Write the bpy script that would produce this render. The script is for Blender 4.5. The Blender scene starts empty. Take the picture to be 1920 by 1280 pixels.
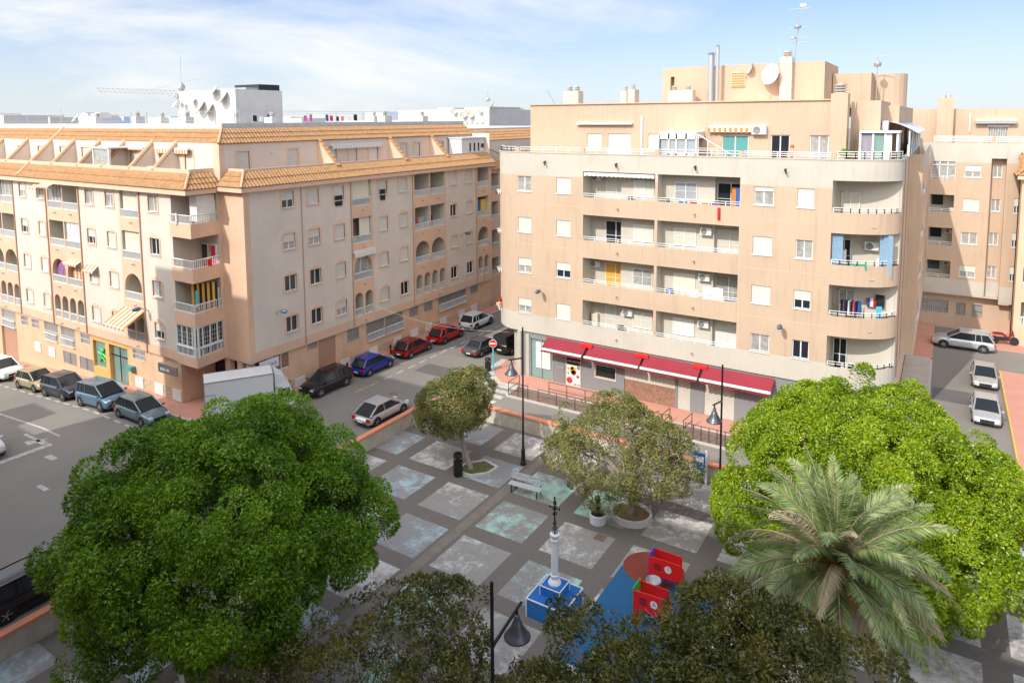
import bpy, math, random
import numpy as np
from mathutils import Vector, Matrix
R=math.radians
random.seed(7); rng=np.random.default_rng(11)
SC=bpy.context.scene; COL=SC.collection
SUNV=Vector((0.27,1.2,-1.0))            # direction in which sunlight travels

# ------------------------------------------------------------------ materials
MATS={}
def mat(name,col,rough=.8,var=.0,vscale=2.0,bump=.0,bscale=30.,metal=0.,stain=0.,spec=None,streak=False,col2=None,rand=0.):
    m=bpy.data.materials.new(name); m.use_nodes=True; n=m.node_tree.nodes; l=m.node_tree.links
    b=n['Principled BSDF']; b.inputs['Roughness'].default_value=rough; b.inputs['Metallic'].default_value=metal
    if spec is not None: b.inputs['Specular IOR Level'].default_value=spec
    c=(*col,1); b.inputs['Base Color'].default_value=c
    tc=n.new('ShaderNodeTexCoord'); last=None
    geo=n.new('ShaderNodeNewGeometry')
    def noise(scale,detail=4,vec=None,r=.55):
        t=n.new('ShaderNodeTexNoise'); t.inputs['Scale'].default_value=scale; t.inputs['Detail'].default_value=detail; t.inputs['Roughness'].default_value=r
        l.new(vec or geo.outputs['Position'],t.inputs['Vector']); return t
    if var>0 or stain>0 or rand>0 or col2:
        mx=n.new('ShaderNodeMix'); mx.data_type='RGBA'; mx.inputs[6].default_value=c
        c2=col2 or tuple(v*.55 for v in col); mx.inputs[7].default_value=(*c2,1)
        t=noise(vscale); r=n.new('ShaderNodeMapRange'); r.inputs[1].default_value=.35; r.inputs[2].default_value=.7; r.inputs[4].default_value=max(var,.0001)
        l.new(t.outputs['Fac'],r.inputs[0]); l.new(r.outputs[0],mx.inputs[0]); last=mx.outputs[2]
        if stain>0:
            mp=n.new('ShaderNodeMapping'); mp.inputs['Scale'].default_value=(3.6,3.6,.22)
            l.new(geo.outputs['Position'],mp.inputs[0]); t2=noise(1.6,6,mp.outputs[0],.65)
            r2=n.new('ShaderNodeMapRange'); r2.inputs[1].default_value=.52; r2.inputs[2].default_value=.78; r2.inputs[4].default_value=stain
            l.new(t2.outputs['Fac'],r2.inputs[0])
            mx2=n.new('ShaderNodeMix'); mx2.data_type='RGBA'; mx2.inputs[7].default_value=(col[0]*.5,col[1]*.42,col[2]*.35,1)
            l.new(last,mx2.inputs[6]); l.new(r2.outputs[0],mx2.inputs[0]); last=mx2.outputs[2]
        if rand>0:
            oi=n.new('ShaderNodeObjectInfo'); h=n.new('ShaderNodeHueSaturation')
            r3=n.new('ShaderNodeMapRange'); r3.inputs[3].default_value=1-rand; r3.inputs[4].default_value=1+rand
            l.new(oi.outputs['Random'],r3.inputs[0]); l.new(r3.outputs[0],h.inputs['Value']); l.new(last,h.inputs['Color']); last=h.outputs[0]
        l.new(last,b.inputs['Base Color'])
    if bump>0:
        t=noise(bscale,3); bp=n.new('ShaderNodeBump'); bp.inputs['Strength'].default_value=bump; bp.inputs['Distance'].default_value=.02
        l.new(t.outputs['Fac'],bp.inputs['Height']); l.new(bp.outputs[0],b.inputs['Normal'])
    MATS[name]=m; return m
def M(*ns): return [MATS[x] for x in ns]

mat('greige',(.70,.61,.52),.9,.22,.5,.15,25,stain=.16)
mat('peach',(.74,.49,.34),.9,.25,.6,.15,25,stain=.25)
mat('peach_b',(.55,.405,.29),.9,.22,.35,.12,25,stain=.34)
mat('cream_b',(.54,.495,.425),.9,.22,.5,.12,25,stain=.24)
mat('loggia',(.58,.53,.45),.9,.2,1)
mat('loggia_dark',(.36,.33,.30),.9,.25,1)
mat('orange_wall',(.74,.44,.15),.8,.2,1)
mat('peach_low',(.74,.49,.32),.9,.3,.8,.2,18,stain=.3)
mat('stone_low',(.62,.48,.34),.95,.8,6,.5,8,col2=(.42,.26,.14))
mat('trim_o',(.74,.51,.37),.85,.2,1.5)
mat('white',(.72,.715,.70),.5)
mat('white_wall',(.62,.60,.57),.9,.25,1,stain=.35)
mat('shutter',(.62,.60,.53),.6,.12,3,rand=.06)
mat('shutter_c',(.74,.68,.55),.6,.12,3)
mat('glass',(.02,.026,.032),.06,spec=.5)
mat('glass_c',(.42,.41,.38),.15,.6,5,spec=.6,col2=(.14,.14,.15))
mat('glass_g',(.20,.32,.30),.08,spec=.8)
mat('curtain_g',(.36,.38,.40),.9,.4,8)
mat('curtain_o',(.72,.38,.06),.9)
mat('curtain_b',(.25,.38,.52),.9,.3,6)
mat('curtain_w',(.75,.73,.70),.9,.2,5)
mat('curtain_p',(.25,.10,.35),.9,.6,5,col2=(.5,.3,.15))
mat('teal',(.10,.30,.30),.8); mat('lilac',(.30,.27,.33),.9,.4,6)
mat('tile',(.47,.265,.125),.88,.7,3,.0,col2=(.30,.16,.07))
mat('tile_end',(.66,.40,.24),.85,.3,3)
mat('parapet_w',(.58,.57,.55),.9,.4,1.5,stain=.3)
mat('grey_roof',(.45,.43,.41),.95,.3,.5)
mat('metal_dark',(.03,.03,.035),.45,metal=.4)
mat('metal_grey',(.45,.46,.47),.4,metal=.6)
mat('alu',(.62,.63,.64),.35,metal=.7)
mat('ac',(.76,.75,.71),.5)
mat('ac_fan',(.22,.22,.22),.6)
mat('red_awn',(.26,.018,.035),.75,.25,.8)
mat('red_bright',(.75,.02,.02),.5)
mat('stripe_o',(.62,.22,.05),.8)
mat('stripe_w',(.68,.63,.54),.8)
mat('shop_grey',(.235,.24,.25),.8,.15,1)
mat('wood_dark',(.26,.13,.085),.7,.7,7,col2=(.45,.27,.2))
mat('wood_bench',(.60,.62,.66),.8,.7,9,col2=(.30,.30,.32))
mat('pipe',(.46,.27,.18),.6)
mat('asphalt',(.235,.215,.19),.92,.5,.22,.35,40,col2=(.155,.144,.13))
mat('paint_road',(.56,.54,.50),.85,.9,4,col2=(.30,.28,.26))
mat('paint_yellow',(.66,.45,.10),.8,.5,4)
mat('red_paving',(.56,.27,.20),.85,.5,.9,.3,12,col2=(.44,.22,.17))
mat('conc',(.47,.43,.38),.9,.5,1.3,.3,20,col2=(.33,.30,.27))
mat('conc_pale',(.55,.49,.40),.9,.5,1.8,.2,20,stain=.7)  # pale warm concrete with heavy streaked stains, for the low wall
mat('coping',(.72,.26,.14),.8,.55,1.2,col2=(.55,.25,.17))
mat('kerb',(.52,.48,.43),.9,.3,2)
mat('soil',(.20,.13,.08),.95,.5,4,.4,15)
mat('rust_ground',(.22,.15,.115),.95,.5,2,.3,20)
mat('bark',(.24,.19,.15),.95,.5,6,.5,14)
mat('bark_light',(.36,.31,.26),.95,.5,6,.4,14)
mat('black_paint',(.012,.012,.014),.35)
mat('mon_blue',(.015,.16,.52),.45,.8,9,col2=(.02,.22,.62))
mat('mon_white',(.78,.80,.84),.6,.15,4)
mat('play_red',(.78,.02,.015),.4)
mat('play_green',(.05,.50,.07),.4)
mat('play_blue',(.02,.09,.62),.4)
mat('play_purple',(.13,.13,.55),.4)
mat('rubber_red',(.25,.05,.032),.9,.25,3,.2,60)
mat('rubber_blue',(.02,.12,.27),.9,.25,2,.2,60)
mat('tyre',(.02,.02,.021),.85)
mat('rim',(.50,.51,.53),.3,metal=.7)
mat('plate',(.75,.75,.70),.5)
mat('lamp_red',(.45,.01,.01),.25)
mat('lamp_clear',(.70,.72,.75),.12,spec=.8)
mat('sky_dome_unused',(.5,.5,.5))
mat('skin',(.55,.33,.24),.7); mat('hair',(.35,.13,.04),.8); mat('shirt',(.62,.22,.15),.9)
mat('jersey',(.02,.09,.25),.9)
for k,c in dict(cloth_black=(.02,.02,.022),cloth_red=(.55,.03,.03),cloth_blue=(.04,.14,.42),cloth_white=(.8,.8,.8),cloth_pink=(.62,.12,.33),cloth_purple=(.15,.08,.25),cloth_orange=(.8,.25,.03),cloth_yellow=(.75,.55,.05),cloth_green=(.05,.3,.18),cloth_cyan=(.1,.45,.65)).items(): mat(k,c,.9)
def car_mat(n,c,metal=.35): 
    m=mat('paint_'+n,c,.28,metal=metal); b=m.node_tree.nodes['Principled BSDF']; b.inputs['Coat Weight'].default_value=.6; b.inputs['Coat Roughness'].default_value=.08
for n,c in dict(white=(.72,.73,.74),beige=(.42,.34,.20),navy=(.025,.03,.05),bluegrey=(.10,.19,.27),teal=(.14,.22,.25),black=(.012,.012,.016),blue=(.012,.03,.30),darkred=(.26,.008,.010),red=(.52,.008,.012),silver=(.50,.50,.51),grey=(.10,.105,.115),champ=(.46,.44,.41),vblack=(.006,.006,.006)).items(): car_mat(n,c,0 if n in('white','vblack') else .35)

def worn_mat(name,base,paint,amount,scale=1.1):
    m=bpy.data.materials.new(name); m.use_nodes=True; n=m.node_tree.nodes; l=m.node_tree.links; b=n['Principled BSDF']; b.inputs['Roughness'].default_value=.9
    geo=n.new('ShaderNodeNewGeometry')
    def noise(s,d,r=.6):
        t=n.new('ShaderNodeTexNoise'); t.inputs['Scale'].default_value=s; t.inputs['Detail'].default_value=d; t.inputs['Roughness'].default_value=r; l.new(geo.outputs['Position'],t.inputs['Vector']); return t
    t1=noise(scale,12,.80); t2=noise(.35,2); t3=noise(7,6,.7)
    a=n.new('ShaderNodeMath'); a.operation='ADD'; l.new(t1.outputs['Fac'],a.inputs[0]); 
    s=n.new('ShaderNodeMath'); s.operation='MULTIPLY'; s.inputs[1].default_value=.7; l.new(t2.outputs['Fac'],s.inputs[0]); l.new(s.outputs[0],a.inputs[1])
    r=n.new('ShaderNodeMapRange'); r.inputs[1].default_value=1.06-amount; r.inputs[2].default_value=1.21-amount; l.new(a.outputs[0],r.inputs[0])
    g=n.new('ShaderNodeMix'); g.data_type='RGBA'; g.inputs[6].default_value=(*base,1); g.inputs[7].default_value=(*[v*.55 for v in base],1); l.new(t3.outputs['Fac'],g.inputs[0])
    x=n.new('ShaderNodeMix'); x.data_type='RGBA'; l.new(g.outputs[2],x.inputs[6]); x.inputs[7].default_value=(*paint,1); l.new(r.outputs[0],x.inputs[0])
    l.new(x.outputs[2],b.inputs['Base Color'])
    bp=n.new('ShaderNodeBump'); bp.inputs['Strength'].default_value=.25; l.new(t3.outputs['Fac'],bp.inputs['Height']); l.new(bp.outputs[0],b.inputs['Normal'])
    MATS[name]=m
worn_mat('slab_mint',(.34,.32,.30),(.38,.60,.52),.25,1.6)
worn_mat('slab_blue',(.34,.33,.33),(.40,.52,.56),.22,1.3)
worn_mat('slab_grey',(.38,.355,.33),(.57,.55,.525),.23,2.4)
worn_mat('plaza_dark',(.21,.182,.16),(.26,.225,.195),.05)
worn_mat('blue_top',(.02,.17,.55),(.62,.68,.74),-.06,5)

def leaf_mat(name,cols,rough=.45,trans=.35,big=.5):
    m=bpy.data.materials.new(name); m.use_nodes=True; n=m.node_tree.nodes; l=m.node_tree.links; b=n['Principled BSDF']; b.inputs['Roughness'].default_value=rough
    geo=n.new('ShaderNodeNewGeometry'); cr=n.new('ShaderNodeValToRGB'); e=cr.color_ramp.elements
    e[0].color=(*cols[0],1); e[0].position=0; e[1].color=(*cols[-1],1); e[1].position=1
    for i,c in enumerate(cols[1:-1]): q=e.new((i+1)/(len(cols)-1)); q.color=(*c,1)
    t=n.new('ShaderNodeTexNoise'); t.inputs['Scale'].default_value=big; t.inputs['Detail'].default_value=2; l.new(geo.outputs['Position'],t.inputs['Vector'])
    mx=n.new('ShaderNodeMath'); mx.operation='MULTIPLY_ADD'; mx.inputs[1].default_value=.55; l.new(geo.outputs['Random Per Island'],mx.inputs[0])
    m2=n.new('ShaderNodeMath'); m2.operation='MULTIPLY_ADD'; m2.inputs[1].default_value=1.2; m2.inputs[2].default_value=-.38; l.new(t.outputs['Fac'],m2.inputs[0]); l.new(m2.outputs[0],mx.inputs[2])
    l.new(mx.outputs[0],cr.inputs[0]); l.new(cr.outputs[0],b.inputs['Base Color'])
    tr=n.new('ShaderNodeBsdfTranslucent'); hs=n.new('ShaderNodeHueSaturation'); hs.inputs['Value'].default_value=1.25; hs.inputs['Saturation'].default_value=1.1; l.new(cr.outputs[0],hs.inputs['Color']); l.new(hs.outputs[0],tr.inputs['Color'])
    ms=n.new('ShaderNodeMixShader'); ms.inputs[0].default_value=trans; out=n['Material Output']
    l.new(b.outputs[0],ms.inputs[1]); l.new(tr.outputs[0],ms.inputs[2]); l.new(ms.outputs[0],out.inputs['Surface'])
    MATS[name]=m

# ------------------------------------------------------------------ mesh builder
class MB:
    def __init__(s): s.v=[]; s.f=[]; s.m=[]; s.T=None
    def add(s,pts):
        b=len(s.v)
        for p in pts:
            s.v.append(tuple(s.T(*p)) if s.T else (p[0],p[1],p[2]))
        return b
    def face(s,pts,mi=0):
        b=s.add(pts); s.f.append(tuple(range(b,b+len(pts)))); s.m.append(mi); return s
    def box(s,x0,x1,y0,y1,z0,z1,mi=0):
        b=s.add([(x0,y0,z0),(x1,y0,z0),(x1,y1,z0),(x0,y1,z0),(x0,y0,z1),(x1,y0,z1),(x1,y1,z1),(x0,y1,z1)])
        for q in ((0,3,2,1),(4,5,6,7),(0,1,5,4),(1,2,6,5),(2,3,7,6),(3,0,4,7)): s.f.append(tuple(b+i for i in q)); s.m.append(mi)
        return s
    def tube(s,p0,p1,r0,r1=None,n=8,mi=0,caps=True):
        r1=r0 if r1 is None else r1
        p0=Vector(p0);p1=Vector(p1);d=(p1-p0)
        if d.length<1e-6: return s
        d.normalize(); a=d.orthogonal().normalized(); c=d.cross(a); b=len(s.v)
        pts=[]
        for p,r in ((p0,r0),(p1,r1)):
            for i in range(n):
                t=2*math.pi*i/n; pts.append(p+a*(r*math.cos(t))+c*(r*math.sin(t)))
        s.add(pts)
        for i in range(n): s.f.append((b+i,b+(i+1)%n,b+n+(i+1)%n,b+n+i)); s.m.append(mi)
        if caps: s.f.append(tuple(b+n-1-i for i in range(n))); s.m.append(mi); s.f.append(tuple(b+n+i for i in range(n))); s.m.append(mi)
        return s
    def path(s,pts,r0,r1=None,n=6,mi=0):
        r1=r0 if r1 is None else r1; k=len(pts)-1
        for i in range(k): s.tube(pts[i],pts[i+1],r0+(r1-r0)*i/k,r0+(r1-r0)*(i+1)/k,n,mi)
        return s
    def lathe(s,prof,c=(0,0,0),n=16,mi=0,axis='z',caps=True):
        b=len(s.v); pts=[]
        for r,h in prof:
            for i in range(n):
                t=2*math.pi*i/n
                if axis=='z': pts.append((c[0]+r*math.cos(t),c[1]+r*math.sin(t),c[2]+h))
                else: pts.append((c[0]+r*math.cos(t),c[1]+h,c[2]+r*math.sin(t)))
        s.add(pts)
        for j in range(len(prof)-1):
            for i in range(n): s.f.append((b+j*n+i,b+j*n+(i+1)%n,b+(j+1)*n+(i+1)%n,b+(j+1)*n+i)); s.m.append(mi)
        if not caps: return s
        s.f.append(tuple(b+n-1-i for i in range(n))); s.m.append(mi)
        e=b+(len(prof)-1)*n; s.f.append(tuple(e+i for i in range(n))); s.m.append(mi)
        return s
    def prism(s,poly,y0,y1,mi=0):       # polygon in (x,z), extruded along y
        n=len(poly); b=s.add([(x,y0,z) for x,z in poly]+[(x,y1,z) for x,z in poly])
        s.f.append(tuple(b+i for i in range(n))); s.m.append(mi); s.f.append(tuple(b+2*n-1-i for i in range(n))); s.m.append(mi)
        for i in range(n): s.f.append((b+i,b+n+i,b+n+(i+1)%n,b+(i+1)%n)); s.m.append(mi)
        return s
    def zprism(s,poly,z0,z1,mi=0):
        n=len(poly); b=s.add([(x,y,z0) for x,y in poly]+[(x,y,z1) for x,y in poly])
        s.f.append(tuple(b+n-1-i for i in range(n))); s.m.append(mi); s.f.append(tuple(b+n+i for i in range(n))); s.m.append(mi)
        for i in range(n): s.f.append((b+i,b+(i+1)%n,b+n+(i+1)%n,b+n+i)); s.m.append(mi)
        return s
    def mesh(s,name,mats,smooth=False,off=None):
        me=bpy.data.meshes.new(name); v=s.v
        if off is not None: v=[(a-off[0],b-off[1],c-off[2]) for a,b,c in v]
        me.from_pydata(v,[],s.f); 
        for m in mats: me.materials.append(MATS[m] if isinstance(m,str) else m)
        me.polygons.foreach_set('material_index',s.m)
        if smooth: me.polygons.foreach_set('use_smooth',[True]*len(s.f))
        me.update(); return me

def link(name,me,parent=None,loc=(0,0,0),rotz=0,label=None):
    o=bpy.data.objects.new(name,me); COL.objects.link(o); o.location=loc; o.rotation_euler=(0,0,rotz)
    if parent: o.parent=parent
    if label: o['label']=label
    return o
def tag(o,label,cat,group=None):
    o['label']=label; o['category']=cat
    if group: o['group']=group
    return o
def thing(name,label,cat,loc=(0,0,0),rotz=0,group=None):
    return tag(link(name,None,None,loc,rotz),label,cat,group)
def part(name,mb,mats,parent,smooth=False,label=None):           # mb in world coordinates, parent unrotated
    off=Vector((0,0,0)); p=parent
    while p: off+=p.location; p=p.parent
    return link(name,mb.mesh(name,mats,smooth,off),parent,(0,0,0),0,label)
def lpart(name,mb,mats,parent,loc=(0,0,0),rotz=0,smooth=False,label=None):
    return link(name,mb.mesh(name,mats,smooth),parent,loc,rotz,label)
def gz(x): return -.073*min(max(-47-x,0),45)      # the left street falls gently away to the west
def struct(name,mb,mats,smooth=False):
    mb.v=[(a,b,c+gz(a)) for a,b,c in mb.v]
    o=link(name,mb.mesh(name,mats,smooth)); o['kind']='structure'; return o
def solo(name,mb,mats,label,cat,loc=(0,0,0),rotz=0,group=None,smooth=False):
    return tag(link(name,mb.mesh(name,mats,smooth),None,loc,rotz),label,cat,group)
def copy_tree(o,loc=None,rotz=None,label=None,group=None,parent=None):
    c=o.copy(); COL.objects.link(c); c.parent=parent
    if loc is not None: c.location=loc
    if rotz is not None: c.rotation_euler=(0,0,rotz)
    if label: c['label']=label
    if group: c['group']=group
    for ch in list(o.children): copy_tree(ch,parent=c)
    return c

# ------------------------------------------------------------------ facade helpers
def flat(axis,pos,sign):
    # u along the facade, d inward, z up.  axis 'x': u=x, wall at y=pos, inward = +y*sign
    if axis=='x': return lambda u,d,z:(u,pos+d*sign,z)
    return lambda u,d,z:(pos+d*sign,u,z)
def panel(mb,T,u0,u1,z0,z1,holes,matfn,ucuts=(),zcuts=()):
    us=sorted({round(v,4) for v in [u0,u1,*ucuts]+[h[0] for h in holes]+[h[1] for h in holes] if u0-1e-6<=v<=u1+1e-6})
    zs=sorted({round(v,4) for v in [z0,z1,*zcuts]+[h[2] for h in holes]+[h[3] for h in holes] if z0-1e-6<=v<=z1+1e-6})
    mb.T=T
    for i in range(len(us)-1):
        for j in range(len(zs)-1):
            uc=(us[i]+us[i+1])/2; zc=(zs[j]+zs[j+1])/2
            if any(h[0]<uc<h[1] and h[2]<zc<h[3] for h in holes): continue
            mb.face([(us[i],0,zs[j]),(us[i+1],0,zs[j]),(us[i+1],0,zs[j+1]),(us[i],0,zs[j+1])],matfn(uc,zc))
    for h in holes:
        a,b,c,e,dp,rm,bm=h[:7]
        mb.face([(a,0,c),(a,dp,c),(a,dp,e),(a,0,e)],rm); mb.face([(b,0,c),(b,0,e),(b,dp,e),(b,dp,c)],rm)
        mb.face([(a,0,e),(a,dp,e),(b,dp,e),(b,0,e)],rm); mb.face([(a,0,c),(b,0,c),(b,dp,c),(a,dp,c)],rm)
        if bm is not None: mb.face([(a,dp,c),(b,dp,c),(b,dp,e),(a,dp,e)],bm)
        if len(h)>7 and h[7]>0:   # hollow below the opening: floor lower than the parapet
            f=c-h[7]
            mb.face([(a,dp+.001,f),(b,dp+.001,f),(b,dp+.001,c),(a,dp+.001,c)],bm)
    mb.T=None
def arch_fill(mb,T,a,b,zt,mi,depth=.3,flat_=1.0,rm=None):
    mb.T=T; r=(b-a)/2; uc=(a+b)/2; n=10; P=[]
    for i in range(n+1):
        t=math.pi*i/n; P.append((uc-r*math.cos(t),zt-.03-r*flat_*(1-math.sin(t))))
    for i in range(n):
        (ua,za),(ub,zb)=P[i],P[i+1]
        mb.face([(ua,0,za),(ub,0,zb),(ub,0,zt),(ua,0,zt)],mi)
        mb.face([(ua,0,za),(ua,depth,za),(ub,depth,zb),(ub,0,zb)],mi if rm is None else rm)
        mb.face([(ua,depth,za),(ub,depth,zb),(ub,depth,zt),(ua,depth,zt)],mi if rm is None else rm)
    mb.T=None

CACHE={}
def cmesh(key,fn,mats,smooth=False):
    if key not in CACHE:
        mb=MB(); fn(mb); CACHE[key]=mb.mesh(str(key[0]),mats,smooth)
    return CACHE[key]
def wloc(parent,p): return (p[0]-parent.location[0],p[1]-parent.location[1],p[2]-parent.location[2])

def window(bld,p,rz,w,h,kind,style='A',top='arch',glass='glass',label=None,bars=False):
    """p: bottom centre of the opening on the wall face; local +y is inward"""
    def surround(m):
        t=.13; pr=-.035
        m.box(-w/2-t,-w/2,pr,.05,-t,h,0); m.box(w/2,w/2+t,pr,.05,-t,h,0); m.box(-w/2,w/2,pr,.05,-t,0,0)
        if top=='arch':
            pts=[(-w/2-t,h)]+[(-(w/2-.02)+(w-.04)*i/8, h+.1+.2*math.sin(math.pi*i/8)) for i in range(9)]+[(w/2+t,h)]
            m.prism(pts,pr,.05,0)
        else: m.box(-w/2-t,w/2+t,pr,.05,h,h+t,0)
        m.box(-w/2+.02,w/2-.02,pr-.06,.08,.0,.05,1)
    def frame(m):
        y0,y1,f=.08,.13,.055
        m.box(-w/2,-w/2+f,y0,y1,0,h); m.box(w/2-f,w/2,y0,y1,0,h); m.box(-w/2+f,w/2-f,y0,y1,0,f); m.box(-w/2+f,w/2-f,y0,y1,h-f,h)
        m.box(-.035,.035,y0+.005,y1,f,h-f)
        if style=='B': m.box(-w/2-.05,w/2+.05,-.05,.08,-.06,0)
        if kind in('half','low','quarter') : zz=h*dict(half=.5,low=.78,quarter=.25)[kind]; m.box(-w/2+f,w/2-f,y0-.02,y1,zz-.03,zz+.02)
        if bars:
            for i in range(8): x=-w/2+.05+(w-.1)*i/7; m.tube((x,-.04,0),(x,-.04,h*.62),.012,n=4)
            m.tube((-w/2,-.04,h*.62),(w/2,-.04,h*.62),.015,n=4)
    def pane(m): m.box(-w/2+.055,w/2-.055,.105,.125,.055,h-.055)
    def shut(frac): 
        def f(m):
            z0=h*(1-frac)+.01; k=max(3,int((h-.02-z0)/.11)); 
            for i in range(k):
                a=z0+(h-.015-z0)*i/k; b=z0+(h-.015-z0)*(i+1)/k
                m.face([(-w/2+.02,.045,a),(w/2-.02,.045,a),(w/2-.02,.06,b),(-w/2+.02,.06,b)],0)
                m.face([(-w/2+.02,.06,b),(w/2-.02,.06,b),(w/2-.02,.045,b),(-w/2+.02,.045,b)],0)
            m.box(-w/2+.02,w/2-.02,.04,.075,z0-.03,z0)
        return f
    frac=dict(shut=1,half=.5,low=.22,quarter=.75,open=0)[kind]
    if style=='A':
        par=link('window',cmesh(('window',w,h,top),surround,['trim_o','white']),bld,wloc(bld,p),rz,label)
        link('frame',cmesh(('frame',w,h,kind,style,bars),frame,['white']),par)
    else:
        par=link('window',cmesh(('window_frame',w,h,kind,style,bars),frame,['white']),bld,wloc(bld,p),rz,label)
    if frac<1: link('pane',cmesh(('pane',w,h,glass),pane,[glass]),par)
    if frac>0: link('shutter',cmesh(('shutter',w,h,frac,style),shut(frac),['shutter' if style=='B' else 'shutter']),par)
    return par
def rail_A(bld,p,rz,w,h=.58,gap=.13,mats=('white',)):
    def f(m):
        m.box(-w/2,w/2,-.05,.05,h-.06,h); m.box(-w/2,w/2,-.04,.04,0,.05)
        k=max(2,int(w/gap))
        for i in range(k+1):
            x=-w/2+.03+(w-.06)*i/k; m.tube((x,0,.05),(x,0,h-.06),.028,n=5)
    return link('railing',cmesh(('railing',w,h,gap),f,list(mats)),bld,wloc(bld,p),rz)
def rail_B(bld,pts,h=.3,name='railing',post=.9,n=2,r=.028,mats=('white',)):
    mb=MB()
    for i in range(len(pts)-1):
        a=Vector(pts[i]);b=Vector(pts[i+1])
        for k in range(n):
            z=h*(k+1)/n; mb.tube(a+Vector((0,0,z)),b+Vector((0,0,z)),r,n=6)
        L=(b-a).length; m=max(1,round(L/post))
        for k in range(m+1):
            q=a.lerp(b,k/m); mb.box(q.x-.025,q.x+.025,q.y-.025,q.y+.025,q.z,q.z+h)
    return part(name,mb,list(mats),bld)
def ac_unit(bld,p,rz,s=1.0):
    def f(m):
        m.box(-.42*s,.42*s,-.34*s,-.04,0,.55*s,0)
        m.box(-.40*s,.40*s,-.36*s,-.34*s,.03*s,.52*s,0)
        m.box(-.35*s,-.31*s,-.04,.0,0,.3*s,0); m.box(.31*s,.35*s,-.04,.0,0,.3*s,0)
    def g(m): m.lathe([(.23*s,0),(.23*s,-.02),(.19*s,-.03),(.03*s,-.012)],(-.12*s,-.36*s,.28*s),14,0,'y')
    a=link('air_conditioner',cmesh(('air_conditioner',s),f,['ac']),bld,wloc(bld,p),rz)
    link('fan_grille',cmesh(('fan_grille',s),g,['ac_fan']),a); return a
def dish(bld,p,az,r=.4,mt='ac',tilt=35):
    mb=MB(); n=18; prof=[(r*k/5,-.2*r*(1-(k/5)**2)) for k in range(0,6)]
    prof[0]=(.002,prof[0][1]); mb.lathe(prof,(0,0,0),n,caps=False); mb.lathe([(a,h-.02) for a,h in prof],(0,0,0),n,caps=False)
    bow=mb.mesh('satellite_dish',[mt],True)
    o=link('satellite_dish',bow,bld,wloc(bld,p)); o.rotation_euler=(R(90-tilt),0,az)
    mb=MB(); mb.tube((0,0,0),(0,-r*.9,r*.75),.015,n=5); mb.box(-.04,.04,-r*.9-.04,-r*.9+.04,r*.7,r*.85); mb.tube((0,0,-.35*r),(0,-.1,-r*1.1),.03,n=6)
    lpart('feed_arm',mb,['metal_grey'],o); return o
def chimney(bld,x,y,z0,w,d,h,mt='peach_b',pots=1,capm='conc'):
    mb=MB(); mb.box(x-w/2,x+w/2,y-d/2,y+d/2,z0,z0+h,0)
    c=part('chimney',mb,[mt],bld); mb=MB()
    for k in range(pots):
        px=x+(k-(pots-1)/2)*w*.5; r=min(w,d)*.24/(1 if pots==1 else 1)
        for j in range(3): mb.lathe([(r*1.15,0),(r*1.15,.07),(r*.7,.08),(r*.7,.14)],(px,y,z0+h+j*.14),10)
    lp=part('chimney_cap',mb,[capm],c); return c
def awning_retracted(bld,p,rz,w,scal=True,stripes=('stripe_o','stripe_w'),drop=.28,case='white'):
    mb=MB(); mb.box(-w/2,w/2,-.22,0,.0,.14); a=lpart('awning',mb,[case],bld,wloc(bld,p),rz)
    mb=MB(); k=int(w/.16)
    for i in range(k):
        x0=-w/2+w*i/k; x1=-w/2+w*(i+1)/k; mi=i%2
        mb.box(x0,x1,-.25,-.23,-drop+(.04 if i%2 else 0),.02,mi)
    lpart('valance',mb,list(stripes),a); return a
def awning_open(bld,p,rz,w,out,drop,stripes=('stripe_o','stripe_w'),n=None,val=.18):
    mb=MB(); k=n or int(w/.2)
    for i in range(k):
        x0=-w/2+w*i/k; x1=-w/2+w*(i+1)/k; mi=i%2
        mb.face([(x0,0,0),(x1,0,0),(x1,-out,-drop),(x0,-out,-drop)],mi); mb.face([(x0,0,-.02),(x0,-out,-drop-.02),(x1,-out,-drop-.02),(x1,0,-.02)],mi)
        mb.box(x0,x1,-out-.01,-out+.01,-drop-val+(.04 if mi else 0),-drop,mi)
    a=lpart('awning',mb,list(stripes),bld,wloc(bld,p),rz)
    mb=MB(); mb.tube((-w/2,-out,-drop),(w/2,-out,-drop),.03,n=6); mb.tube((-w/2+.1,0,-.3),(-w/2+.1,-out,-drop),.02,n=5); mb.tube((w/2-.1,0,-.3),(w/2-.1,-out,-drop),.02,n=5)
    lpart('awning_arm',mb,['white'],a); return a
def cloth(name,p,rz,w,h,mt,label,cat='laundry',group=None):
    mb=MB(); n=8
    P=[(-w/2+w*i/n,.03*math.sin(i*1.9+w*7),h*(1 if True else 0)) for i in range(n+1)]
    for i in range(n):
        a=P[i];b=P[i+1]; da=.1*math.sin(i*2.3+h); db=.1*math.sin((i+1)*2.3+h)
        mb.face([(a[0],a[1],0+da*h),(b[0],b[1],0+db*h),(b[0],b[1]*.3,h),(a[0],a[1]*.3,h)],0)
        mb.face([(a[0],a[1]+.015,0+da*h),(a[0],a[1]*.3+.015,h),(b[0],b[1]*.3+.015,h),(b[0],b[1]+.015,0+db*h)],0)
    return solo(name,mb,[mt],label,cat,p,rz,group)
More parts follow.
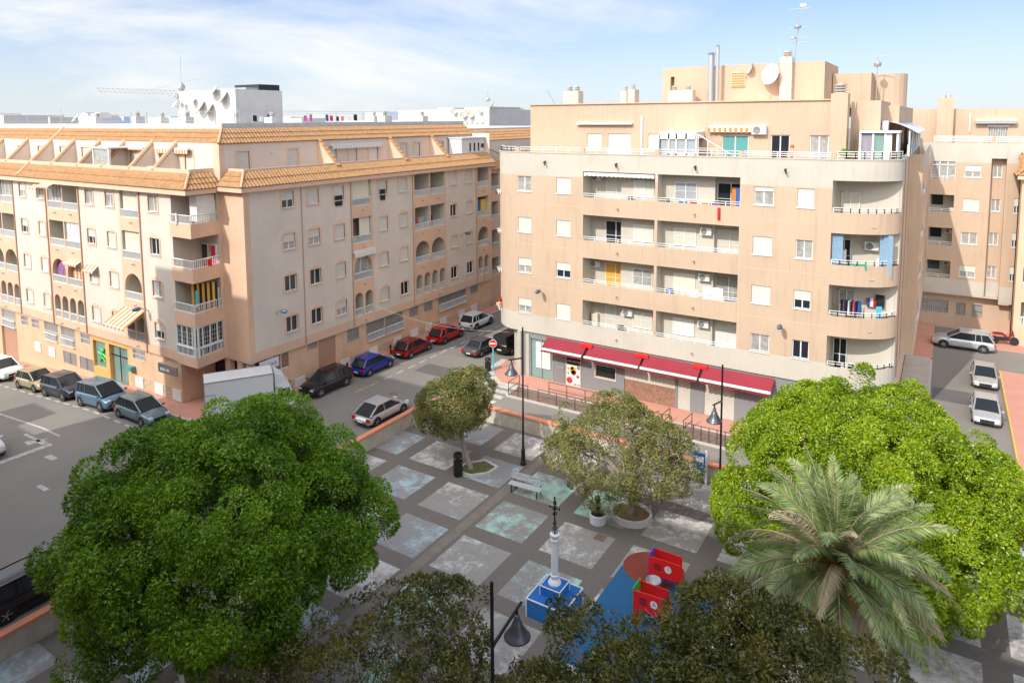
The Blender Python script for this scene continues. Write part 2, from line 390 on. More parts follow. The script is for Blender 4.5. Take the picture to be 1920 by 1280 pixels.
def tiles(mb,o,ud,sd,nr,S,a0,b0,a1,b1,pitch=.27,rows=4,mi=0,endmi=0):
    o=Vector(o);ud=Vector(ud);sd=Vector(sd).normalized();nr=Vector(nr).normalized()
    k0=math.floor(min(a0,a1)/pitch*4); k1=math.ceil(max(b0,b1)/pitch*4)
    prof=[0,.07,.095,.07]
    for r in range(rows):
        v0=r/rows; v1=(r+1)/rows
        A0=a0+(a1-a0)*v0;B0=b0+(b1-b0)*v0;A1=a0+(a1-a0)*v1;B1=b0+(b1-b0)*v1
        base=len(mb.v); L=k1-k0+1
        for k in range(k0,k1+1):
            u=k*pitch/4; hgt=prof[k%4]
            u0=min(max(u,A0),B0);u1=min(max(u,A1),B1)
            p=o+ud*u0+sd*(S*v0-.02)+nr*(hgt+.045); q=o+ud*u1+sd*(S*v1)+nr*(hgt*.8+.01); w=o+ud*u0+sd*(S*v0-.02)+nr*(-.03)
            mb.v+= [tuple(p),tuple(q),tuple(w)]
        for k in range(L-1):
            a=base+3*k;b=a+3; mb.f.append((a,b,b+1,a+1)); mb.m.append(mi); mb.f.append((a,a+2,b+2,b)); mb.m.append(endmi)
    return mb

# ====================================================================== BUILDING A (left block)
AX=-38.2; AY=26.2
A=thing('apartment_building','long peach and greige apartment block with orange tiled mansard roof on the street corner','apartment building',(-60,42,0))
TL=flat('x',AY,1); TR=flat('y',AX,-1)
zw=[4.25+2.9*k for k in range(4)]           # window sills, floors 1-4
zr=[4.40+2.9*k for k in range(4)]
holes=[]; wins=[]
HW=1.14
def addw(T,u,z,w,h,kind,top='arch',glass='glass'):
    holes.append((u-w/2,u+w/2,z,z+h,.16,0,4)); wins.append((u,z,w,h,kind,top,glass))
kinds_left={-70.9:['shut','half','shut','shut'],-62.93:['shut','shut','half','half'],-60.05:['shut','shut','shut','open'],-52.72:['shut','shut','half','open'],-50.0:['shut','shut','shut','low'],-44.65:['half','open','open','open']}
for u,ks in kinds_left.items():
    for k in range(4): addw(TL,u,zw[k],1.06,HW,ks[k],'flat' if k==3 else 'arch','glass_c' if k%2 else 'glass')
def mat_left(u,z):
    for a,b in ((-78,-75),(-69.35,-64.6),(-59.1,-54.25),(-48.85,-46.3)):
        if a<u<b: return 1
    return 0 if z>3.75 else 1
logL=[]
def loggia_set(strips,hl,dz=0,depth=1.5):
    for (a,b,n) in strips:
        w=(b-a)
        for k in (3,2):
            z0=3.63+2.9*k+dz; nn=n
            for i in range(nn):
                x0=a+w*i/nn+(.10 if i==0 else .07); x1=a+w*(i+1)/nn-(.10 if i==nn-1 else .07)
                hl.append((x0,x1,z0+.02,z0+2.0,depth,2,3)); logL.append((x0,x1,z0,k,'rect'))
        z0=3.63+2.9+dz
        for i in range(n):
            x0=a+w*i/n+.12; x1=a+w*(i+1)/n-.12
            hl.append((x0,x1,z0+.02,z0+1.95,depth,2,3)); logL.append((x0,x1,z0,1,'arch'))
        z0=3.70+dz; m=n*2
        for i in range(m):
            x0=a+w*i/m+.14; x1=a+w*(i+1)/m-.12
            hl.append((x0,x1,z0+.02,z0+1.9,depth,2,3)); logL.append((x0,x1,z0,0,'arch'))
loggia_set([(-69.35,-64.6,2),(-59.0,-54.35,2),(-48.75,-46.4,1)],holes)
mb=MB()
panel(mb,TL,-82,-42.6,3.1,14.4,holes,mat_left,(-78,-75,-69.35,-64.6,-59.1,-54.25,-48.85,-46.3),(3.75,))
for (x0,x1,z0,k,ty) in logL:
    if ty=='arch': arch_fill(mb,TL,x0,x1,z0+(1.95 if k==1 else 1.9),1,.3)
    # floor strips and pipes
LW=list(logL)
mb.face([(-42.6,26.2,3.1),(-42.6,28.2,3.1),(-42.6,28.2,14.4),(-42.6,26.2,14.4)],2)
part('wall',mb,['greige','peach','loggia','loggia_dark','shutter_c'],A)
RAIL=('white',)
def fit_loggias(bld,LW,axis,seed):
    rr=random.Random(seed)
    for (x0,x1,z0,k,ty) in LW:
        w=round(x1-x0,2); c=(x0+x1)/2
        P=lambda u,d,z:(u,AY+d,z) if axis=='x' else (AX-d,u,z)
        rz=0 if axis=='x' else R(90)
        rail_A(bld,P(c,.06,z0+.02),rz,w-.02,.58 if k else .62)
        if ty=='rect' or k==1:
            t=rr.random()
            def door(m,w=w): m.box(-w*.36,w*.36,0,.05,-.3,1.6,0); m.box(-.03,.03,-.03,.0,-.3,1.6,1); m.box(-w*.4,w*.4,-.02,.0,1.6,1.68,1)
            link('door',cmesh(('door',w,t<.5),door,['glass_c' if t<.5 else 'shutter','white']),bld,wloc(bld,P(c,1.44,z0+.02)),rz)
fit_loggias(A,LW,'x',3)
for (u,z,w,h,kind,top,gl) in wins: window(A,(u,AY,z),0,w,h,kind,'A',top,gl)
# extras on the left facade: glazed-in loggias and curtains
def curtainbox(bld,x0,x1,z0,z1,d,mt,axis='x',nm='curtain',folds=7):
    mb=MB(); n=folds*2
    for i in range(n):
        a=x0+(x1-x0)*i/n;b=x0+(x1-x0)*(i+1)/n; da=d+(.05 if i%2 else 0);db=d+(.0 if i%2 else .05)
        if axis=='x': mb.face([(a,AY+da,z0),(b,AY+db,z0),(b,AY+db,z1),(a,AY+da,z1)],i//2%2 if len(mt)>1 else 0)
        else: mb.face([(AX-da,a,z0),(AX-db,b,z0),(AX-db,b,z1),(AX-da,a,z1)],i//2%2 if len(mt)>1 else 0)
    part(nm,mb,mt,bld)
def glazing(bld,x0,x1,z0,z1,d,axis='x',nv=3,mt='glass_c',nh=1):
    mb=MB(); P=(lambda a,b,c,e,f,g:(a,b,AY+c,AY+e,f,g)) if axis=='x' else (lambda a,b,c,e,f,g:(AX-e,AX-c,a,b,f,g))
    for i in range(nv+1):
        x=x0+(x1-x0)*i/nv; mb.box(*P(x-.035,x+.035,d-.03,d+.04,z0,z1))
    for j in range(nh+1):
        z=z0+(z1-z0)*j/nh; mb.box(*P(x0,x1,d-.025,d+.035,z-.035,z+.035))
    f=part('glazing',mb,['white'],bld); mb=MB(); mb.box(*P(x0,x1,d+.01,d+.02,z0,z1)); part('pane',mb,[mt],f)
Z=lambda k:3.65+2.9*k
curtainbox(A,-48.55,-46.6,Z(3)+.5,Z(3)+1.95,.16,['shutter_c']); curtainbox(A,-48.55,-46.6,Z(2)+.5,Z(2)+1.95,.16,['shutter_c'])
glazing(A,-58.85,-56.8,Z(3)+.55,Z(3)+1.9,.15,nv=4); glazing(A,-56.5,-54.5,Z(2)+.55,Z(2)+1.9,.15,nv=4,mt='curtain_w',nh=2)
glazing(A,-69.2,-67.1,Z(3)+.55,Z(3)+1.9,.15,nv=4); glazing(A,-66.8,-64.8,Z(3)+.55,Z(3)+1.9,.15,nv=3)
curtainbox(A,-58.7,-56.9,Z(1)+.5,Z(1)+1.8,.30,['curtain_p']); curtainbox(A,-56.4,-54.6,Z(1)+.5,Z(1)+1.8,.30,['stripe_o','stripe_w'])
awning_open(A,(-55.5,AY-.02,Z(1)+2.0),0,2.0,.35,.2)
awning_open(A,(-52.72,AY-.05,zw[1]+1.35),0,1.4,.4,.35)
awning_open(A,(-60.0,AY-.05,zw[3]+1.3),0,1.2,.45,.35)
awning_open(A,(-57.8,AY-.32,14.35),0,1.9,.5,.2)
awning_open(A,(-47.6,AY-.02,Z(0)+2.3),0,2.6,1.5,.85,n=11)
# right facade (street side, x = AX)
holes=[];wins=[];logL=[]
kr={31.95:['open','open','half','half'],34.2:['open','open','half','shut'],36.65:['half','shut','shut','shut'],41.4:['shut','shut','shut','shut'],43.85:['open','shut','shut','shut'],50.8:['open','shut','open','shut'],53.3:['open','shut','shut','shut']}
for u,ks in kr.items():
    for k in range(4): addw(TR,u,zw[k]+.06,1.02,1.12,ks[k],'flat' if k==3 else 'arch','glass_c' if (k+int(u))%3==0 else 'glass')
def mat_right(u,z):
    for a,b in ((28.4,28.85),(37.88,40.22),(45.07,49.72),(54.45,57.1)):
        if a<u<b: return 1
    return 0 if z>3.65 else 1
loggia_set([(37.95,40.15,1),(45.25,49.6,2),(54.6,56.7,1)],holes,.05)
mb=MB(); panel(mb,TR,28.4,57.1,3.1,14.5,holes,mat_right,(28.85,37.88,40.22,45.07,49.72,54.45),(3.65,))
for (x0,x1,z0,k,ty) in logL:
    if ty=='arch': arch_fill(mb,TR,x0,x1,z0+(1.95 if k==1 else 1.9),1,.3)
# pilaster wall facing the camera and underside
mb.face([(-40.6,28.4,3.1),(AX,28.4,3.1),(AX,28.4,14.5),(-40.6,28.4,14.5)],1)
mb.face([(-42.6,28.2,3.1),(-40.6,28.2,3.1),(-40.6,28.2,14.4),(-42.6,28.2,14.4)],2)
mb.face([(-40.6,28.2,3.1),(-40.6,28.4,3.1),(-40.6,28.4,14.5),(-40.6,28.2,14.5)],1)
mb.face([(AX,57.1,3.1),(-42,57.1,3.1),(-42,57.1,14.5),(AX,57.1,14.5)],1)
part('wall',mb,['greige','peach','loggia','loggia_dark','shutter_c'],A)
fit_loggias(A,logL,'y',5)
for (u,z,w,h,kind,top,gl) in wins: window(A,(AX,u,z),R(90),w,h,kind,'A',top,gl)
curtainbox(A,38.1,40.0,Z(3)+.5,Z(3)+2.0,.16,['shutter_c'],'y'); curtainbox(A,38.9,40.0,Z(2)+.5,Z(2)+2.0,.2,['shutter_c'],'y')
curtainbox(A,54.8,56.5,Z(2)+.6,Z(2)+1.7,.3,['cloth_blue','cloth_yellow'],'y',folds=2)
glazing(A,38.25,39.9,Z(1)+.55,Z(1)+1.75,.35,'y',nv=2,mt='glass_c')
awning_retracted(A,(AX,39.05,Z(1)+2.25),R(90),2.3,drop=.35,stripes=('stripe_w','ac'))
# overhang undersides + bodies
mb=MB()
mb.box(-82,-42.6,26.36,27.4,3.0,3.1); mb.box(-42.6,-38.2,28.41,30,3.0,3.1); mb.box(-39.0,-38.21,30,57.1,3.0,3.1)
part('soffit',mb,['loggia'],A)
# drain pipes
for x in (-69.4,-64.55,-54.2,-46.25,-59.15): part('drainpipe',MB().tube((x,AY-.05,3.1 if x<-50 else 3.0),(x,AY-.05,14.3),.045,n=6),['pipe'],A)
for y in (33.1,37.85,45.03,54.4): part('drainpipe',MB().tube((AX+.05,y,3.1),(AX+.05,y,14.3),.03,n=6),['pipe'],A)
# little ceramic spouts
for s in ((-58,0),(-55.6,0),(-47.5,0),(-67.5,0)):
    for k in range(4): part('water_spout',MB().tube((s[0]+.2,AY,3.35+2.9*k),(s[0]+.2,AY-.2,3.33+2.9*k),.04,n=6),['pipe'],A)
for y in (39.1,46.3,48.5,55.6):
    for k in range(4): part('water_spout',MB().tube((AX,y,3.35+2.9*k),(AX+.2,y,3.33+2.9*k),.04,n=6),['pipe'],A)
# ---- corner balconies
CP=[(-42.6,26.05),(-40.35,26.05),(-40.65,28.4)]
for k in range(4):
    zb=3.72+2.9*k; z0=zb-(.9 if k else .67)
    mb=MB(); poly=[(-42.6,26.05),(-40.35,26.05),(-40.65,28.39),(-42.6,28.39)]
    mb.zprism(poly,z0,z0+.2)
    inner=[(-42.6,26.17),(-40.48,26.17),(-40.75,28.39)]
    for i in range(2):
        a,b=CP[i],CP[i+1]; c,d=inner[i],inner[i+1]
        mb.zprism([a,b,d,c],z0+.2,zb)
    part('balcony',mb,['peach'],A)
    mb=MB()
    for i in range(2):
        a=Vector((*CP[i],zb));b=Vector((*CP[i+1],zb)); off=Vector((0,.06,0)) if i==0 else Vector((-.06,0,0)); a=a+off;b=b+off
        mb.tube(a+Vector((0,0,.56)),b+Vector((0,0,.56)),.035,n=6); mb.tube(a+Vector((0,0,.04)),b+Vector((0,0,.04)),.03,n=6)
        L=(b-a).length; n=int(L/.14)
        for j in range(n+1): q=a.lerp(b,j/n); mb.tube(q,q+Vector((0,0,.56)),.022,n=5)
    part('railing',mb,['white'],A)
    # door frames on the two back walls
    mb=MB(); mb.box(-42.4,-41.7,28.1,28.18,z0+.2,z0+2.2,0); mb.box(-42.3,-41.8,28.05,28.1,z0+.2,z0+2.1,1)
    mb.box(-41.4,-40.8,28.08,28.18,z0+.2,z0+2.2,0); mb.box(-41.3,-40.9,28.04,28.08,z0+.2,z0+2.1,2 if k==2 else 1)
    part('door',mb,['white','glass','cloth_red'],A)
glz=MB(); pn=MB()
zb=3.72
for i in range(2):
    a=Vector((*CP[i],0));b=Vector((*CP[i+1],0)); off=Vector((0,.14,0)) if i==0 else Vector((-.14,0,0)); a+=off;b+=off
    for j in range(5):
        q=a.lerp(b,j/4); glz.box(q.x-.05,q.x+.05,q.y-.05,q.y+.05,zb,zb+2.0)
    for z in (zb+.62,zb+1.95): glz.tube(a+Vector((0,0,z)),b+Vector((0,0,z)),.06,n=4)
    for j in range(13):
        q=a.lerp(b,j/12); glz.tube(q+Vector((0,0,zb+.6)),q+Vector((0,0,zb+1.9)),.012,n=4)
    for z in (zb+.9,zb+1.2,zb+1.5): glz.tube(a+Vector((0,0,z)),b+Vector((0,0,z)),.012,n=4)
    pn.face([tuple(a+Vector((0,0,zb+.6))),tuple(b+Vector((0,0,zb+.6))),tuple(b+Vector((0,0,zb+1.95))),tuple(a+Vector((0,0,zb+1.95)))])
g=part('glazing',glz,['white'],A); part('pane',pn,['glass'],g)
mb=MB()
for i in range(10):   # striped awning curtain, balcony F2
    q0=Vector((-41.3,26.5,0)).lerp(Vector((-40.6,27.9,0)),i/10);q1=Vector((-41.3,26.5,0)).lerp(Vector((-40.6,27.9,0)),(i+1)/10)
    mb.face([(q0.x,q0.y,6.6),(q1.x,q1.y,6.6),(q1.x,q1.y,8.4),(q0.x,q0.y,8.4)],i%2)
part('curtain',mb,['curtain_o','cloth_black'],A)
mb=MB(); mb.box(-41.5,-40.75,26.8,28.1,12.5,14.2); part('storage_screen',mb,['curtain_w'],A)
# ---- ground floor, left side (y=26.38)
TG=flat('x',26.38,1); holes=[]
def hole(a,b,c,d,dp=.15,rm=2,bm=3): holes.append((a,b,c,d,dp,rm,bm))
hole(-68.8,-66.3,1.5,2.95); hole(-65.2,-64.1,2.05,2.9); hole(-63.4,-62.2,2.1,2.9); hole(-61.25,-59.15,1.5,3.02); hole(-58.6,-56.5,1.5,3.02); hole(-55.6,-54.3,2.1,2.95)
hole(-53.9,-52.15,.6,2.65,.2,4,5); hole(-51.65,-49.2,-.28,2.7,.3,4,5); hole(-48.45,-46.95,2.2,2.95)
hole(-58.5,-56.45,-.3 if 0 else .02,1.0); hole(-56.0,-54.0,.02,1.0); hole(-69.1,-66.2,-1.65,1.4,.3,2,3)
mb=MB()
def mg(u,z):
    if -54.05<u<-48.95: return 4
    if -48.95<u<-42.7 and z<.95: return 1
    return 0
panel(mb,TG,-82,-42.7,-3.2,3.1,holes,mg,(-54.05,-48.95),(.95,))
mb.face([(-42.7,26.38,0),(-42.7,28.9,0),(-42.7,28.9,3.1),(-42.7,26.38,3.1)],0)
part('ground_floor_wall',mb,['peach_low','stone_low','trim_o','loggia_dark','orange_wall','glass_g'],A)
for x in (-62.6,-60.25,-47.8,-45.4,-43.3): part('vent_panel',MB().box(x-.5,x+.5,26.33,26.39,.18,.95),['white'],A)
mb=MB()
def grate(mb,a,b,c,d,y,axis='x'):
    n=int((b-a)/.16)
    for i in range(n+1):
        x=a+(b-a)*i/n
        if axis=='x': mb.tube((x,y,c),(x,y,d),.018,n=4)
        else: mb.tube((y,x,c),(y,x,d),.018,n=4)
    for z in (c+.02,(c+d)/2,d-.02):
        if axis=='x': mb.tube((a,y,z),(b,y,z),.022,n=4)
        else: mb.tube((y,a,z),(y,b,z),.022,n=4)
for q in ((-68.8,-66.3,1.5,2.95),(-65.2,-64.1,2.05,2.9),(-63.4,-62.2,2.1,2.9),(-61.25,-59.15,1.5,3.02),(-58.6,-56.5,1.5,3.02),(-55.6,-54.3,2.1,2.95),(-48.45,-46.95,2.2,2.95)): mb=MB(); grate(mb,*q,26.36); part('window_grille',mb,['white'],A)
for a,b in ((-68.75,-66.35),(-61.2,-59.2),(-58.55,-56.55)): 
    mb=MB()
    for i in range(int((b-a)/.15)): mb.tube((a+.15*i,26.3,1.5),(a+.15*i,26.3,2.1),.025,n=5)
    mb.box(a,b,26.26,26.34,2.06,2.12); mb.box(a,b,26.26,26.34,1.48,1.53); part('railing',mb,['white'],A)
for a,b in ((-58.45,-57.5),(-57.4,-56.5),(-55.95,-55.05),(-54.95,-54.05)): part('vent_shutter',MB().box(a,b,26.40,26.44,.05,.95),['metal_grey'],A)
mb=MB(); mb.box(-69.05,-66.25,26.55,26.6,-1.6,1.35); part('garage_door',mb,['pipe'],A)
mb=MB(); mb.box(-50.45,-50.4,26.5,26.56,.05,2.65); mb.box(-51.6,-49.25,26.5,26.56,1.9,1.95); part('shop_door',mb,['metal_dark'],A)
mb=MB()   # green neon logo behind the shop glass: a loose running shape
for pts in ([(-53.2,1.1),(-52.9,1.45),(-52.75,1.9),(-52.5,2.15)],[(-53.4,1.75),(-53.0,1.6),(-52.8,1.7),(-52.4,1.45)],[(-52.75,1.9),(-53.1,2.1)],[(-52.9,1.45),(-52.5,1.1)]):
    mb.path([(x,26.52,z) for x,z in pts],.10,.06,6)
part('shop_emblem',mb,['play_green'],A)
mb=MB(); mb.box(-48.9,-48.2,26.0,26.33,1.35,1.65); part('wall_box',mb,['teal'],A)
# corner shop recess
mb=MB(); mb.face([(-42.7,28.95,0),(-38.4,28.95,0),(-38.4,28.95,3.1),(-42.7,28.95,3.1)],0)
mb.box(-41.0,-40.5,28.5,28.9,0,3.0,1); mb.box(-39.7,-39.2,28.5,28.9,0,3.0,1); mb.box(-38.9,-38.45,28.6,29.0,0,3.0,1)
part('shop_front',mb,['glass','trim_o'],A)
mb=MB(); mb.box(-44.0,-41.9,25.55,25.65,2.35,2.95); mb.tube((-43.9,25.6,2.9),(-43.9,26.3,2.95),.02,n=5); mb.tube((-42.0,25.6,2.9),(-42.0,26.3,2.95),.02,n=5)
s=part('hanging_sign',mb,['ac_fan'],A)
mb=MB()
for i,(w,c) in enumerate(((.3,1),(.22,1),(.35,1),(.18,0),(.25,0))): mb.box(-43.7+.34*i,-43.7+.34*i+w*.8,25.53,25.548,2.5+.02*i,2.7,c)
part('sign_marks',mb,['red_bright','cloth_white'],s)
mb=MB(); mb.box(-38.0,-37.95,28.95,30.5,2.35,3.0); s=part('shop_sign',mb,['white'],A)
mb=MB()
for i in range(5): mb.path([(-37.93,29.15+.24*i,2.6),(-37.93,29.25+.24*i,2.75-.05*(i%2)),(-37.93,29.33+.24*i,2.6+.06*(i%3))],.02,n=4)
part('sign_marks',mb,['cloth_blue'],s)
# right side ground floor x=-38.4
TG2=flat('y',-38.4,-1); holes=[]
hole(30.4,31.7,1.8,3.0,.2); hole(34.4,36.1,.6,3.05,.12); hole(33.4,34.3,2.4,3.02,.12)
G1=[(37.3,38.5,2.0,3.0),(44.6,45.7,2.15,3.02),(46.6,47.7,2.15,3.02),(53.6,54.8,2.2,3.02)]; G2=[(39.4,41.4,1.45,3.04),(41.6,43.7,1.45,3.04),(48.6,50.7,1.65,3.04),(50.8,52.8,1.65,3.04)]
for q in G1+G2: hole(*q)
mb=MB(); panel(mb,TG2,29.9,57.1,0,3.1,holes,lambda u,z:1 if z<.75 else 0,(),(.75,))
mb.face([(-38.4,29.9,0),(-40.5,29.9,0),(-40.5,29.9,3.1),(-38.4,29.9,3.1)],0)
part('ground_floor_wall',mb,['peach_low','stone_low','trim_o','loggia_dark'],A)
for q in G1+G2: mb=MB(); grate(mb,*q,-38.36,'y'); part('window_grille',mb,['metal_grey'],A)
for (a,b,c,d) in G2:
    mb=MB()
    for i in range(int((b-a)/.15)+1): mb.tube((-38.28,a+.15*i,c),(-38.28,a+.15*i,c+.6),.028,n=5)
    mb.box(-38.33,-38.23,a,b,c+.57,c+.63); mb.box(-38.33,-38.23,a,b,c-.03,c+.02); part('railing',mb,['white'],A)
for (a,b,c,d) in G1: part('pane',MB().box(-38.5,-38.45,a,b,c,d),['glass_c'],A)
mb=MB(); mb.box(-38.5,-38.48,34.4,36.1,.6,3.05); 
for i in range(16): mb.box(-38.485,-38.46,34.4,36.1,.62+.15*i,.62+.15*i+.02)
part('roller_door',mb,['pipe'],A)
mb=MB(); mb.box(-38.52,-38.46,30.45,31.65,1.85,2.95,0); mb.box(-38.45,-38.42,30.42,31.68,1.8,1.87,1); mb.box(-38.45,-38.42,31.02,31.08,1.87,2.95,1)
part('window',mb,['wood_dark','white'],A)
for y,z in ((32.6,.1),(35.2,.02),(37.0,.1),(40.1,.15),(43.0,.25),(45.2,.28),(47.15,.3),(49.25,.3),(52.1,.35),(54.15,.35)): part('vent_panel',MB().box(-38.4,-38.34,y-.46,y+.46,z,z+.65),['white'],A)

# ---- eaves, mansard, penthouse
mb=MB()
mb.box(-82,-40.35,25.8,26.25,14.3,14.62); mb.box(-40.75,-40.35,26.25,28.0,14.3,14.62)
mb.box(-40.35,-37.8,28.0,28.42,14.4,14.7); mb.box(-38.25,-37.8,28.42,57.2,14.4,14.7)
mb.box(-42.6,-40.75,26.25,28.4,14.32,14.5)
part('eave',mb,['trim_o'],A)
S2=math.sqrt(2); mb=MB()
def ml(u0,u1,ue,z0,dz):    # left mansard strip: eave line y=25.8,z=14.62 going up-in
    tiles(mb,(0,25.8+(z0-14.62),z0),(1,0,0),(0,1,1),(0,-1,1),dz*S2,u0,u1,u0,ue,rows=max(2,int(dz/.32)))
ml(-82,-40.35,-41.3,14.62,.95)
ml(-82,-40.6,-41.6,17.45,.98)
# right strips
def mr(a,b,ua,z0,dz):
    tiles(mb,(-37.8-(z0-14.7),0,z0),(0,1,0),(-1,0,1),(1,0,1),dz*S2,a,b,ua,b,rows=max(2,int(dz/.32)))
mr(28.0,57.2,28.95,14.70,.93)
mr(28.5,57.2,29.5,17.45,.98)
# end slopes
tiles(mb,(-40.35,0,14.62),(0,1,0),(-1,0,1),(1,0,1),.95*S2,25.8,28.3,26.75,28.3,rows=3)
tiles(mb,(0,28.0,14.70),(1,0,0),(0,1,1),(0,-1,1),.93*S2,-40.3,-37.8,-40.3,-38.73,rows=3)
part('tile_roof',mb,['tile'],A)
# hips
for a,b in (((-40.3,25.75,14.68),(-41.3,26.75,15.68)),((-37.75,27.95,14.75),(-38.75,28.95,15.72)),((-40.55,28.45,17.5),(-41.6,29.5,18.5))): part('ridge_tile',MB().tube(a,b,.09,n=8),['tile_end'],A)
# terrace parapets, floor, penthouse walls
mb=MB()
mb.box(-82,-41.3,26.72,26.9,15.3,15.85); mb.box(-41.48,-41.3,26.9,28.5,15.3,15.86)
mb.box(-40.3,-38.75,28.92,29.1,15.3,15.82); mb.box(-38.93,-38.75,29.1,57.1,15.3,15.8)
mb.box(-82,-41.48,26.3,28.7,14.63,14.9); mb.box(-40.6,-38.93,28.45,57.1,14.71,14.92)
part('terrace_parapet',mb,['trim_o'],A)
PL=[(-79.4,),(-75.5,),(-71.6,)]
TPL=flat('x',28.5,1); TPR=flat('y',-40.6,-1); holes=[]
doorsL=[(-68.2,.9,'shut'),(-64.6,.95,'shut'),(-61.0,.8,'shut'),(-57.5,.95,'shut'),(-53.9,1.05,'shut'),(-50.6,1.0,'shut'),(-46.9,.95,'shut'),(-43.9,.95,'shut'),(-48.9,.7,'shut')]
doorsR=[(30.35,.95),(34.6,.95),(38.35,1.0),(40.6,.9),(43.0,1.1),(46.9,.8),(48.6,.9),(52.0,1.0)]
for x,w,k in doorsL: holes.append((x-w/2,x+w/2,14.95,16.95,.12,1,2))
mb=MB(); panel(mb,TPL,-82,-40.6,14.9,17.5,holes,lambda u,z:1 if u>-41.2 else 0,(-41.2,))
holes=[]
for y,w in doorsR: holes.append((y-w/2,y+w/2,14.95,16.9,.12,1,2))
panel(mb,TPR,28.5,57.1,14.9,17.5,holes,lambda u,z:1 if u<28.9 else 0,(28.9,))
part('penthouse_wall',mb,['greige','trim_o','shutter'],A)
for x,w,k in doorsL: window(A,(x,28.5,14.95),0,w,2.0,'shut','A','flat')
for y,w in doorsR: window(A,(-40.6,y,14.95),R(90),w,1.95,'open' if y in(38.35,43.0) else 'shut','A','flat','curtain_w')
# party fins following the roof pitch
for i,x in enumerate((-79.4,-75.4,-71.3,-66.7,-62.6,-59.0,-55.2,-51.8,-48.2,-45.3)):
    big=x in(-62.6,); mb=MB(); t=.12
    z0,z1=(14.7,18.4) if big else (15.62,17.5)
    poly=[(25.8+(z0-14.62)-.02,z0),(25.8+(z1-14.62)-.02,z1),(28.5,z1) if z1<18 else (29.6,z1),(28.5,14.9 if not big else 14.9)]
    if not big: poly.append((26.74,14.95))
    P=[(x-t,y,z) for y,z in poly]; Q=[(x+t,y,z) for y,z in poly]; n=len(poly)
    mb.face(P,0); mb.face(Q[::-1],0)
    for j in range(n): mb.face([P[j],P[(j+1)%n],Q[(j+1)%n],Q[j]],0)
    f=part('party_wall',mb,['greige'],A)
    mb=MB(); mb.tube((x,25.8+(z0-14.62)-.08,z0+.06),(x,25.8+(z1-14.62)-.08,z1+.06),.15,n=6); part('coping',mb,['tile_end'],f)
for y in (37.1,44.9,50.6):
    mb=MB(); t=.14; z0,z1=15.55,17.6; poly=[(-37.8-(z0-14.7)+.02,z0),(-37.8-(z1-14.7)+.02,z1),(-40.7,z1),(-40.7,14.95),(-38.9,14.95)]
    P=[(x,y-t,z) for x,z in poly];Q=[(x,y+t,z) for x,z in poly];n=len(poly)
    mb.face(P,0);mb.face(Q[::-1],0)
    for j in range(n): mb.face([P[j],P[(j+1)%n],Q[(j+1)%n],Q[j]],0)
    f=part('party_wall',mb,['trim_o'],A)
    mb=MB(); tiles(mb,(-37.8-(z0-14.7)+.06,y,z0+.02),(0,1,0),(-1,0,1),(1,0,1),(z1-z0)*S2,-.2,.2,-.2,.2,pitch=.2,rows=7); part('coping',mb,['tile'],f)
awning_retracted(A,(-45.6,28.45,17.0),0,3.9); awning_retracted(A,(-50.6,28.45,17.0),0,3.2,drop=.12); awning_retracted(A,(-54.6,28.45,17.0),0,3.1)
awning_retracted(A,(-40.6+.05,41.0,17.0),R(90),5.6,stripes=('stripe_w','ac'))
ac_unit(A,(-46.1,27.35,15.4),0,.9); ac_unit(A,(-39.9,36.4,15.1),R(90),1.1); ac_unit(A,(-69.0,27.3,16.4),0,.9)
mb=MB(); mb.box(-53.1,-51.0,26.9,27.0,14.95,17.0,1); 
for x in (-53.1,-51.0): mb.box(x-.06,x+.06,26.85,27.0,14.9,17.05)
mb.box(-53.2,-50.9,26.8,28.5,17.02,17.12); part('terrace_shelter',mb,['white','glass_c'],A)
mb=MB(); mb.box(-40.4,-38.95,53.2,56.9,15.0,17.15,0)
for y in (54.6,55.3,56.0): mb.box(-38.96,-38.93,y-.12,y+.12,15.9,16.7,1)
mb.box(-38.96,-38.93,56.4,56.9,16.2,16.6,1); mb.box(-40.5,-38.8,53.1,57.0,17.15,17.25,0)
part('terrace_enclosure',mb,['white','glass'],A)
for y in (32.6,42.0,48.0): part('wall_lamp',MB().lathe([(.01,.0),(.1,.02),(.1,.06)],(-40.5,y,16.7),10,0),['white'],A)
# flat roof
mb=MB(); mb.box(-82,-41.5,29.6,57.1,17.6,18.42); part('roof',mb,['grey_roof'],A)
mb=MB(); mb.box(-82,-41.6,29.5,29.7,18.4,18.8); mb.box(-41.8,-41.6,29.7,57.2,18.4,18.8); part('parapet',mb,['parapet_w'],A)
mb=MB(); n=110
for i in range(n+1):
    x=-81.5+39.7*i/n
    if i%6==0: mb.tube((x,31.2,18.4),(x,31.2,19.65),.025,n=4)
mb.tube((-81.5,31.2,19.65),(-41.9,31.2,19.65),.018,n=4); mb.tube((-81.5,31.2,19.0),(-41.9,31.2,19.0),.012,n=4)
mb.tube((-41.9,31.2,19.65),(-41.9,56,19.65),.015,n=4)
for i in range(9): y=31.2+3*i; mb.tube((-41.9,y,18.4),(-41.9,y,19.65),.02,n=4)
part('roof_fence',mb,['metal_grey'],A)
for x,y,w,h in ((-66,34,.7,1.3),(-59.5,34,.8,1.35),(-62.4,38,.8,1.3),(-57,37,.8,1.3),(-54.2,40,.7,1.2),(-70,36,.7,1.2),(-44.4,36,.9,1.2),(-42.9,47,.9,1.3),(-43.1,52.5,.8,1.3),(-47,50,.8,1.3)):
    chimney(A,x,y,18.42,w,w,h-.4,'white_wall',1)
mb=MB(); mb.tube((-70.5,33,18.4),(-70.5,33,20.4),.03,n=5)
for k in range(4): mb.tube((-70.9+.1*k,33,20.3-.25*k),(-70.1-.1*k,33,20.3-.25*k),.012,n=4)
part('antenna',mb,['metal_grey'],A)
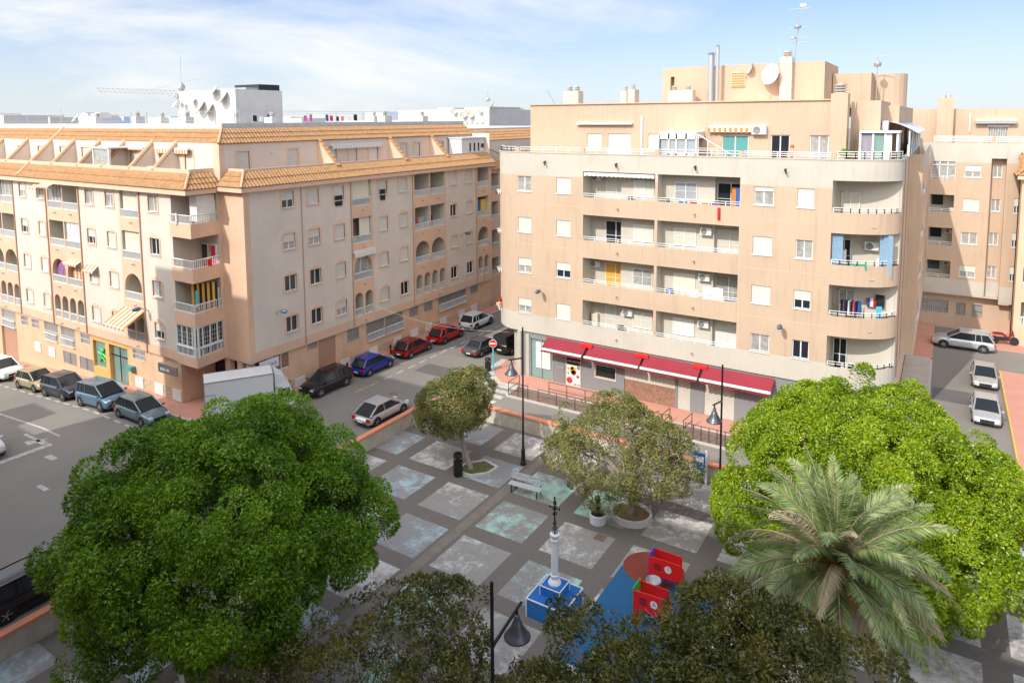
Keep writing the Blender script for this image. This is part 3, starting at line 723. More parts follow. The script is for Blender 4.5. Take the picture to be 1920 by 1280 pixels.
dish(A,(-68.0,33,19.3),R(-20),.5); dish(A,(-66.9,34.5,19.1),R(-20),.35)
# side and rear volumes that close the block
mb=MB(); mb.face([(-82,26.2,0),(-82,57.1,0),(-82,57.1,17.6),(-82,26.2,17.6)]); mb.face([(-82,57.1,0),(-38.4,57.1,0),(-38.4,57.1,17.6),(-82,57.1,17.6)]); part('rear_wall',mb,['greige'],A)

# rooftop stair tower (white) with satellite dishes
TW=thing('rooftop_tower','white rendered stair tower covered in satellite dishes above the tiled block','roof tower',(-56,43,18.43))
mb=MB(); mb.box(-64.6,-55.6,41,46.3,18.43,21.85,0); part('wall',mb,['white_wall'],TW)
mb=MB(); mb.box(-59.5,-55.7,42.2,43.6,21.85,22.05,1); mb.box(-59.3,-55.7,43.7,46.1,21.85,22.4,0); part('roof_panel',mb,['metal_dark','metal_grey'],TW)
for x,z,r,a in ((-63.9,20.7,.32,-30),(-63.2,20.5,.3,-20),(-61.7,20.85,.42,10),(-60.6,20.3,.80,-2),(-59.3,20.0,.8,-8),(-58.4,21.8,.75,0),(-57.1,21.1,.8,-5),(-64.7,21.5,.45,0),(-64.7,20.6,.4,10)): dish(TW,(x,40.7,z),R(a-22),r*.85,'ac' if r<.42 else 'conc')
mb=MB(); mb.box(-63.4,-62.7,40.9,40.98,18.5,20.0,0); part('door',mb,['metal_grey'],TW)
mb=MB(); mb.tube((-64.3,41.3,22),(-64.3,41.3,25.3),.04,n=5)
for k,z in enumerate((23.0,23.2,24.0)): mb.tube((-64.8,41.3,z),(-63.5,41.3,z+.05),.015,n=4)
mb.lathe([(.1,0),(.35,.25),(.35,.5),(.1,.8)],(-64.3,41.3,21.9),8)
part('antenna',mb,['metal_grey'],TW)
# ====================================================================== BUILDING B (right, with red awnings)
BY=42.6
B=thing('apartment_building','peach and cream apartment block with rounded ends and red shop awnings at street level','apartment building',(-15,50,0))
# path of the front: left street side -> left curve -> front -> balcony curve -> alley side
def Bpath():
    pts=[(-29.0,62),(-29.0,45.4)]
    for i in range(1,13):
        t=math.pi/2*i/12; pts.append((-26.3-2.7*math.cos(t),45.4-2.8*math.sin(t)))
    pts.append((-5.4,42.6))
    for i in range(1,13):
        t=math.pi/2*i/12; pts.append((-5.4+3.4*math.sin(t),44.6-2.0*math.cos(t)))
    pts.append((-2.0,71))
    return pts
BP=Bpath(); BL=[0]
for i in range(1,len(BP)): BL.append(BL[-1]+math.dist(BP[i],BP[i-1]))
def TB(u,d,z):
    i=max(0,min(len(BL)-2,np.searchsorted(BL,u)-1)); a=BP[i];b=BP[i+1]; L=BL[i+1]-BL[i]; t=(u-BL[i])/L
    dx=(b[0]-a[0])/L;dy=(b[1]-a[1])/L; return (a[0]+(b[0]-a[0])*t-dy*d,a[1]+(b[1]-a[1])*t+dx*d,z)
U0=BL[13]                     # start of straight front (x=-26.3)
ux=lambda x:U0+(x+26.3)       # front x -> u
UF=ux(-5.4); UC=BL[-2]        # end of front, end of curve
uy=lambda y:UC+(y-44.6)       # alley side y -> u
print('B check',BP[13],U0,UF,UC)
zwB=[4.88+2.98*k for k in range(4)]
holes=[];wb=[]
kB={-25.65:['half','half','shut','open'],-22.48:['shut','half','shut','shut'],-9.08:['open','shut','shut','low'],-6.76:['open','half','open','shut']}
for x,ks in kB.items():
    w=.93 if x==-6.76 else 1.12
    for k in range(4):
        holes.append((ux(x)-w/2,ux(x)+w/2,zwB[k],zwB[k]+1.08,.15,2,2)); wb.append((x,zwB[k],w,ks[k]))
LG=[(-20.97,-15.83),(-15.64,-10.47)]
for a,b in LG:
    for k in range(4): holes.append((ux(a),ux(b),4.72+2.97*k,6.47+2.98*k,.18,1,None))
# curved corner openings (front bulge): closed later by rooms behind
for k in range(4): holes.append((ux(-5.36),UC-.12,4.72+2.97*k,6.5+2.98*k,.18,1,None))
# slits on left curve
sl0=BL[5]; sl1=BL[7]
for k in range(4): holes.append((sl0,sl1,4.5+2.97*k,6.3+2.98*k,.25,1,3))
# alley side: windows and loggias
for k in range(4):
    holes.append((uy(47.6),uy(48.4),4.9+2.98*k,6.0+2.98*k,.15,2,3)); holes.append((uy(51.2),uy(52.0),4.9+2.98*k,6.0+2.98*k,.15,2,3))
    holes.append((uy(54.8),uy(61.5),4.72+2.97*k,6.5+2.98*k,1.4,1,3)); holes.append((uy(64),uy(65),4.9+2.98*k,6.0+2.98*k,.15,2,3))
cuts=[u for u in BL]+[ux(-26.25),ux(-21.05),ux(-10.4)]
def mB(u,z):
    if z>15.0: return 1
    if z<4.85: return 1
    if ux(-21.0)<u<ux(-10.44) and (z>14.9): return 1
    return 0
mb=MB(); panel(mb,TB,0.0,BL[-1],3.5,16.58,holes,mB,cuts,(4.85,15.0))
part('wall',mb,['peach_b','cream_b','trim_o','glass_c','loggia'],B)
for (x,z,w,k) in wb: window(B,(x,BY,z),0,w,1.08,k,'B',glass='glass_c' if (x in(-9.08,-25.65) or (x==-6.76 and z>10)) else 'glass')
# joints as thin trim-coloured strips, spouts
mb=MB()
for x in (-26.22,-21.02,-10.42):mb.box(x-.012,x+.012,BY-.006,BY+.02,3.5,16.58)
for k in range(4): 
    for a,b in ((-26.2,-21.1),(-10.4,-5.45)): mb.box(a,b,BY-.004,BY+.02,7.0+2.98*k,7.02+2.98*k)
part('wall_joint',mb,['trim_o'],B)
for x in (-18.4,-13.2):
    for k in range(4): part('water_spout',MB().tube((x,BY,4.1+2.97*k),(x,BY-.22,4.07+2.97*k),.045,n=6),['pipe'],B)
for x in (-23.9,-18.5,-13.2,-7.9): part('floodlight',MB().tube((x,BY,16.0),(x,BY-.25,15.95),.06,n=6).tube((x,BY-.22,15.95),(x+.08,BY-.26,15.75),.05,n=6),['metal_dark'],B)
# bottom edge of the band (overhang) and top coping
mb=MB(); mb.T=TB
us=[u for u in BL if 0<=u<=BL[-1]]
for i in range(len(us)-1):
    a,b=us[i],us[i+1]
    mb.face([(a,0,3.5),(b,0,3.5),(b,.9,3.5),(a,.9,3.5)]); 
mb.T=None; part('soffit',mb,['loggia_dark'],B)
mb=MB(); mb.T=TB
for i in range(len(us)-1):
    a,b=us[i],us[i+1]
    mb.face([(a,-.03,16.58),(b,-.03,16.58),(b,-.03,16.65),(a,-.03,16.65)]); mb.face([(a,-.03,16.65),(b,-.03,16.65),(b,.22,16.65),(a,.22,16.65)]); mb.face([(a,.22,15.6),(a,.22,16.65),(b,.22,16.65),(b,.22,15.6)])
    mb.face([(a,-.03,16.58),(a,0,16.58),(b,0,16.58),(b,-.03,16.58)])
mb.T=None; part('coping',mb,['cream_b'],B)
# loggia rooms
for a,b in LG:
    for k in range(4):
        room=MB()
        zf=3.95+2.97*k; zc=6.47+2.98*k; d=BY+.95
        m=a+(b-a)*(.47 if a<-20 else .66)
        room.face([(a,BY+.18,zf),(b,BY+.18,zf),(b,d+.6,zf),(a,d+.6,zf)],0); room.face([(a,BY+.17,zc),(b,BY+.17,zc),(b,d+.6,zc),(a,d+.6,zc)],0)
        room.face([(a,BY+.17,zf),(a,d+.6,zf),(a,d+.6,zc),(a,BY+.17,zc)],0); room.face([(b,BY+.17,zf),(b,d+.6,zf),(b,d+.6,zc),(b,BY+.17,zc)],0)
        if a<-20:
            room.face([(a,d+.45,zf),(m,d+.45,zf),(m,d+.45,zc),(a,d+.45,zc)],0); room.face([(m,d,zf),(b,d,zf),(b,d,zc),(m,d,zc)],0); room.face([(m,d,zf),(m,d+.45,zf),(m,d+.45,zc),(m,d,zc)],0)
        else:
            room.face([(a,d,zf),(m,d,zf),(m,d,zc),(a,d,zc)],0); room.face([(m,d+.45,zf),(b,d+.45,zf),(b,d+.45,zc),(m,d+.45,zc)],0); room.face([(m,d,zf),(m,d+.45,zf),(m,d+.45,zc),(m,d,zc)],0)
        room.face([(a,BY+.18,zf),(b,BY+.18,zf),(b,BY+.18,4.72+2.97*k),(a,BY+.18,4.72+2.97*k)],0)
        part('loggia_room',room,['loggia'],B)
# rooms behind the curved balconies
for k in range(4):
    room=MB()
    zf=3.95+2.97*k; zc=6.5+2.98*k; a,b=-5.36,-2.15
    room.face([(a,BY+.1,zf),(-3.2,BY+.4,zf),(-2.15,44.2,zf),(b,44.45,zf),(a,44.4,zf)],0)
    room.face([(a,BY+.17,zc),(-4,BY+.3,zc),(-2.8,43.4,zc),(-2.15,44.3,zc),(b,44.45,zc),(a,44.4,zc)],0)
    room.face([(a,44.4,zf),(b,44.45,zf),(b,44.45,zc),(a,44.4,zc)],0)
    room.face([(a,BY+.1,zf),(a,44.4,zf),(a,44.4,zc),(a,BY+.1,zc)],0)
    part('loggia_room',room,['loggia'],B)
# railings
for a,b in LG:
    for k in range(4): rail_B(B,[(a,BY+.08,4.72+2.97*k),(b,BY+.08,4.72+2.97*k)],.27,r=.022)
cur=[TB(u,.08,0) for u in np.linspace(ux(-5.3),UC-.15,10)]
for k in range(4): rail_B(B,[(x,y,4.72+2.97*k) for x,y,_ in cur],.27,r=.022,post=1.2)
# windows and doors at the back of the loggias (left bay: door left, window right; right bay: window left, door right)
def slide(x,y,z,w,h,mt,kind='open'):
    def fr(m):
        f=.05
        for q in (-w/2,-.5*f,w/2-f): m.box(q,q+f,-.06,0,0,h)
        m.box(-w/2,w/2,-.06,0,h-f,h); m.box(-w/2,w/2,-.06,0,0,f); m.box(-w/2,w/2,-.055,0,h*.5,h*.5+.03)
    d=link('sliding_door' if h>1.5 else 'window',cmesh(('loggia_window_frame',w,h),fr,['white']),B,wloc(B,(x,y,z)))
    def pn(m): m.box(-w/2+.02,w/2-.02,-.03,-.01,.02,h-.02)
    link('pane' if kind=='open' else 'shutter',cmesh(('pane_or_shutter',w,h,mt),pn,[mt]),d)
D0=BY+.95
SD={3:('loggia','shutter','curtain_g','glass'),2:('glass','shutter','shutter','shutter'),1:('curtain_o','glass_c','shutter_c','glass_c'),0:('shutter','shutter','curtain_w','curtain_w')}
for k in range(4):
    zf=3.97+2.97*k; a1,a2,b1,b2=SD[k]
    slide(-19.1,D0+.45,zf,1.55,2.05,a1 if a1!='loggia' else 'shutter','shutter' if a1 in('loggia','shutter') else 'open')
    slide(-16.95,D0,zf+.85,1.4,1.15,a2,'shutter' if 'shutter' in a2 else 'open')
    slide(-14.1,D0,zf+.85,1.45,1.15,b1,'shutter' if 'shutter' in b1 else 'open')
    slide(-11.35,D0+.45,zf,1.7,2.05,b2,'shutter' if 'shutter' in b2 else 'open')
    if k in(2,0): slide(-4.85,44.38,zf,.75,2.0,'glass'); 
    if k==1: slide(-4.6,44.38,zf,.85,2.0,'glass_c')
    if k==3: slide(-4.6,44.38,zf,1.0,1.8,'loggia','shutter')
for (x,z) in ((-20.55,15.1),(-20.6,9.0),(-17.95,6.0),(-12.7,12.0),(-12.75,9.05),(-12.75,6.0),(-3.4,11.8)): ac_unit(B,(x,D0+(.44 if x<-20 else 0) if x<-5 else 44.38,z-.4),0,.85)
awning_retracted(B,(-18.4,BY+.25,15.2),0,5.0,drop=.1,stripes=('ac','stripe_w'))
for x0,x1 in ((-5.3,-4.75),(-2.95,-2.3)): 
    mb=MB()
    for i in range(6):
        a=x0+(x1-x0)*i/6;b=x0+(x1-x0)*(i+1)/6; yy=BY+.25 if x0<-4 else 43.6
        mb.face([(a,yy+.05*(i%2),10.0),(b,yy+.05*((i+1)%2),10.0),(b,yy+.05*((i+1)%2),12.4),(a,yy+.05*(i%2),12.4)])
    part('curtain',mb,['curtain_b'],B)
# slit railings on left curve
for k in range(4):
    rail_B(B,[TB(sl0-.3,-.06,4.5+2.97*k)[:3],TB(sl0+.3,-.28,4.5+2.97*k),TB(sl1-.3,-.28,4.5+2.97*k),TB(sl1+.3,-.06,4.5+2.97*k)],.28,r=.02,post=.3)
mb=MB(); T2=flat('y',-1.25,-1); h5=[(54.5,61.0,4.72+2.97*k,6.5+2.98*k,1.1,1,2) for k in range(4)]+[(63.5,64.5,4.9+2.98*k,6.0+2.98*k,.15,1,2) for k in range(4)]
panel(mb,T2,51.5,71.8,3.5,16.6,h5,lambda u,z:3 if z>15 or z<4.85 else 0,(),(4.85,15.0)); mb.face([(-2,51.5,3.5),(-1.25,51.5,3.5),(-1.25,51.5,16.6),(-2,51.5,16.6)],0); mb.box(-2,-1.26,51.51,71.8,3.42,3.5,3)
part('bay_wall',mb,['peach_b','trim_o','loggia_dark','cream_b'],B)
for k in range(4): rail_B(B,[(-1.3,54.5,4.72+2.97*k),(-1.15,57.7,4.72+2.97*k),(-1.3,61,4.72+2.97*k)],.3,r=.022)
# alley side fittings
for k in range(4): rail_B(B,[(-1.96,54.8,4.72+2.97*k),(-1.85,58,4.72+2.97*k),(-1.96,61.5,4.72+2.97*k)],.3,r=.022)
for y in (46.2,49.9,53.4,66.2): part('drainpipe',MB().tube((-1.95,y,3.5),(-1.95,y,16.5),.05,n=6),['peach_b'],B)
# main body behind, roof, terrace
mb=MB(); mb.box(-28.8,-2.2,45.6,70.9,3.4,15.55); part('core',mb,['loggia'],B)
mb=MB(); poly=[TB(u,.1,0)[:2] for u in us]; poly=poly+[(-2.1,70.9),(-28.9,62)]
mb.zprism([TB(u,.2,0)[:2] for u in us],15.55,15.65); part('terrace_floor',mb,['trim_o'],B)
# penthouse
PY=44.6; TP=flat('x',PY,1); holes=[]
ph=[(-21.1,1.12,16.85,17.93,'shut'),(-19.2,1.7,15.7,17.93,'shut'),(-16.5,1.25,16.85,17.93,'shut'),(-11.35,1.65,15.75,17.9,'open'),(-8.65,1.1,16.4,17.93,'open'),(-6.45,1.05,16.4,17.93,'open')]
for x,w,z0,z1,k in ph: holes.append((x-w/2,x+w/2,z0,z1,.15,1,1))
mb=MB(); panel(mb,TP,-26.3,-5.85,15.65,19.97,holes,lambda u,z:0,(),(18.2,))
mb.face([(-26.3,44.6,15.6),(-26.3,70,15.6),(-26.3,70,19.97),(-26.3,44.6,19.97)],0)
mb.box(-26.3,-5.85,44.61,70,19.7,19.96,1)
part('penthouse_wall',mb,['peach_b','trim_o','peach_b'],B)
for x,w,z0,z1,k in ph: window(B,(x,PY,z0),0,w,z1-z0,k,'B',glass='teal' if x==-11.35 else ('glass_c' if x==-6.45 else 'glass'))
mb=MB(); mb.box(-5.85,-4.95,44.2,45.2,15.65,20.35,0); c=part('chimney',mb,['peach_b'],B)
mb=MB()
for j in range(4): mb.lathe([(.34,0),(.34,.07),(.22,.08),(.22,.15)],(-5.4,44.7,20.35+.15*j),10)
part('chimney_cap',mb,['conc'],c)
mb=MB(); mb.box(-4.7,-3.4,46.2,54,15.65,19.95,0); mb.box(-4.95,-4.7,46.0,50,15.65,19.9,0); mb.box(-3.4,-2.7,51,71,15.65,19.7,0); mb.box(-7,-3.4,54,70,19.0,19.7,0)
part('penthouse_wall',mb,['peach_b'],B)
mb=MB(); mb.box(-26.4,-5.8,44.5,44.75,19.97,20.05); part('parapet',mb,['peach_b'],B)
# terrace railings with little piers
for x in (-26.2,-21.0,-15.75,-10.45,-5.4): part('railing_pier',MB().box(x-.14,x+.14,BY-.02,BY+.22,16.66,17.0),['peach_b'],B)
for a,b in ((-26.05,-21.15),(-20.85,-15.9),(-15.6,-10.6),(-10.3,-5.55)): rail_B(B,[(a,BY+.1,16.66),(b,BY+.1,16.66)],.33,n=3 if a>-11 else 2,r=.024)
rail_B(B,[TB(u,.1,16.66) for u in np.linspace(ux(-5.2),UC+.1,10)],.4,n=3,r=.028,post=.8)
rail_B(B,[TB(u,.1,16.66) for u in np.linspace(BL[2],ux(-26.4),9)],.33,n=2,r=.024)
awning_retracted(B,(-20.3,PY-.02,18.55),0,4.2,drop=.0); awning_retracted(B,(-11.5,PY-.02,18.35),0,3.0,drop=.3)
mb=MB(); mb.box(-17.62,-17.5,PY-.1,PY,16.2,19.1); part('downpipe',mb,['white'],B)
ac_unit(B,(-9.85,PY,17.95),0,1.0); ac_unit(B,(-3.38,47.2,18.2),R(90),1.0)
# conservatory on terrace
mb=MB(); cx0,cx1,cy0,cy1=-15.7,-13.3,42.9,44.58
mb.box(cx0,cx1,cy0,cy1,18.02,18.12); 
for x in (cx0,cx0+.62,(cx0+cx1)/2-.08,(cx0+cx1)/2+.55,cx1): mb.box(x-.05,x+.05,cy0,cy0+.08,16.0,18.02)
mb.box(cx0,cx1,cy0,cy0+.08,17.65,18.02); mb.box(cx0,cx1,cy0,cy0+.06,16.0,16.75); mb.box(cx1-.05,cx1,cy0+.08,cy1,17.7,18.0); mb.box(cx0,cx0+.05,cy0,cy1,16,18)
g=part('conservatory',mb,['white'],B); mb=MB(); mb.box(cx0,cx1,cy0+.09,cy0+.11,16.7,17.66); part('pane',mb,['curtain_g'],g)
mb=MB()
for i in range(5):
    x=-13.2+.6*i; zt=17.95-.36*i; mb.tube((x,43.0,16.6),(x,43.0,zt),.03,n=5)
mb.tube((-13.25,43.0,17.98),(-10.7,43.0,16.5),.03,n=5); mb.tube((-13.2,43.0,17.1),(-12.0,43.0,17.1),.02,n=5); part('pergola_frame',mb,['white'],B)
# corner conservatory and white awning on the right terrace
mb=MB(); X0,X1,Y0,Y1=-4.2,-2.35,43.9,46.1
mb.box(X0,X1+.1,Y0-.1,Y1,18.1,18.2,0)
for x in (X0,-3.55,-2.95,X1): mb.box(x-.05,x+.05,Y0,Y0+.08,15.7,18.1,0)
for y in (Y0+.7,Y0+1.4,Y1): mb.box(X1-.04,X1+.04,y-.04,y+.04,15.7,18.1,0)
mb.box(X0,X1,Y0,Y0+.05,15.7,16.6,0)
g=part('conservatory',mb,['white'],B)
mb=MB(); mb.box(X0,-3.55,Y0+.09,Y0+.1,16.6,18.1,0); mb.box(-3.5,-2.95,Y0+.09,Y0+.1,16.6,18.1,1); mb.box(-2.95,-2.62,Y0+.09,Y0+.12,16.6,18.1,2); mb.box(X1-.02,X1-.01,Y0+.1,Y1,16.6,18.1,1); part('pane',mb,['lilac','glass_g','curtain_w'],g)
mb=MB()
for k in range(8):
    a=k/8;b=(k+1)/8; zt=lambda t:18.75-.75*t+.14*math.sin(math.pi*t)
    mb.face([(-3.4+1.9*a,48,zt(a)),(-3.4+1.9*b,48,zt(b)),(-3.4+1.9*b,66,zt(b)-.1),(-3.4+1.9*a,66,zt(a)-.1)])
    mb.face([(-3.4+1.9*a,48,zt(a)-.03),(-3.4+1.9*a,66,zt(a)-.13),(-3.4+1.9*b,66,zt(b)-.13),(-3.4+1.9*b,48,zt(b)-.03)])
for y in (48.2,51.5,55,58.5,62,65.8): mb.tube((-1.95,y,16.6),(-1.95,y,18.15),.05,n=6)
part('canopy',mb,['white'],B)
mb=MB()
for y in (48.3,49.9,51.5,53.1,54.7,56.3,57.9,59.5,61.1,62.7,64.3): mb.box(-2.05,-2.0,y,y+1.5,16.66,17.95 if int(y)%2 else 17.3,0 if int(y)%4 else 1)
part('glass_screen',mb,['glass_g','white'],B)
# roof structures
mb=MB(); mb.box(-18.1,-17.5,50,50.5,19.95,22.62,0); mb.box(-18.1,-10,50.5,56,19.95,22.6,0); mb.box(-17.2,-7.05,50,56.5,19.95,22.66,0); mb.box(-17.5,-17.2,50,50.5,22.0,22.62,0)
part('roof_block',mb,['peach_b'],B)
mb=MB(); mb.box(-7.0,-4.6,53.5,62,19.6,22.0,0); part('roof_block',mb,['peach_b'],B)
mb=MB(); mb.lathe([(1.5,0),(1.5,2.4)],(-4.1,57,19.6),24); part('roof_block',mb,['peach_b'],B,smooth=False)
mb=MB(); mb.box(-9.75,-9.0,49.5,50.0,19.95,23.0,0); part('chimney',mb,['cream_b'],B)
mb=MB()
for j in range(3): mb.lathe([(.3,0),(.3,.06),(.2,.08),(.2,.14)],(-9.35,49.75,23.0+.14*j),10)
part('chimney_cap',mb,['conc'],B)
mb=MB(); mb.box(-6.0,-5.2,58,58.6,19.9,22.0); part('chimney',mb,['cream_b'],B)
mb=MB(); mb.box(-13.1,-12.1,49.93,49.98,21.1,22.2,0)
for i in range(6): mb.box(-13.05,-12.15,49.9,49.94,21.15+.17*i,21.23+.17*i,1)
part('louvre',mb,['trim_o','stripe_o'],B)
for x0,w,h,n in ((-25.0,1.3,1.15,2),(-20.6,.5,1.05,1),(-20.0,.55,1.15,1)): chimney(B,x0,49,19.95,w,.9,h,'cream_b',n)
mb=MB(); mb.box(-17.2,-15.4,48.6,49.3,19.95,20.95); c=part('chimney',mb,['cream_b'],B)
mb=MB()
for x in (-16.85,-15.8): 
    for j in range(3): mb.lathe([(.2,0),(.2,.05),(.14,.06),(.14,.12)],(x,48.95,20.95+.11*j),8)
part('chimney_cap',mb,['conc'],c)
mb=MB(); mb.tube((-14.35,49.4,20),(-14.35,49.4,23.4),.22,n=10); mb.lathe([(.34,0),(.1,.12)],(-14.35,49.4,23.45),10); mb.tube((-13.85,49.2,20),(-13.85,49.2,23.9),.12,n=10); mb.lathe([(.2,0),(.05,.08)],(-13.85,49.2,23.95),10)
part('flue_pipe',mb,['metal_grey'],B)
dish(B,(-10.35,49.3,21.9),R(-30),.72,'ac',15); dish(B,(-11.85,49.8,22.4),R(-50),.42,'conc',15)
mb=MB()
mb.tube((-9.0,50.3,22.6),(-8.7,50.3,26.6),.035,n=5); mb.tube((-9.9,50,22.6),(-9.9,50,23.9),.02,n=4)
for z in (24.0,24.3,25.0,26.2): mb.tube((-9.4,50.3,z),(-8.1,50.3,z),.015,n=4)
mb.lathe([(.22,0),(.25,.1),(.18,.2)],(-8.85,50.1,24.9),10); mb.lathe([(.2,0),(.2,.15)],(-9.1,50.1,24.2),10); mb.box(-8.75,-8.35,50.2,50.3,26.3,26.5)
part('antenna',mb,['metal_grey'],B)
mb=MB(); mb.tube((-4.3,54,20),(-4.3,54,23.2),.03,n=5); mb.lathe([(.2,0),(.25,.2),(.1,.4)],(-4.3,54,22.4),10); mb.tube((-4.7,54,23.1),(-3.7,54,23.1),.03,n=4); part('antenna',mb,['metal_grey'],B)
mb=MB()
for i in range(6): mb.tube((-26+.6*0,48,20),(-26.8,48,21.2),.015,n=4)
part('antenna',mb,['metal_grey'],B)
# ---- ground floor
GY=42.72; TGB=flat('x',GY,1)
holes=[(-25.3,-23.42,.05,3.1,.1,1,2),(-20.0,-18.5,1.15,2.0,.15,3,4),(-17.87,-14.3,.02,2.6,.12,1,5),(-14.15,-13.3,.02,2.6,.1,1,5),(-12.4,-10.5,.02,2.6,.12,1,5)]
mb=MB(); panel(mb,TGB,-26.2,-5.5,0.0,3.5,holes,lambda u,z:0); 
mb.face([(-26.2,GY,0),(-27.6,44.8,0),(-27.6,44.8,3.5),(-26.2,GY,3.5)],6); mb.face([(-27.6,44.8,0),(-27.6,62,0),(-27.6,62,3.5),(-27.6,44.8,3.5)],0)
mb.face([(-5.5,GY,0),(-2.1,45.2,0),(-2.1,45.2,3.5),(-5.5,GY,3.5)],0); mb.face([(-2.1,45.2,0),(-2.1,71,0),(-2.1,71,3.5),(-2.1,45.2,3.5)],3)
part('ground_floor_wall',mb,['shop_grey','conc','glass_g','trim_o','glass','shutter','metal_grey'],B)
for q in ((-26.2,-25.9,42.4,42.72,0,3.49),(-27.0,-26.75,43.3,43.6,0,3.49),(-25.6,-25.32,GY-.1,GY+.0,0,3.3)): part('column',MB().box(*q),['conc'],B)
mb=MB(); 
for x in (-25.3,-23.45): mb.box(x,x+.07,GY-.03,GY+.05,0,3.1)
mb.box(-25.3,-23.4,GY-.03,GY+.05,3.05,3.12); mb.box(-25.3,-23.4,GY-.03,GY+.05,0,.1); mb.box(-24.35,-24.3,GY-.02,GY+.05,0.1,3.05); part('shop_frame',mb,['alu'],B)
mb=MB(); mb.box(-24.8,-23.6,GY+.02,GY+.08,.9,2.8); part('shop_poster',mb,['curtain_w'],B)
mb=MB(); mb.box(-23.15,-22.42,GY-.03,GY-.003,.02,1.5); mb.box(-23.05,-22.5,GY-.04,GY-.03,1.2,1.42,1); part('meter_cupboard',mb,['ac_fan','metal_grey'],B)
mb=MB(); mb.box(-22.32,-21.1,GY-.05,GY-.003,.02,2.55,1); mb.box(-22.24,-21.18,GY-.055,GY-.05,.1,1.62,0); mb.box(-22.24,-21.18,GY-.056,GY-.05,1.65,2.15,2)
for (x,z,r,mi) in ((-21.72,1.25,.27,3),(-21.68,1.1,.2,4),(-21.8,1.42,.14,5),(-21.3,1.5,.13,6),(-22.0,.5,.24,4),(-21.35,.85,.12,4),(-22.1,1.0,.08,7),(-22.1,1.35,.07,7)):
    mb.lathe([(r,0),(r*.97,-.006)],(x,GY-.056,z),14,mi,'y')
for i in range(6): mb.box(-21.72+.09*i,-21.66+.09*i,GY-.06,GY-.055,.2,.2+.04+.05*(i%3),2)
po=part('menu_poster',mb,['curtain_w','conc','cloth_black','curtain_o','cloth_red','cloth_yellow','wood_dark','cloth_green'],B)
def text(s,name,p,rot,size,mt,parent,ext=.004):
    cu=bpy.data.curves.new('lettering','FONT'); cu.body=s; cu.size=size; cu.align_x='CENTER'; cu.align_y='CENTER'; cu.extrude=ext
    o=bpy.data.objects.new('tmp',cu); COL.objects.link(o); bpy.context.view_layer.update()
    me=bpy.data.meshes.new_from_object(o.evaluated_get(bpy.context.evaluated_depsgraph_get())); bpy.data.objects.remove(o)
    me.materials.clear(); me.materials.append(MATS[mt]); t=bpy.data.objects.new(name,me); COL.objects.link(t); t.parent=parent
    off=Vector((0,0,0)); q=parent
    while q: off+=q.location; q=q.parent
    t.location=Vector(p)-off; t.rotation_euler=rot; return t
text('CAFE POSTRE','lettering',(-21.71,GY-.066,1.90),(R(90),0,0),.185,'curtain_w',po)
mb=MB()
for i in range(17): mb.box(-17.85,-14.32,GY+.05,GY+.09,.05+.08*i,.12+.08*i,0)
for i in range(15): mb.box(-17.85,-14.32,GY+.05,GY+.09,1.41+.08*i,1.48+.08*i,1)
mb.box(-15.95,-15.88,GY+.03,GY+.05,1.4,2.6,1); part('roller_door',mb,['wood_dark','shutter'],B)
for a,b in ((-14.13,-13.32),(-12.38,-10.52)):
    mb=MB()
    for i in range(26): mb.box(a,b,GY+.05,GY+.085,.05+.1*i,.13+.1*i)
    part('roller_door',mb,['shutter'],B)
mb=MB(); mb.box(-20.05,-18.45,GY-.04,GY,1.08,1.15); mb.box(-20.05,-18.45,GY-.04,GY,2.0,2.05); mb.box(-20.05,-20.0,GY-.04,GY,1.15,2.0); mb.box(-18.5,-18.45,GY-.04,GY,1.15,2.0); part('window_frame',mb,['stripe_w'],B)
# four red awnings
for (a,b) in ((-23.75,-20.55),(-20.35,-16.45),(-16.3,-12.55),(-12.4,-8.15)):
    mb=MB(); y0,y1=BY-.02,41.6; z0,z1=3.38,2.80
    n=14
    for j in range(4):
        ya=y0+(y1-y0)*j/4;yb=y0+(y1-y0)*(j+1)/4; za=z0+(z1-z0)*j/4-.03*math.sin(math.pi*j/4); zb=z0+(z1-z0)*(j+1)/4-.03*math.sin(math.pi*(j+1)/4)
        mb.face([(a,ya,za),(b,ya,za),(b,yb,zb),(a,yb,zb)],0); mb.face([(a,ya,za-.02),(a,yb,zb-.02),(b,yb,zb-.02),(b,ya,za-.02)],0)
    mb.face([(a,y0,z0),(a,y1,z1),(a,y0,z1+.2)],0); mb.face([(b,y0,z0),(b,y0,z1+.2),(b,y1,z1)],0)
    for i in range(n):
        x0=a+(b-a)*i/n;x1=a+(b-a)*(i+1)/n
        mb.face([(x0,y1-.01,z1-.02),(x1,y1-.01,z1-.02),(x1,y1-.03,z1-.17),((x0+x1)/2,y1-.03,z1-.23),(x0,y1-.03,z1-.17)],0)
    aw=part('awning',mb,['red_awn'],B,label='dusty red shop awning with a white front bar')
    mb=MB(); mb.box(a,b,y1-.10,y1+.06,z1-.04,z1+.08,0); part('front_bar',mb,['white'],aw)
for x in (-20.45,-16.4,-12.5):
    mb=MB(); mb.box(x-.5,x+.35,42.28,42.56,3.24,3.44); part('awning_motor_box',mb,['red_bright'],B)
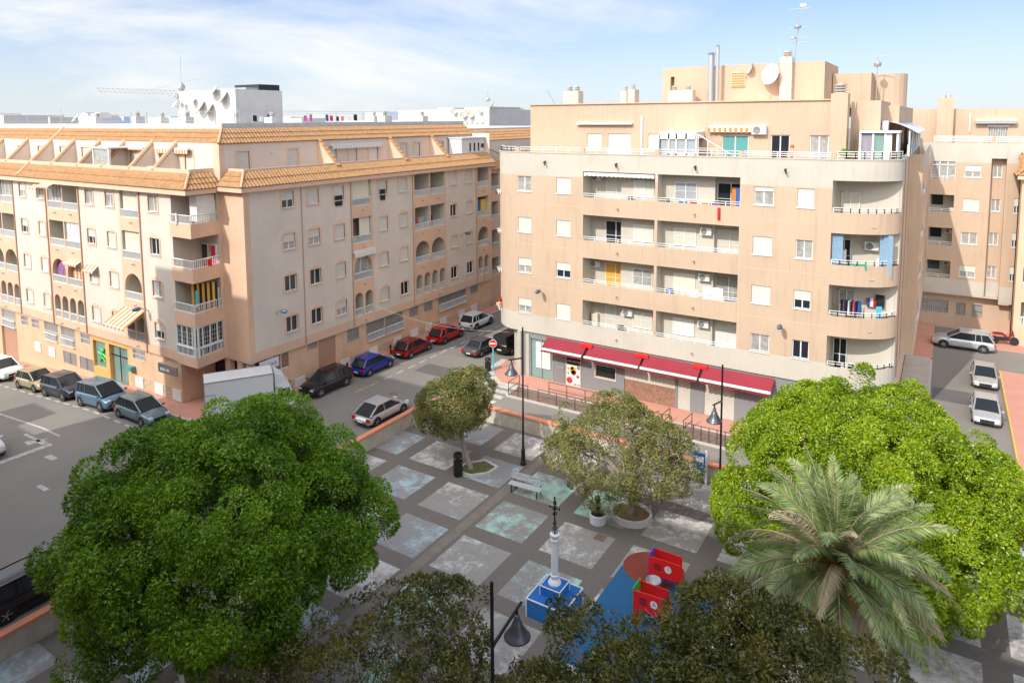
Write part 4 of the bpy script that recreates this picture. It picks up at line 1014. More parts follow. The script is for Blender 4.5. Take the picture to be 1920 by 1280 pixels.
# wall street lamps
def wall_lamp(p,rz,label,arm=1.0):
    t=thing('wall_street_lamp',label,'street lamp',p,rz,'street lamps on wall brackets')
    mb=MB(); mb.path([(0,0,0),(0,-.15,.22),(0,-arm*.6,.34)],.03,n=6); lpart('arm',mb,['metal_grey'],t)
    mb=MB(); mb.lathe([(.02,-.35),(.09,-.3),(.15,-.05),(.14,.15),(.05,.3)],(0,-arm*.6-.18,.34),12,0,'y'); lpart('lamp_head',mb,['lamp_head_grey'],t,smooth=True); return t
mat('lamp_head_grey',(.10,.15,.22),.4,metal=.3)
wall_lamp((-24.15,BY,6.45),0,'grey wall lamp between the left windows of the cream and peach block',.8)
wall_lamp((-7.83,BY,6.45),0,'grey wall lamp between the right windows of the cream and peach block',.8)
wall_lamp((-45.9,AY,6.0),0,'grey wall lamp beside the striped awning over the parked cars')
wall_lamp((AX,30.6,5.85),R(90),'blue grey lamp on a bracket on the shaded street facade near the truck')
wall_lamp((AX,51.9,8.1),R(90),'distant lamp on a bracket on the far end of the shaded facade')

# overhead cable across the street
mb=MB(); pts=[]
for i in range(21):
    t=i/20; pts.append((-38.2+11*t,36.5+6.4*t,6.3-3.2*t-2.2*math.sin(math.pi*t)*.4))
mb.path(pts,.012,n=4); solo('overhead_cable',mb,['conc'],'thin pale cable sagging across the street between the two blocks','cable')

# ====================================================================== BUILDING C (end of the alley)
CY=71.9
Cb=thing('apartment_building','peach apartment block closing the end of the alley behind the white car','apartment building',(3,80,0))
TC=flat('x',CY,1); holes=[]; f=1.065
LC=(-1.08,.72)
for k in range(4): holes.append((LC[0],LC[1],4.69+2.94*k,6.24+2.94*k,1.5,1,1,.7))
WC=[(1.95,1.2),]
for k in range(4): holes.append((1.38,2.58,4.95+2.93*k,5.98+2.93*k,.15,2,2))
mb=MB(); panel(mb,TC,-2.0,3.28,3.35,16.7,holes,lambda u,z:1 if (z<4.6 or z>15.0) else 0,(),(4.6,15.0))
TC2=flat('x',CY+.7,1); h2=[]
for k in range(4): h2.append((3.42,4.1,4.95+2.93*k,6.0+2.93*k,.12,2,2))
panel(mb,TC2,3.28,4.35,3.35,16.7,h2,lambda u,z:1 if (z<4.6 or z>15.4) else 0,(),(4.6,15.4))
mb.face([(3.28,CY,3.35),(3.28,CY+.7,3.35),(3.28,CY+.7,15.4),(3.28,CY,15.4)],0); mb.box(3.28,4.35,CY,CY+.7,15.4,16.7,1)
TC3=flat('x',CY+.1,1); h3=[]
for k in range(3): h3.append((5.0,5.4,4.95+2.93*k,6.2+2.93*k,.12,2,2))
panel(mb,TC3,4.35,12,2.9,16.7,h3,lambda u,z:1 if (z<4.4 or z>15.0) else 0,(),(4.4,15.0))
mb.face([(4.35,CY+.1,2.9),(4.35,CY+.7,2.9),(4.35,CY+.7,15.4),(4.35,CY+.1,15.4)],0)
mb.box(-2.0,4.3,CY+.02,CY+1.2,3.25,3.35,1); mb.box(4.36,5.1,CY+.12,CY+1.2,2.8,2.9,1)
part('wall',mb,['peach_b','cream_b','trim_o'],Cb)
mb=MB(); TC4=flat('x',CY+.9,1); h4=[(-1.3,.75,1.35,2.5,.12,1,2),(1.35,2.05,1.3,2.45,.12,1,2),(2.55,3.3,1.3,2.45,.12,1,2),(5.2,5.85,1.4,2.55,.12,1,2)]
panel(mb,TC4,-2.2,12,0,3.36,h4,lambda u,z:0); part('ground_floor_wall',mb,['peach_b','trim_o','glass_c'],Cb)
for q in h4: mb=MB(); grate(mb,q[0],q[1],q[2],q[3],CY+.88); part('window_grille',mb,['alu'],Cb)
for k,kd in enumerate(('half','open','shut','half')): window(Cb,(1.98,CY,4.95+2.93*k),0,1.2,1.03,kd,'B',glass='glass_c')
for k in range(4): window(Cb,(3.76,CY+.7,4.95+2.93*k),0,.68,1.05,'open','B',glass='glass_c')
for k in range(3): window(Cb,(5.2,CY+.1,4.95+2.93*k),0,.4,1.25,'half','B')
for k in range(4):
    rail_B(Cb,[(LC[0],CY+.1,4.69+2.94*k),(LC[1],CY+.1,4.69+2.94*k)],.3,r=.025)
    mb=MB(); mb.box(-.95,-.1,CY+1.4,CY+1.49,5.2+2.94*k,6.1+2.94*k,0); part('back_window',mb,['glass'],Cb)
    if k<2: ac_unit(Cb,(.45,CY+1.45,5.6+2.94*k),0,.7)
mb=MB()
for i in range(4): x=LC[0]+(LC[1]-LC[0])*i/3; mb.box(x-.04,x+.04,CY+.03,CY+.1,13.5,15.06)
mb.box(LC[0],LC[1],CY+.03,CY+.1,14.7,14.78); g=part('glazing',mb,['white'],Cb); mb=MB(); mb.box(LC[0],LC[1],CY+.1,CY+.12,13.5,15.06); part('pane',mb,['glass_c'],g)
rail_B(Cb,[(-1.0,CY+.1,16.7),(3.2,CY+.1,16.7)],.55,n=4,r=.035); rail_B(Cb,[(3.5,CY+.1,16.7),(11,CY+.1,16.7)],.55,n=4,r=.035)
mb=MB(); mb.box(3.2,3.48,CY,CY+.25,16.7,17.25); part('railing_pier',mb,['peach_b'],Cb)
mb=MB(); holes=[(3.0,4.4,16.3,18.1,.15,1,2)]; panel(mb,flat('x',74.2,1),-8,12,15.5,19.66,holes,lambda u,z:0)
mb.box(-8,12,74.22,92,19.4,19.64,0); part('penthouse_wall',mb,['peach_b','trim_o','glass_c'],Cb)
mb=MB(); mb.box(-.9,.35,73.4,74.19,15.5,20.6); c=part('chimney',mb,['peach_b'],Cb); mb=MB()
for x in (-.5,-.1): mb.lathe([(.18,0),(.18,.3)],(x,73.8,20.6),8)
part('chimney_cap',mb,['conc'],c)
mb=MB(); grate(mb,3.0,4.4,16.3,18.1,74.15); mb.box(2.9,4.5,74.1,74.18,18.1,18.2); part('window_grille',mb,['white'],Cb)
mb=MB(); mb.box(2.0,5.0,73.7,74.15,18.35,18.6,1); mb.box(2.0,5.0,73.65,74.15,18.6,18.66,0); part('awning',mb,['white','metal_grey'],Cb)
mb=MB(); mb.box(1.55,1.65,74.1,74.18,17.6,19.2); part('downpipe',mb,['white'],Cb)
mb=MB(); mb.box(-2.2,12,CY+.3,74.2,15.4,15.55); mb.box(-2,12,75,92,0,15.4); part('core',mb,['peach_b'],Cb)

# BUILDING D (right edge)
Db=thing('apartment_building','pale pink apartment block with white balustrades at the right edge of the view','apartment building',(8,74,0))
DY=69.5; TD=flat('x',DY,1); holes=[(5.65,8.5,4.9+2.9*k-2.9*(1 if k else 0)+0,6.9+2.9*(k-(1 if k else 0)),1.4,1,2) for k in (0,)]
holes=[(5.75,8.5,1.9+2.9*k,3.8+2.9*k,1.4,1,2) for k in range(5)]
mb=MB(); panel(mb,TD,5.3,14,0,16.0,holes,lambda u,z:0); mb.face([(5.3,DY,0),(5.3,72,0),(5.3,72,16.0),(5.3,DY,16.0)],0); mb.box(5.3,14,DY+1.6,84,0,15.9,0)
part('wall',mb,['peach','loggia','loggia_dark'],Db)
for k in range(5):
    def f(m):
        for i in range(16): m.tube((-1.3+.17*i,0,0),(-1.3+.17*i,0,.6),.04,n=5)
        m.box(-1.37,1.37,-.05,.05,.6,.68)
    link('balustrade',cmesh(('balustrade',),f,['white']),Db,wloc(Db,(7.12,DY+.08,1.9+2.9*k)))
mb=MB(); tiles(mb,(0,DY-.5,14.2),(1,0,0),(0,1,1),(0,-1,1),2.2,5.0,14,5.0,14,rows=5); tiles(mb,(4.9,DY-.5,14.2),(0,1,0),(1,0,1),(-1,0,1),2.2,0,6,0,6,rows=5); part('tile_roof',mb,['tile'],Db)
mb=MB(); mb.box(4.95,14,DY-.5,DY,13.9,14.2); part('eave',mb,['trim_o'],Db)

# BUILDING E (beyond A on the same street)
E_=thing('apartment_building','second tiled peach block just beyond the shaded street facade','apartment building',(-50,70,0))
EX=-39.0; TE=flat('y',EX,-1); holes=[]
for k in range(4):
    holes.append((57.6,59.6,2.9+2.9*k,4.8+2.9*k,1.3,1,2)); holes.append((61,63,2.9+2.9*k,4.8+2.9*k,1.3,1,2))
mb=MB(); panel(mb,TE,57.15,85,0,13.8,holes,lambda u,z:0); mb.face([(EX,57.15,0),(-60,57.15,0),(-60,57.15,13.8),(EX,57.15,13.8)],0)
part('wall',mb,['peach','loggia','loggia_dark'],E_)
for k in range(4):
    for y in (58.6,62): link('railing',CACHE[('railing',2.0,.58,.13)] if ('railing',2.0,.58,.13) in CACHE else cmesh(('railing',2.0,.58,.13),lambda m:[m.box(-1,1,-.05,.05,.5,.58),m.box(-1,1,-.04,.04,0,.05)]+[m.tube((-.95+.135*i,0,0),(-.95+.135*i,0,.5),.03,n=5) for i in range(15)],['white']),E_,wloc(E_,(EX+.02,y,2.92+2.9*k)),R(90))
mb=MB(); tiles(mb,(EX+.4,0,13.9),(0,1,0),(-1,0,1),(1,0,1),1.3,57.2,85,57.2,85,rows=4); tiles(mb,(EX-2.4,0,16.7),(0,1,0),(-1,0,1),(1,0,1),1.6,57.4,85,57.4,85,rows=4); part('tile_roof',mb,['tile'],E_)
mb=MB(); mb.box(-60,EX-2.4,57.3,85,13.8,16.8,0); mb.box(-60,EX-3.5,57.3,85,16.8,18.0,1); part('penthouse_wall',mb,['greige','parapet_w'],E_)
mb=MB(); mb.tube((EX-1.9,59.5,16.3),(EX-1.0,63.0,14.9),.12,n=6); part('coping',mb,['tile_end'],E_)
# ====================================================================== SETTING
PZ=-.8
mat('joint_brown',(.24,.205,.17),.95,.7,2.5,.3,15,col2=(.15,.125,.105)); mat('patch',(.135,.128,.12),.95,.4,1.5,.3,30)
def rects(mb,L,z,mi=0):
    for a,b,c,d in L: mb.face([(a,c,z),(b,c,z),(b,d,z),(a,d,z)],mi)
mb=MB(); rects(mb,[(-900,-92,-200,1500),(-92,-47,-200,1500),(-47,-28.9,-200,1500),(-28.9,4.3,36.6,1500),(4.3,900,-200,1500)],0.0); rects(mb,[(-28.9,4.3,-200,-.5)],0.0)
struct('ground',mb,['asphalt'])
mb=MB(); rects(mb,[(-28.9,4.3,-.5,36.7)],PZ); 
mb.face([(4.3,-.5,PZ),(4.3,36.7,PZ),(4.3,36.7,0),(4.3,-.5,0)]); struct('plaza_floor',mb,['plaza_dark'])
mb=MB(); px0,py0=-15.15-3.6*4,-20
i=0
cut=lambda x,y:False
for a in range(-4,6):
    for b in range(-6,5):
        x=-15.13+3.6*a; y=26.27+3.53*b
        if x+2.68>4.0 or x<-28.8 : 
            x0=max(x,-28.75); x1=min(x+2.68,3.9)
            if x1-x0<.4: continue
        else: x0,x1=x,x+2.68
        y1=min(y+2.65,36.1)
        if y>36 or y<0: continue
        s=(a+b)%2; mi=0 if (a==-1 or a==0 and s) else (1 if a<=-2 and s else 2)
        if (a,b) in ((-1,-1),(0,-1)): mi=0 if (a,b)==(0,-1) else 2
        if (a,b)==(-2,0): mi=2
        if (a,b)==(-2,-1): mi=1
        if (a,b)==(-1,0): mi=0
        if (a,b)==(-1,2): mi=2
        rects(mb,[(x0,x1,y,y1)],PZ+.006,mi)
struct('plaza_paving',mb,['slab_mint','slab_blue','slab_grey'])
# joint line with worn concrete across the plaza
mb=MB(); rects(mb,[(-19.45,-18.95,8,36)],PZ+.008); struct('plaza_joint',mb,['joint_brown'])
mb=MB(); rects(mb,[(-33.6,-31.0,39.4,41.2),(-.1,2.2,53.5,56.0)],.004); struct('road_patch',mb,['patch'])
# playground rubber
mb=MB(); mb.zprism([(-11.4,27.25),(-11.4,24.9),(-11.4,21.0),(-7.0,21.0),(-7.0,27.25)],PZ+.008,PZ+.02,0)
c=[(-10.1+1.35*math.cos(t),27.7+1.2*math.sin(t)) for t in [math.pi*2*i/28 for i in range(28)]]
mb.zprism(c,PZ+.008,PZ+.026,1); struct('play_surface',mb,['rubber_blue','rubber_red'])
# low retaining wall with orange coping
W=thing('low_wall','low concrete wall with worn orange coping around the sunken plaza','wall',(-15,36.5,0))
wl=[(-28.9,-.4),(-28.9,34.6)]
for i in range(1,7):
    t=math.pi/2*i/6; wl.append((-28.9+2.0*(1-math.cos(t)),34.6+2.0*math.sin(t)))
wl+=[(-9.0,36.6)]
def wallrun(pl,z0,z1,t,mb,out=0):
    for i in range(len(pl)-1):
        a=Vector((*pl[i],0));b=Vector((*pl[i+1],0));d=(b-a).normalized();n=Vector((-d.y,d.x,0))
        p=[a+n*out-d*.0,b+n*out,b-n*t,a-n*t]; mb.zprism([(q.x,q.y) for q in reversed(p)],z0,z1)
mb=MB(); wallrun(wl,PZ-.05,.12,.26,mb); 
wl2=[(-5.8,36.6),(2.9,36.6)]; wallrun(wl2,PZ-.05,.12,.26,mb); part('wall_body',mb,['conc_pale'],W)
mb=MB(); wallrun(wl,.12,.22,.32,mb,.05); wallrun(wl2,.12,.22,.32,mb,.05); part('coping',mb,['coping'],W)
mb=MB()
for i in range(28): y=34.2-1.22*i; mb.box(-28.645,-28.632,y,y+.03,PZ,.12)
for i in range(14): x=-26.2+1.25*i; mb.box(x,x+.03,36.33,36.345,PZ,.12)
part('wall_joint',mb,['conc'],W)
# pavements
mb=MB()
mb.box(-82,-47,25.05,26.45,-.1,.13); mb.box(-47,-40.3,25.05,26.45,-.1,.13); mb.zprism([(-40.3,25.05),(-38.6,25.7),(-37.05,27.5),(-37.05,60),(-38.45,60),(-38.45,29.9),(-42.6,29.0),(-42.6,26.45),(-40.3,26.45)],-.1,.13)
struct('pavement',mb,['red_paving'])
mb=MB(); mb.box(-24.9,-5.5,40.65,42.75,-.1,.14); mb.zprism([(-28.2,42.1),(-26.5,40.65),(-24.9,40.65),(-24.9,42.75),(-26.2,42.72),(-27.6,44.8),(-28.6,44.8)],-.1,.139)
struct('pavement',mb,['red_paving'])
mb=MB(); mb.box(-24.9,-9.5,38.95,40.65,-.1,.10); struct('ramp',mb,['rust_ground'])
mb=MB(); mb.zprism([(-28.9,41.9),(-27.9,40.6),(-25.0,40.35),(-24.9,40.65),(-26.5,40.66),(-28.2,42.1),(-28.6,44.8),(-29.1,44.8)],-.1,.12)
mb.box(-24.95,-9.5,38.85,38.95,-.1,.13); mb.box(-24.95,-9.5,40.6,40.66,-.05,.145); mb.box(-82,-47,24.92,25.05,-.1,.135); mb.box(-47,-40.3,24.92,25.05,-.1,.135); mb.zprism([(-40.3,24.92),(-40.3,25.05),(-38.6,25.7),(-37.05,27.5),(-37.05,60),(-36.92,60),(-36.92,27.4),(-38.5,25.55)],-.1,.13)
mb.box(-.35,-.2,46,62,-.1,.12)
struct('kerb',mb,['kerb'])
mb=MB(); mb.box(-2.05,-.35,44,62.5,-.1,.11); struct('pavement',mb,['conc'])
mb=MB(); mb.box(-2.2,-.2,62.5,73,-.1,.12); mb.box(3.0,12,67.8,73,-.1,.12); mb.box(4.15,14,37,61.8,-.1,.13); struct('pavement',mb,['red_paving'])
mb=MB(); mb.box(4.05,4.15,37,61.8,-.1,.135); struct('kerb',mb,['paint_yellow'])
mb=MB(); mb.box(4.4,14,-.5,36.6,-.1,.02); struct('pavement',mb,['red_paving'])
# road markings
mb=MB(); Zm=.008
for y in (37.35,38.25,39.15): rects(mb,[(-28.4,-25.0,y,y+.5)],Zm)
rects(mb,[(-28.2,-25.0,40.0,40.4)],Zm)
rects(mb,[(-75,-47,19.62,19.76),(-47,-44.8,19.62,19.76)],Zm)
rects(mb,[(-44.35,-43.95,7.5,18.9),(-39.6,-38.7,16.1,16.35),(-42.8,-41.9,17.9,18.25),(-39.6,-38.7,10.1,10.35)],Zm)
mb.face([(-45.9,18.2,Zm),(-45.1,19.2,Zm),(-45.1,18.9,Zm),(-44.5,18.9,Zm),(-44.5,18.55,Zm),(-45.1,18.55,Zm),(-45.1,18.1,Zm)])
rects(mb,[(-47,-45.1,18.62,18.8)],Zm)
for i in range(28):
    x=-75+1.28*i
    if x<-41.5 and not -47.75<x<-47: rects(mb,[(x,x+.75,22.58,22.72)],Zm)
for i in range(18): y=35.5+1.35*i; rects(mb,[(-34.35,-34.22,y,y+.8)],Zm)
for i in range(8): y=43.5+1.35*i; rects(mb,[(-32.9,-32.8,y,y+.8)],Zm) if i>2 else None
struct('road_markings',mb,['paint_road'])
mb=MB(); rects(mb,[(-34.4,-34.3,34.0,36.4)],Zm); struct('road_markings',mb,['paint_yellow'])
mb=MB(); mb.lathe([(.32,0),(.32,.012)],(-31.9,35.2,0),20); struct('manhole_cover',mb,['rust_ground'])
mb=MB(); mb.box(-13.35,-12.85,28.35,28.85,PZ,PZ+.02); struct('drain_cover',mb,['rust_ground'])

# ====================================================================== CARS
def make_car(name,label,cat,loc,head,paint,L=3.85,W=1.56,H=1.32,kind='hatch',front=.62,deck=.66,group='parked cars along the kerbs',facing=None,dark_glass='glass',rails=False,spare=False):
    t=thing(name,label,cat,(loc[0],loc[1],loc[2] if len(loc)>2 else 0.0),head,group)
    hw=W/2; r=.29 if H<1.4 else .33
    belt=H*.60
    # stations: x fraction(0 rear..1 front), top z, half width factor, bottom z
    P=dict(hatch=[(0,.62,.86,.30),(.03,.78,.93,.24),(.12,.97,.985,.2),(.3,1.0,1,.18),(.6,1.0,1,.18),(.74,.98,1,.18),(.86,.88,.985,.19),(.95,.76,.93,.22),(1,.55,.84,.3)],
           sedan=[(0,.62,.86,.30),(.03,.92,.93,.24),(.15,.98,.985,.2),(.3,1.0,1,.18),(.6,1.0,1,.18),(.72,.96,1,.18),(.86,.84,.985,.19),(.95,.74,.93,.22),(1,.5,.84,.3)],
           suv=[(0,.66,.88,.36),(.02,.92,.95,.28),(.1,1.0,.99,.24),(.3,1.0,1,.22),(.6,1.0,1,.22),(.75,1.0,1,.22),(.88,.95,.985,.24),(.96,.84,.93,.28),(1,.6,.86,.36)],
           mpv=[(0,.7,.88,.3),(.02,.95,.95,.24),(.1,1.0,.99,.2),(.3,1.0,1,.18),(.6,1.0,1,.18),(.8,.96,1,.18),(.9,.84,.98,.19),(.97,.7,.92,.22),(1,.5,.84,.3)],
           three=[(0,.62,.86,.30),(.03,.80,.93,.24),(.12,.97,.985,.2),(.3,1.0,1,.18),(.6,1.0,1,.18),(.74,.97,1,.18),(.86,.86,.985,.19),(.95,.74,.93,.22),(1,.5,.84,.3)],
           jeep=[(0,.95,.96,.4),(.02,1.0,1,.3),(.1,1.0,1,.3),(.3,1.0,1,.3),(.6,1.0,1,.3),(.7,1.0,.98,.3),(.85,.98,.86,.3),(.97,.97,.84,.3),(1,.9,.82,.4)])[kind]
    m=MB(); N=len(P); rings=[]
    # subdivide stations smoothly
    S=[]
    for i in range(N-1):
        for k in range(3):
            tt=k/3; S.append([P[i][j]+(P[i+1][j]-P[i][j])*tt for j in range(4)])
    S.append(list(P[-1])); pts=[]
    for (f,tz,wf,bz) in S:
        x=(f-.5)*L; w=hw*wf; zt=belt*tz
        half=[(0,bz*.9),(w*.82,bz*.9),(w*.97,bz+.06),(w,bz+.2 if bz+.2<zt*.6 else zt*.55),(w,zt*.72),(w*.965,zt-.05),(w*.90,zt),(w*.45,zt+.025),(0,zt+.035)]
        ring=[(x,y,z) for y,z in half]+[(x,-y,z) for y,z in reversed(half[1:-1])]
        pts.append(ring)
    n=len(pts[0]); b=m.add([p for rg in pts for p in rg])
    for i in range(len(pts)-1):
        for j in range(n):
            m.f.append((b+i*n+j,b+(i+1)*n+j,b+(i+1)*n+(j+1)%n,b+i*n+(j+1)%n)); m.m.append(0)
    m.f.append(tuple(b+j for j in range(n))); m.m.append(0); m.f.append(tuple(b+(len(pts)-1)*n+n-1-j for j in range(n))); m.m.append(0)
    # trim: bumper strips, sill, door seams
    lpart('body',m,['paint_'+paint],t,smooth=True)
    m=MB()
    G=dict(three=(.05,.25,.56,.78),hatch=(.03,.15,.56,.78),sedan=(.14,.25,.56,.76),suv=(.02,.11,.56,.77),mpv=(.03,.06,.62,.86),jeep=(.02,.03,.60,.66))[kind]
    xr0,xr1,xf1,xf0=[(g-.5)*L for g in G]; wr=hw*.74; wb=hw*.90; zr=H; zb=belt-.01
    # glasshouse
    def quad(name,ps,mt,par=t,off=0): 
        q=MB(); q.face(ps); return lpart(name,q,[mt],par)
    A_=[(xf0,wb*.93,zb),(xf0,-wb*.93,zb),(xf1,-wr,zr-.05),(xf1,wr,zr-.05)]
    g=MB(); g.face(A_); 
    lpart('windscreen',g,[dark_glass],t)
    g=MB(); g.face([(xr0,-wb*.93,zb),(xr0,wb*.93,zb),(xr1,wr,zr-.05),(xr1,-wr,zr-.05)]); lpart('rear_window',g,['glass'],t)
    for s in (1,-1):
        g=MB(); ps=[(xr0+.0,wb*s,zb),(xf0+.0,wb*s,zb),(xf1,wr*s,zr-.05),(xr1,wr*s,zr-.05)]
        g.face(ps if s<0 else ps[::-1]); lpart('side_window',g,['glass'],t)
    # roof + pillars
    q=MB(); nx,ny=8,6; base=len(q.v)
    for i in range(nx+1):
        for j in range(ny+1):
            u=i/nx; v=j/ny*2-1; x=xr1-.03+(xf1-xr1+.06)*u; q.v.append((x,wr*1.03*v,zr-.05+.055*(1-v*v*.9)*(1-(2*u-1)**4*.6)))
    for i in range(nx):
        for j in range(ny): a=base+i*(ny+1)+j; q.f.append((a,a+ny+1,a+ny+2,a+1)); q.m.append(0)
    lpart('roof',q,['paint_'+paint],t,smooth=True)
    q=MB()
    for s in (1,-1):
        q.tube((xf0+.01,wb*.96*s,zb),(xf1,wr*1.0*s,zr-.05),.04,n=5); q.tube((xr0,wb*.97*s,zb),(xr1,wr*1.0*s,zr-.05),.055 if kind!='sedan' else .05,n=5)
        xm=(xr0*.35+xf0*.65)*.5+xf1*.15; xm=(xr1+xf1)/2-.02*L
        q.tube((xm,wb*s*1.0,zb),(xm-.02,wr*s*1.02,zr-.05),.03,n=5)
        if kind in('suv','mpv','hatch'): x3=xr1+.12*L; q.tube((x3-.1,wb*s,zb),(x3,wr*s*1.02,zr-.05),.03,n=5)
        q.tube((xr1,wr*1.02*s,zr-.04),(xf1,wr*1.02*s,zr-.04),.035,n=5); q.tube((xr0,wb*s,zb),(xf0,wb*s,zb),.02,n=5)
    lpart('pillar',q,['paint_'+paint],t)
    q=MB()
    for s in (1,-1):
        for x in (xm,(xm+xf0)/2+.28*L*.5): q.box(x-.006,x+.006,s*hw*1.0-.006,s*hw*1.0+.006,.3,belt*.8)
        q.box(-.3*L,.3*L,s*hw*1.0-.01,s*hw*1.0+.008,.22,.30)
    q.box(L/2-.02,L/2+.015,-hw*.45,hw*.45,.28,.42); q.box(-L/2-.02,-L/2+.02,-hw*.6,hw*.6,.26,.34)
    lpart('trim',q,['tyre'],t)
    q=MB(); q.box(L/2-.05,L/2+.004,-hw*.48,hw*.48,belt*.5,belt*.66); lpart('grille',q,['tyre'],t)
    for s in (1,-1):
        q=MB(); q.box(xm-.35,xm-.22,s*hw*.995-.02,s*hw*.995+.02,belt*.82,belt*.86); lpart('door_handle',q,['metal_dark' if paint!='silver' else 'alu'],t)
        q=MB(); q.box(xf0-.22,xf0-.10,s*(hw+.0)-.01,s*(hw+.13),zb,zb+.11) if s>0 else q.box(xf0-.22,xf0-.10,-(hw+.13),-(hw)+.01,zb,zb+.11); lpart('mirror',q,['paint_'+paint],t)
        fz=belt*.66
        q=MB(); q.lathe([(.06,0),(.10,.015),(.12,.03)],(0,0,0),10); 
        q=MB(); q.box(L/2-.17,L/2-.045,s*hw*.52,s*hw*.84,fz-.03,fz+.09) if s>0 else q.box(L/2-.17,L/2-.045,-hw*.84,-hw*.52,fz-.03,fz+.09); lpart('headlight',q,['lamp_clear'],t)
        q=MB(); tz=belt*.72; y0,y1=sorted((s*hw*.62,s*hw*.935)); q.box(-L/2+.0,-L/2+.12,y0,y1,tz-.1,tz+.1); lpart('tail_light',q,['lamp_red'],t)
        for xx in (.31,-.315):
            def tyre(m): m.lathe([(r*.62,-.085),(r*.96,-.09),(r,-.05),(r,.05),(r*.96,.09),(r*.62,.085)],(0,0,0),20,0,'y')
            def rim(m):
                m.lathe([(r*.64,-.07),(r*.60,-.05),(r*.5,-.03),(r*.1,-.06)],(0,0,0),12,0,'y'); m.lathe([(r*.64,.07),(r*.60,.05),(r*.5,.03),(r*.1,.06)],(0,0,0),12,0,'y')
                for k in range(5):
                    a=2*math.pi*k/5; m.tube((0,-.07,0),(r*.62*math.cos(a),-.07,r*.62*math.sin(a)),.03,n=4); m.tube((0,.07,0),(r*.62*math.cos(a),.07,r*.62*math.sin(a)),.03,n=4)
            w_=link('wheel',cmesh(('rim',round(r,2)),rim,['rim'],False),t,(xx*L,s*(hw-.075),r)); link('tyre',cmesh(('tyre',round(r,2)),tyre,['tyre'],False),w_)
            a=MB(); a.lathe([(r*1.16,0),(r*1.16,.03)],(xx*L,s*hw*.985-.015,r+.01),20,0,'y'); lpart('wheel_arch',a,['tyre'],t)
    q=MB(); q.box(-L/2-.03,-L/2-.005,-.2,.2,belt*.48,belt*.48+.09); lpart('number_plate',q,['plate'],t)
    if rails:
        q=MB()
        for s in (1,-1): q.tube((xr1+.1,wr*.9*s,zr+.04),(xf1-.1,wr*.9*s,zr+.04),.02,n=5)
        lpart('roof_rail',q,['alu'],t)
    if spare:
        q=MB(); q.lathe([(.1,0),(.3,-.02),(.33,-.1),(.3,-.18),(.18,-.2)],(0,0,0),18,0,'y'); o=lpart('spare_wheel',q,['metal_dark'],t,(-L/2,0,.85),R(90))
    return t
cz=.0
def street_car(x,y,*args):
    c=make_car('parked_car',args[0],'car',(x,y,gz(x)),0,*args[1:]); c.rotation_euler=(0,-math.atan(.073) if x<-46.5 else 0,args[-1] if 0 else 0); return c
street_car(-62.6,23.75,'white compact car leading the row parked by the tiled block, at the left edge','white',4.2,1.72,1.52,'suv')
street_car(-56.65,23.65,'beige hatchback between the white and navy cars at the left kerb','beige',3.95,1.6,1.38,'hatch')
street_car(-52.42,23.65,'dark navy compact crossover between the beige and blue grey cars','navy',4.05,1.7,1.5,'suv')
street_car(-47.5,23.65,'blue grey people carrier with a tall windscreen parked before the shop door','bluegrey',4.0,1.7,1.6,'mpv')
street_car(-43.1,23.8,'grey green hatchback half hidden by the big dark green tree','teal',4.1,1.62,1.38,'hatch')
make_car('moving_car','white car entering the picture at the left stop line','car',(-46.6,16.2),R(-3),'white',3.9,1.6,1.35,'suv',group='cars on the road')
make_car('parked_car','black car with a blue tinted roof beside the wall at the lower left corner','car',(-30.25,11.9),R(90),'black',3.9,1.6,1.5,'mpv')
make_car('parked_car','black crossover behind the white box truck on the shaded side street','car',(-36.5,33.3),R(-90),'black',3.8,1.6,1.42,'suv')
make_car('parked_car','bright blue hatchback parked along the shaded tiled block','car',(-36.35,37.85),R(91),'blue',3.6,1.55,1.3,'hatch')
make_car('parked_car','dark red hatchback parked between the blue and the bright red cars','car',(-36.25,42.45),R(91),'darkred',3.6,1.55,1.3,'hatch')
make_car('parked_car','bright red hatchback parked behind the dark red one','car',(-36.1,46.7),R(91),'red',3.7,1.55,1.28,'hatch')
make_car('parked_car','silver white crossover, farthest of the row along the shaded street','car',(-36.0,51.2),R(91),'white',3.7,1.6,1.4,'suv',rails=True)
make_car('parked_car','dark grey coupe in the shade beside the old black off roader','car',(-31.6,45.75),R(88),'grey',3.9,1.6,1.2,'sedan')
make_car('parked_car','old fashioned black off roader with a spare wheel on its back','car',(-29.75,47.4),R(88),'vblack',3.8,1.55,1.62,'jeep',spare=True)
make_car('parked_car','silver three door hatchback beside the orange coping of the plaza wall','car',(-29.98,31.95),R(89),'silver',3.85,1.56,1.27,'three')
make_car('parked_car','light silver crossover parked across the end of the alley','car',(1.85,66.95),R(180),'silver',4.35,1.75,1.5,'suv',rails=True)
make_car('parked_car','champagne saloon facing the camera in the alley, the farther of two','car',(3.02,58.95),R(-90),'champ',4.0,1.56,1.25,'sedan')
make_car('parked_car','pale grey saloon in the alley, partly hidden by the bright green tree','car',(2.85,52.0),R(-90),'silver',4.0,1.56,1.27,'sedan')
make_car('parked_car','grey car at the right edge beyond the plaza wall','car',(4.9,38.4),R(0),'grey',3.9,1.56,1.3,'hatch')
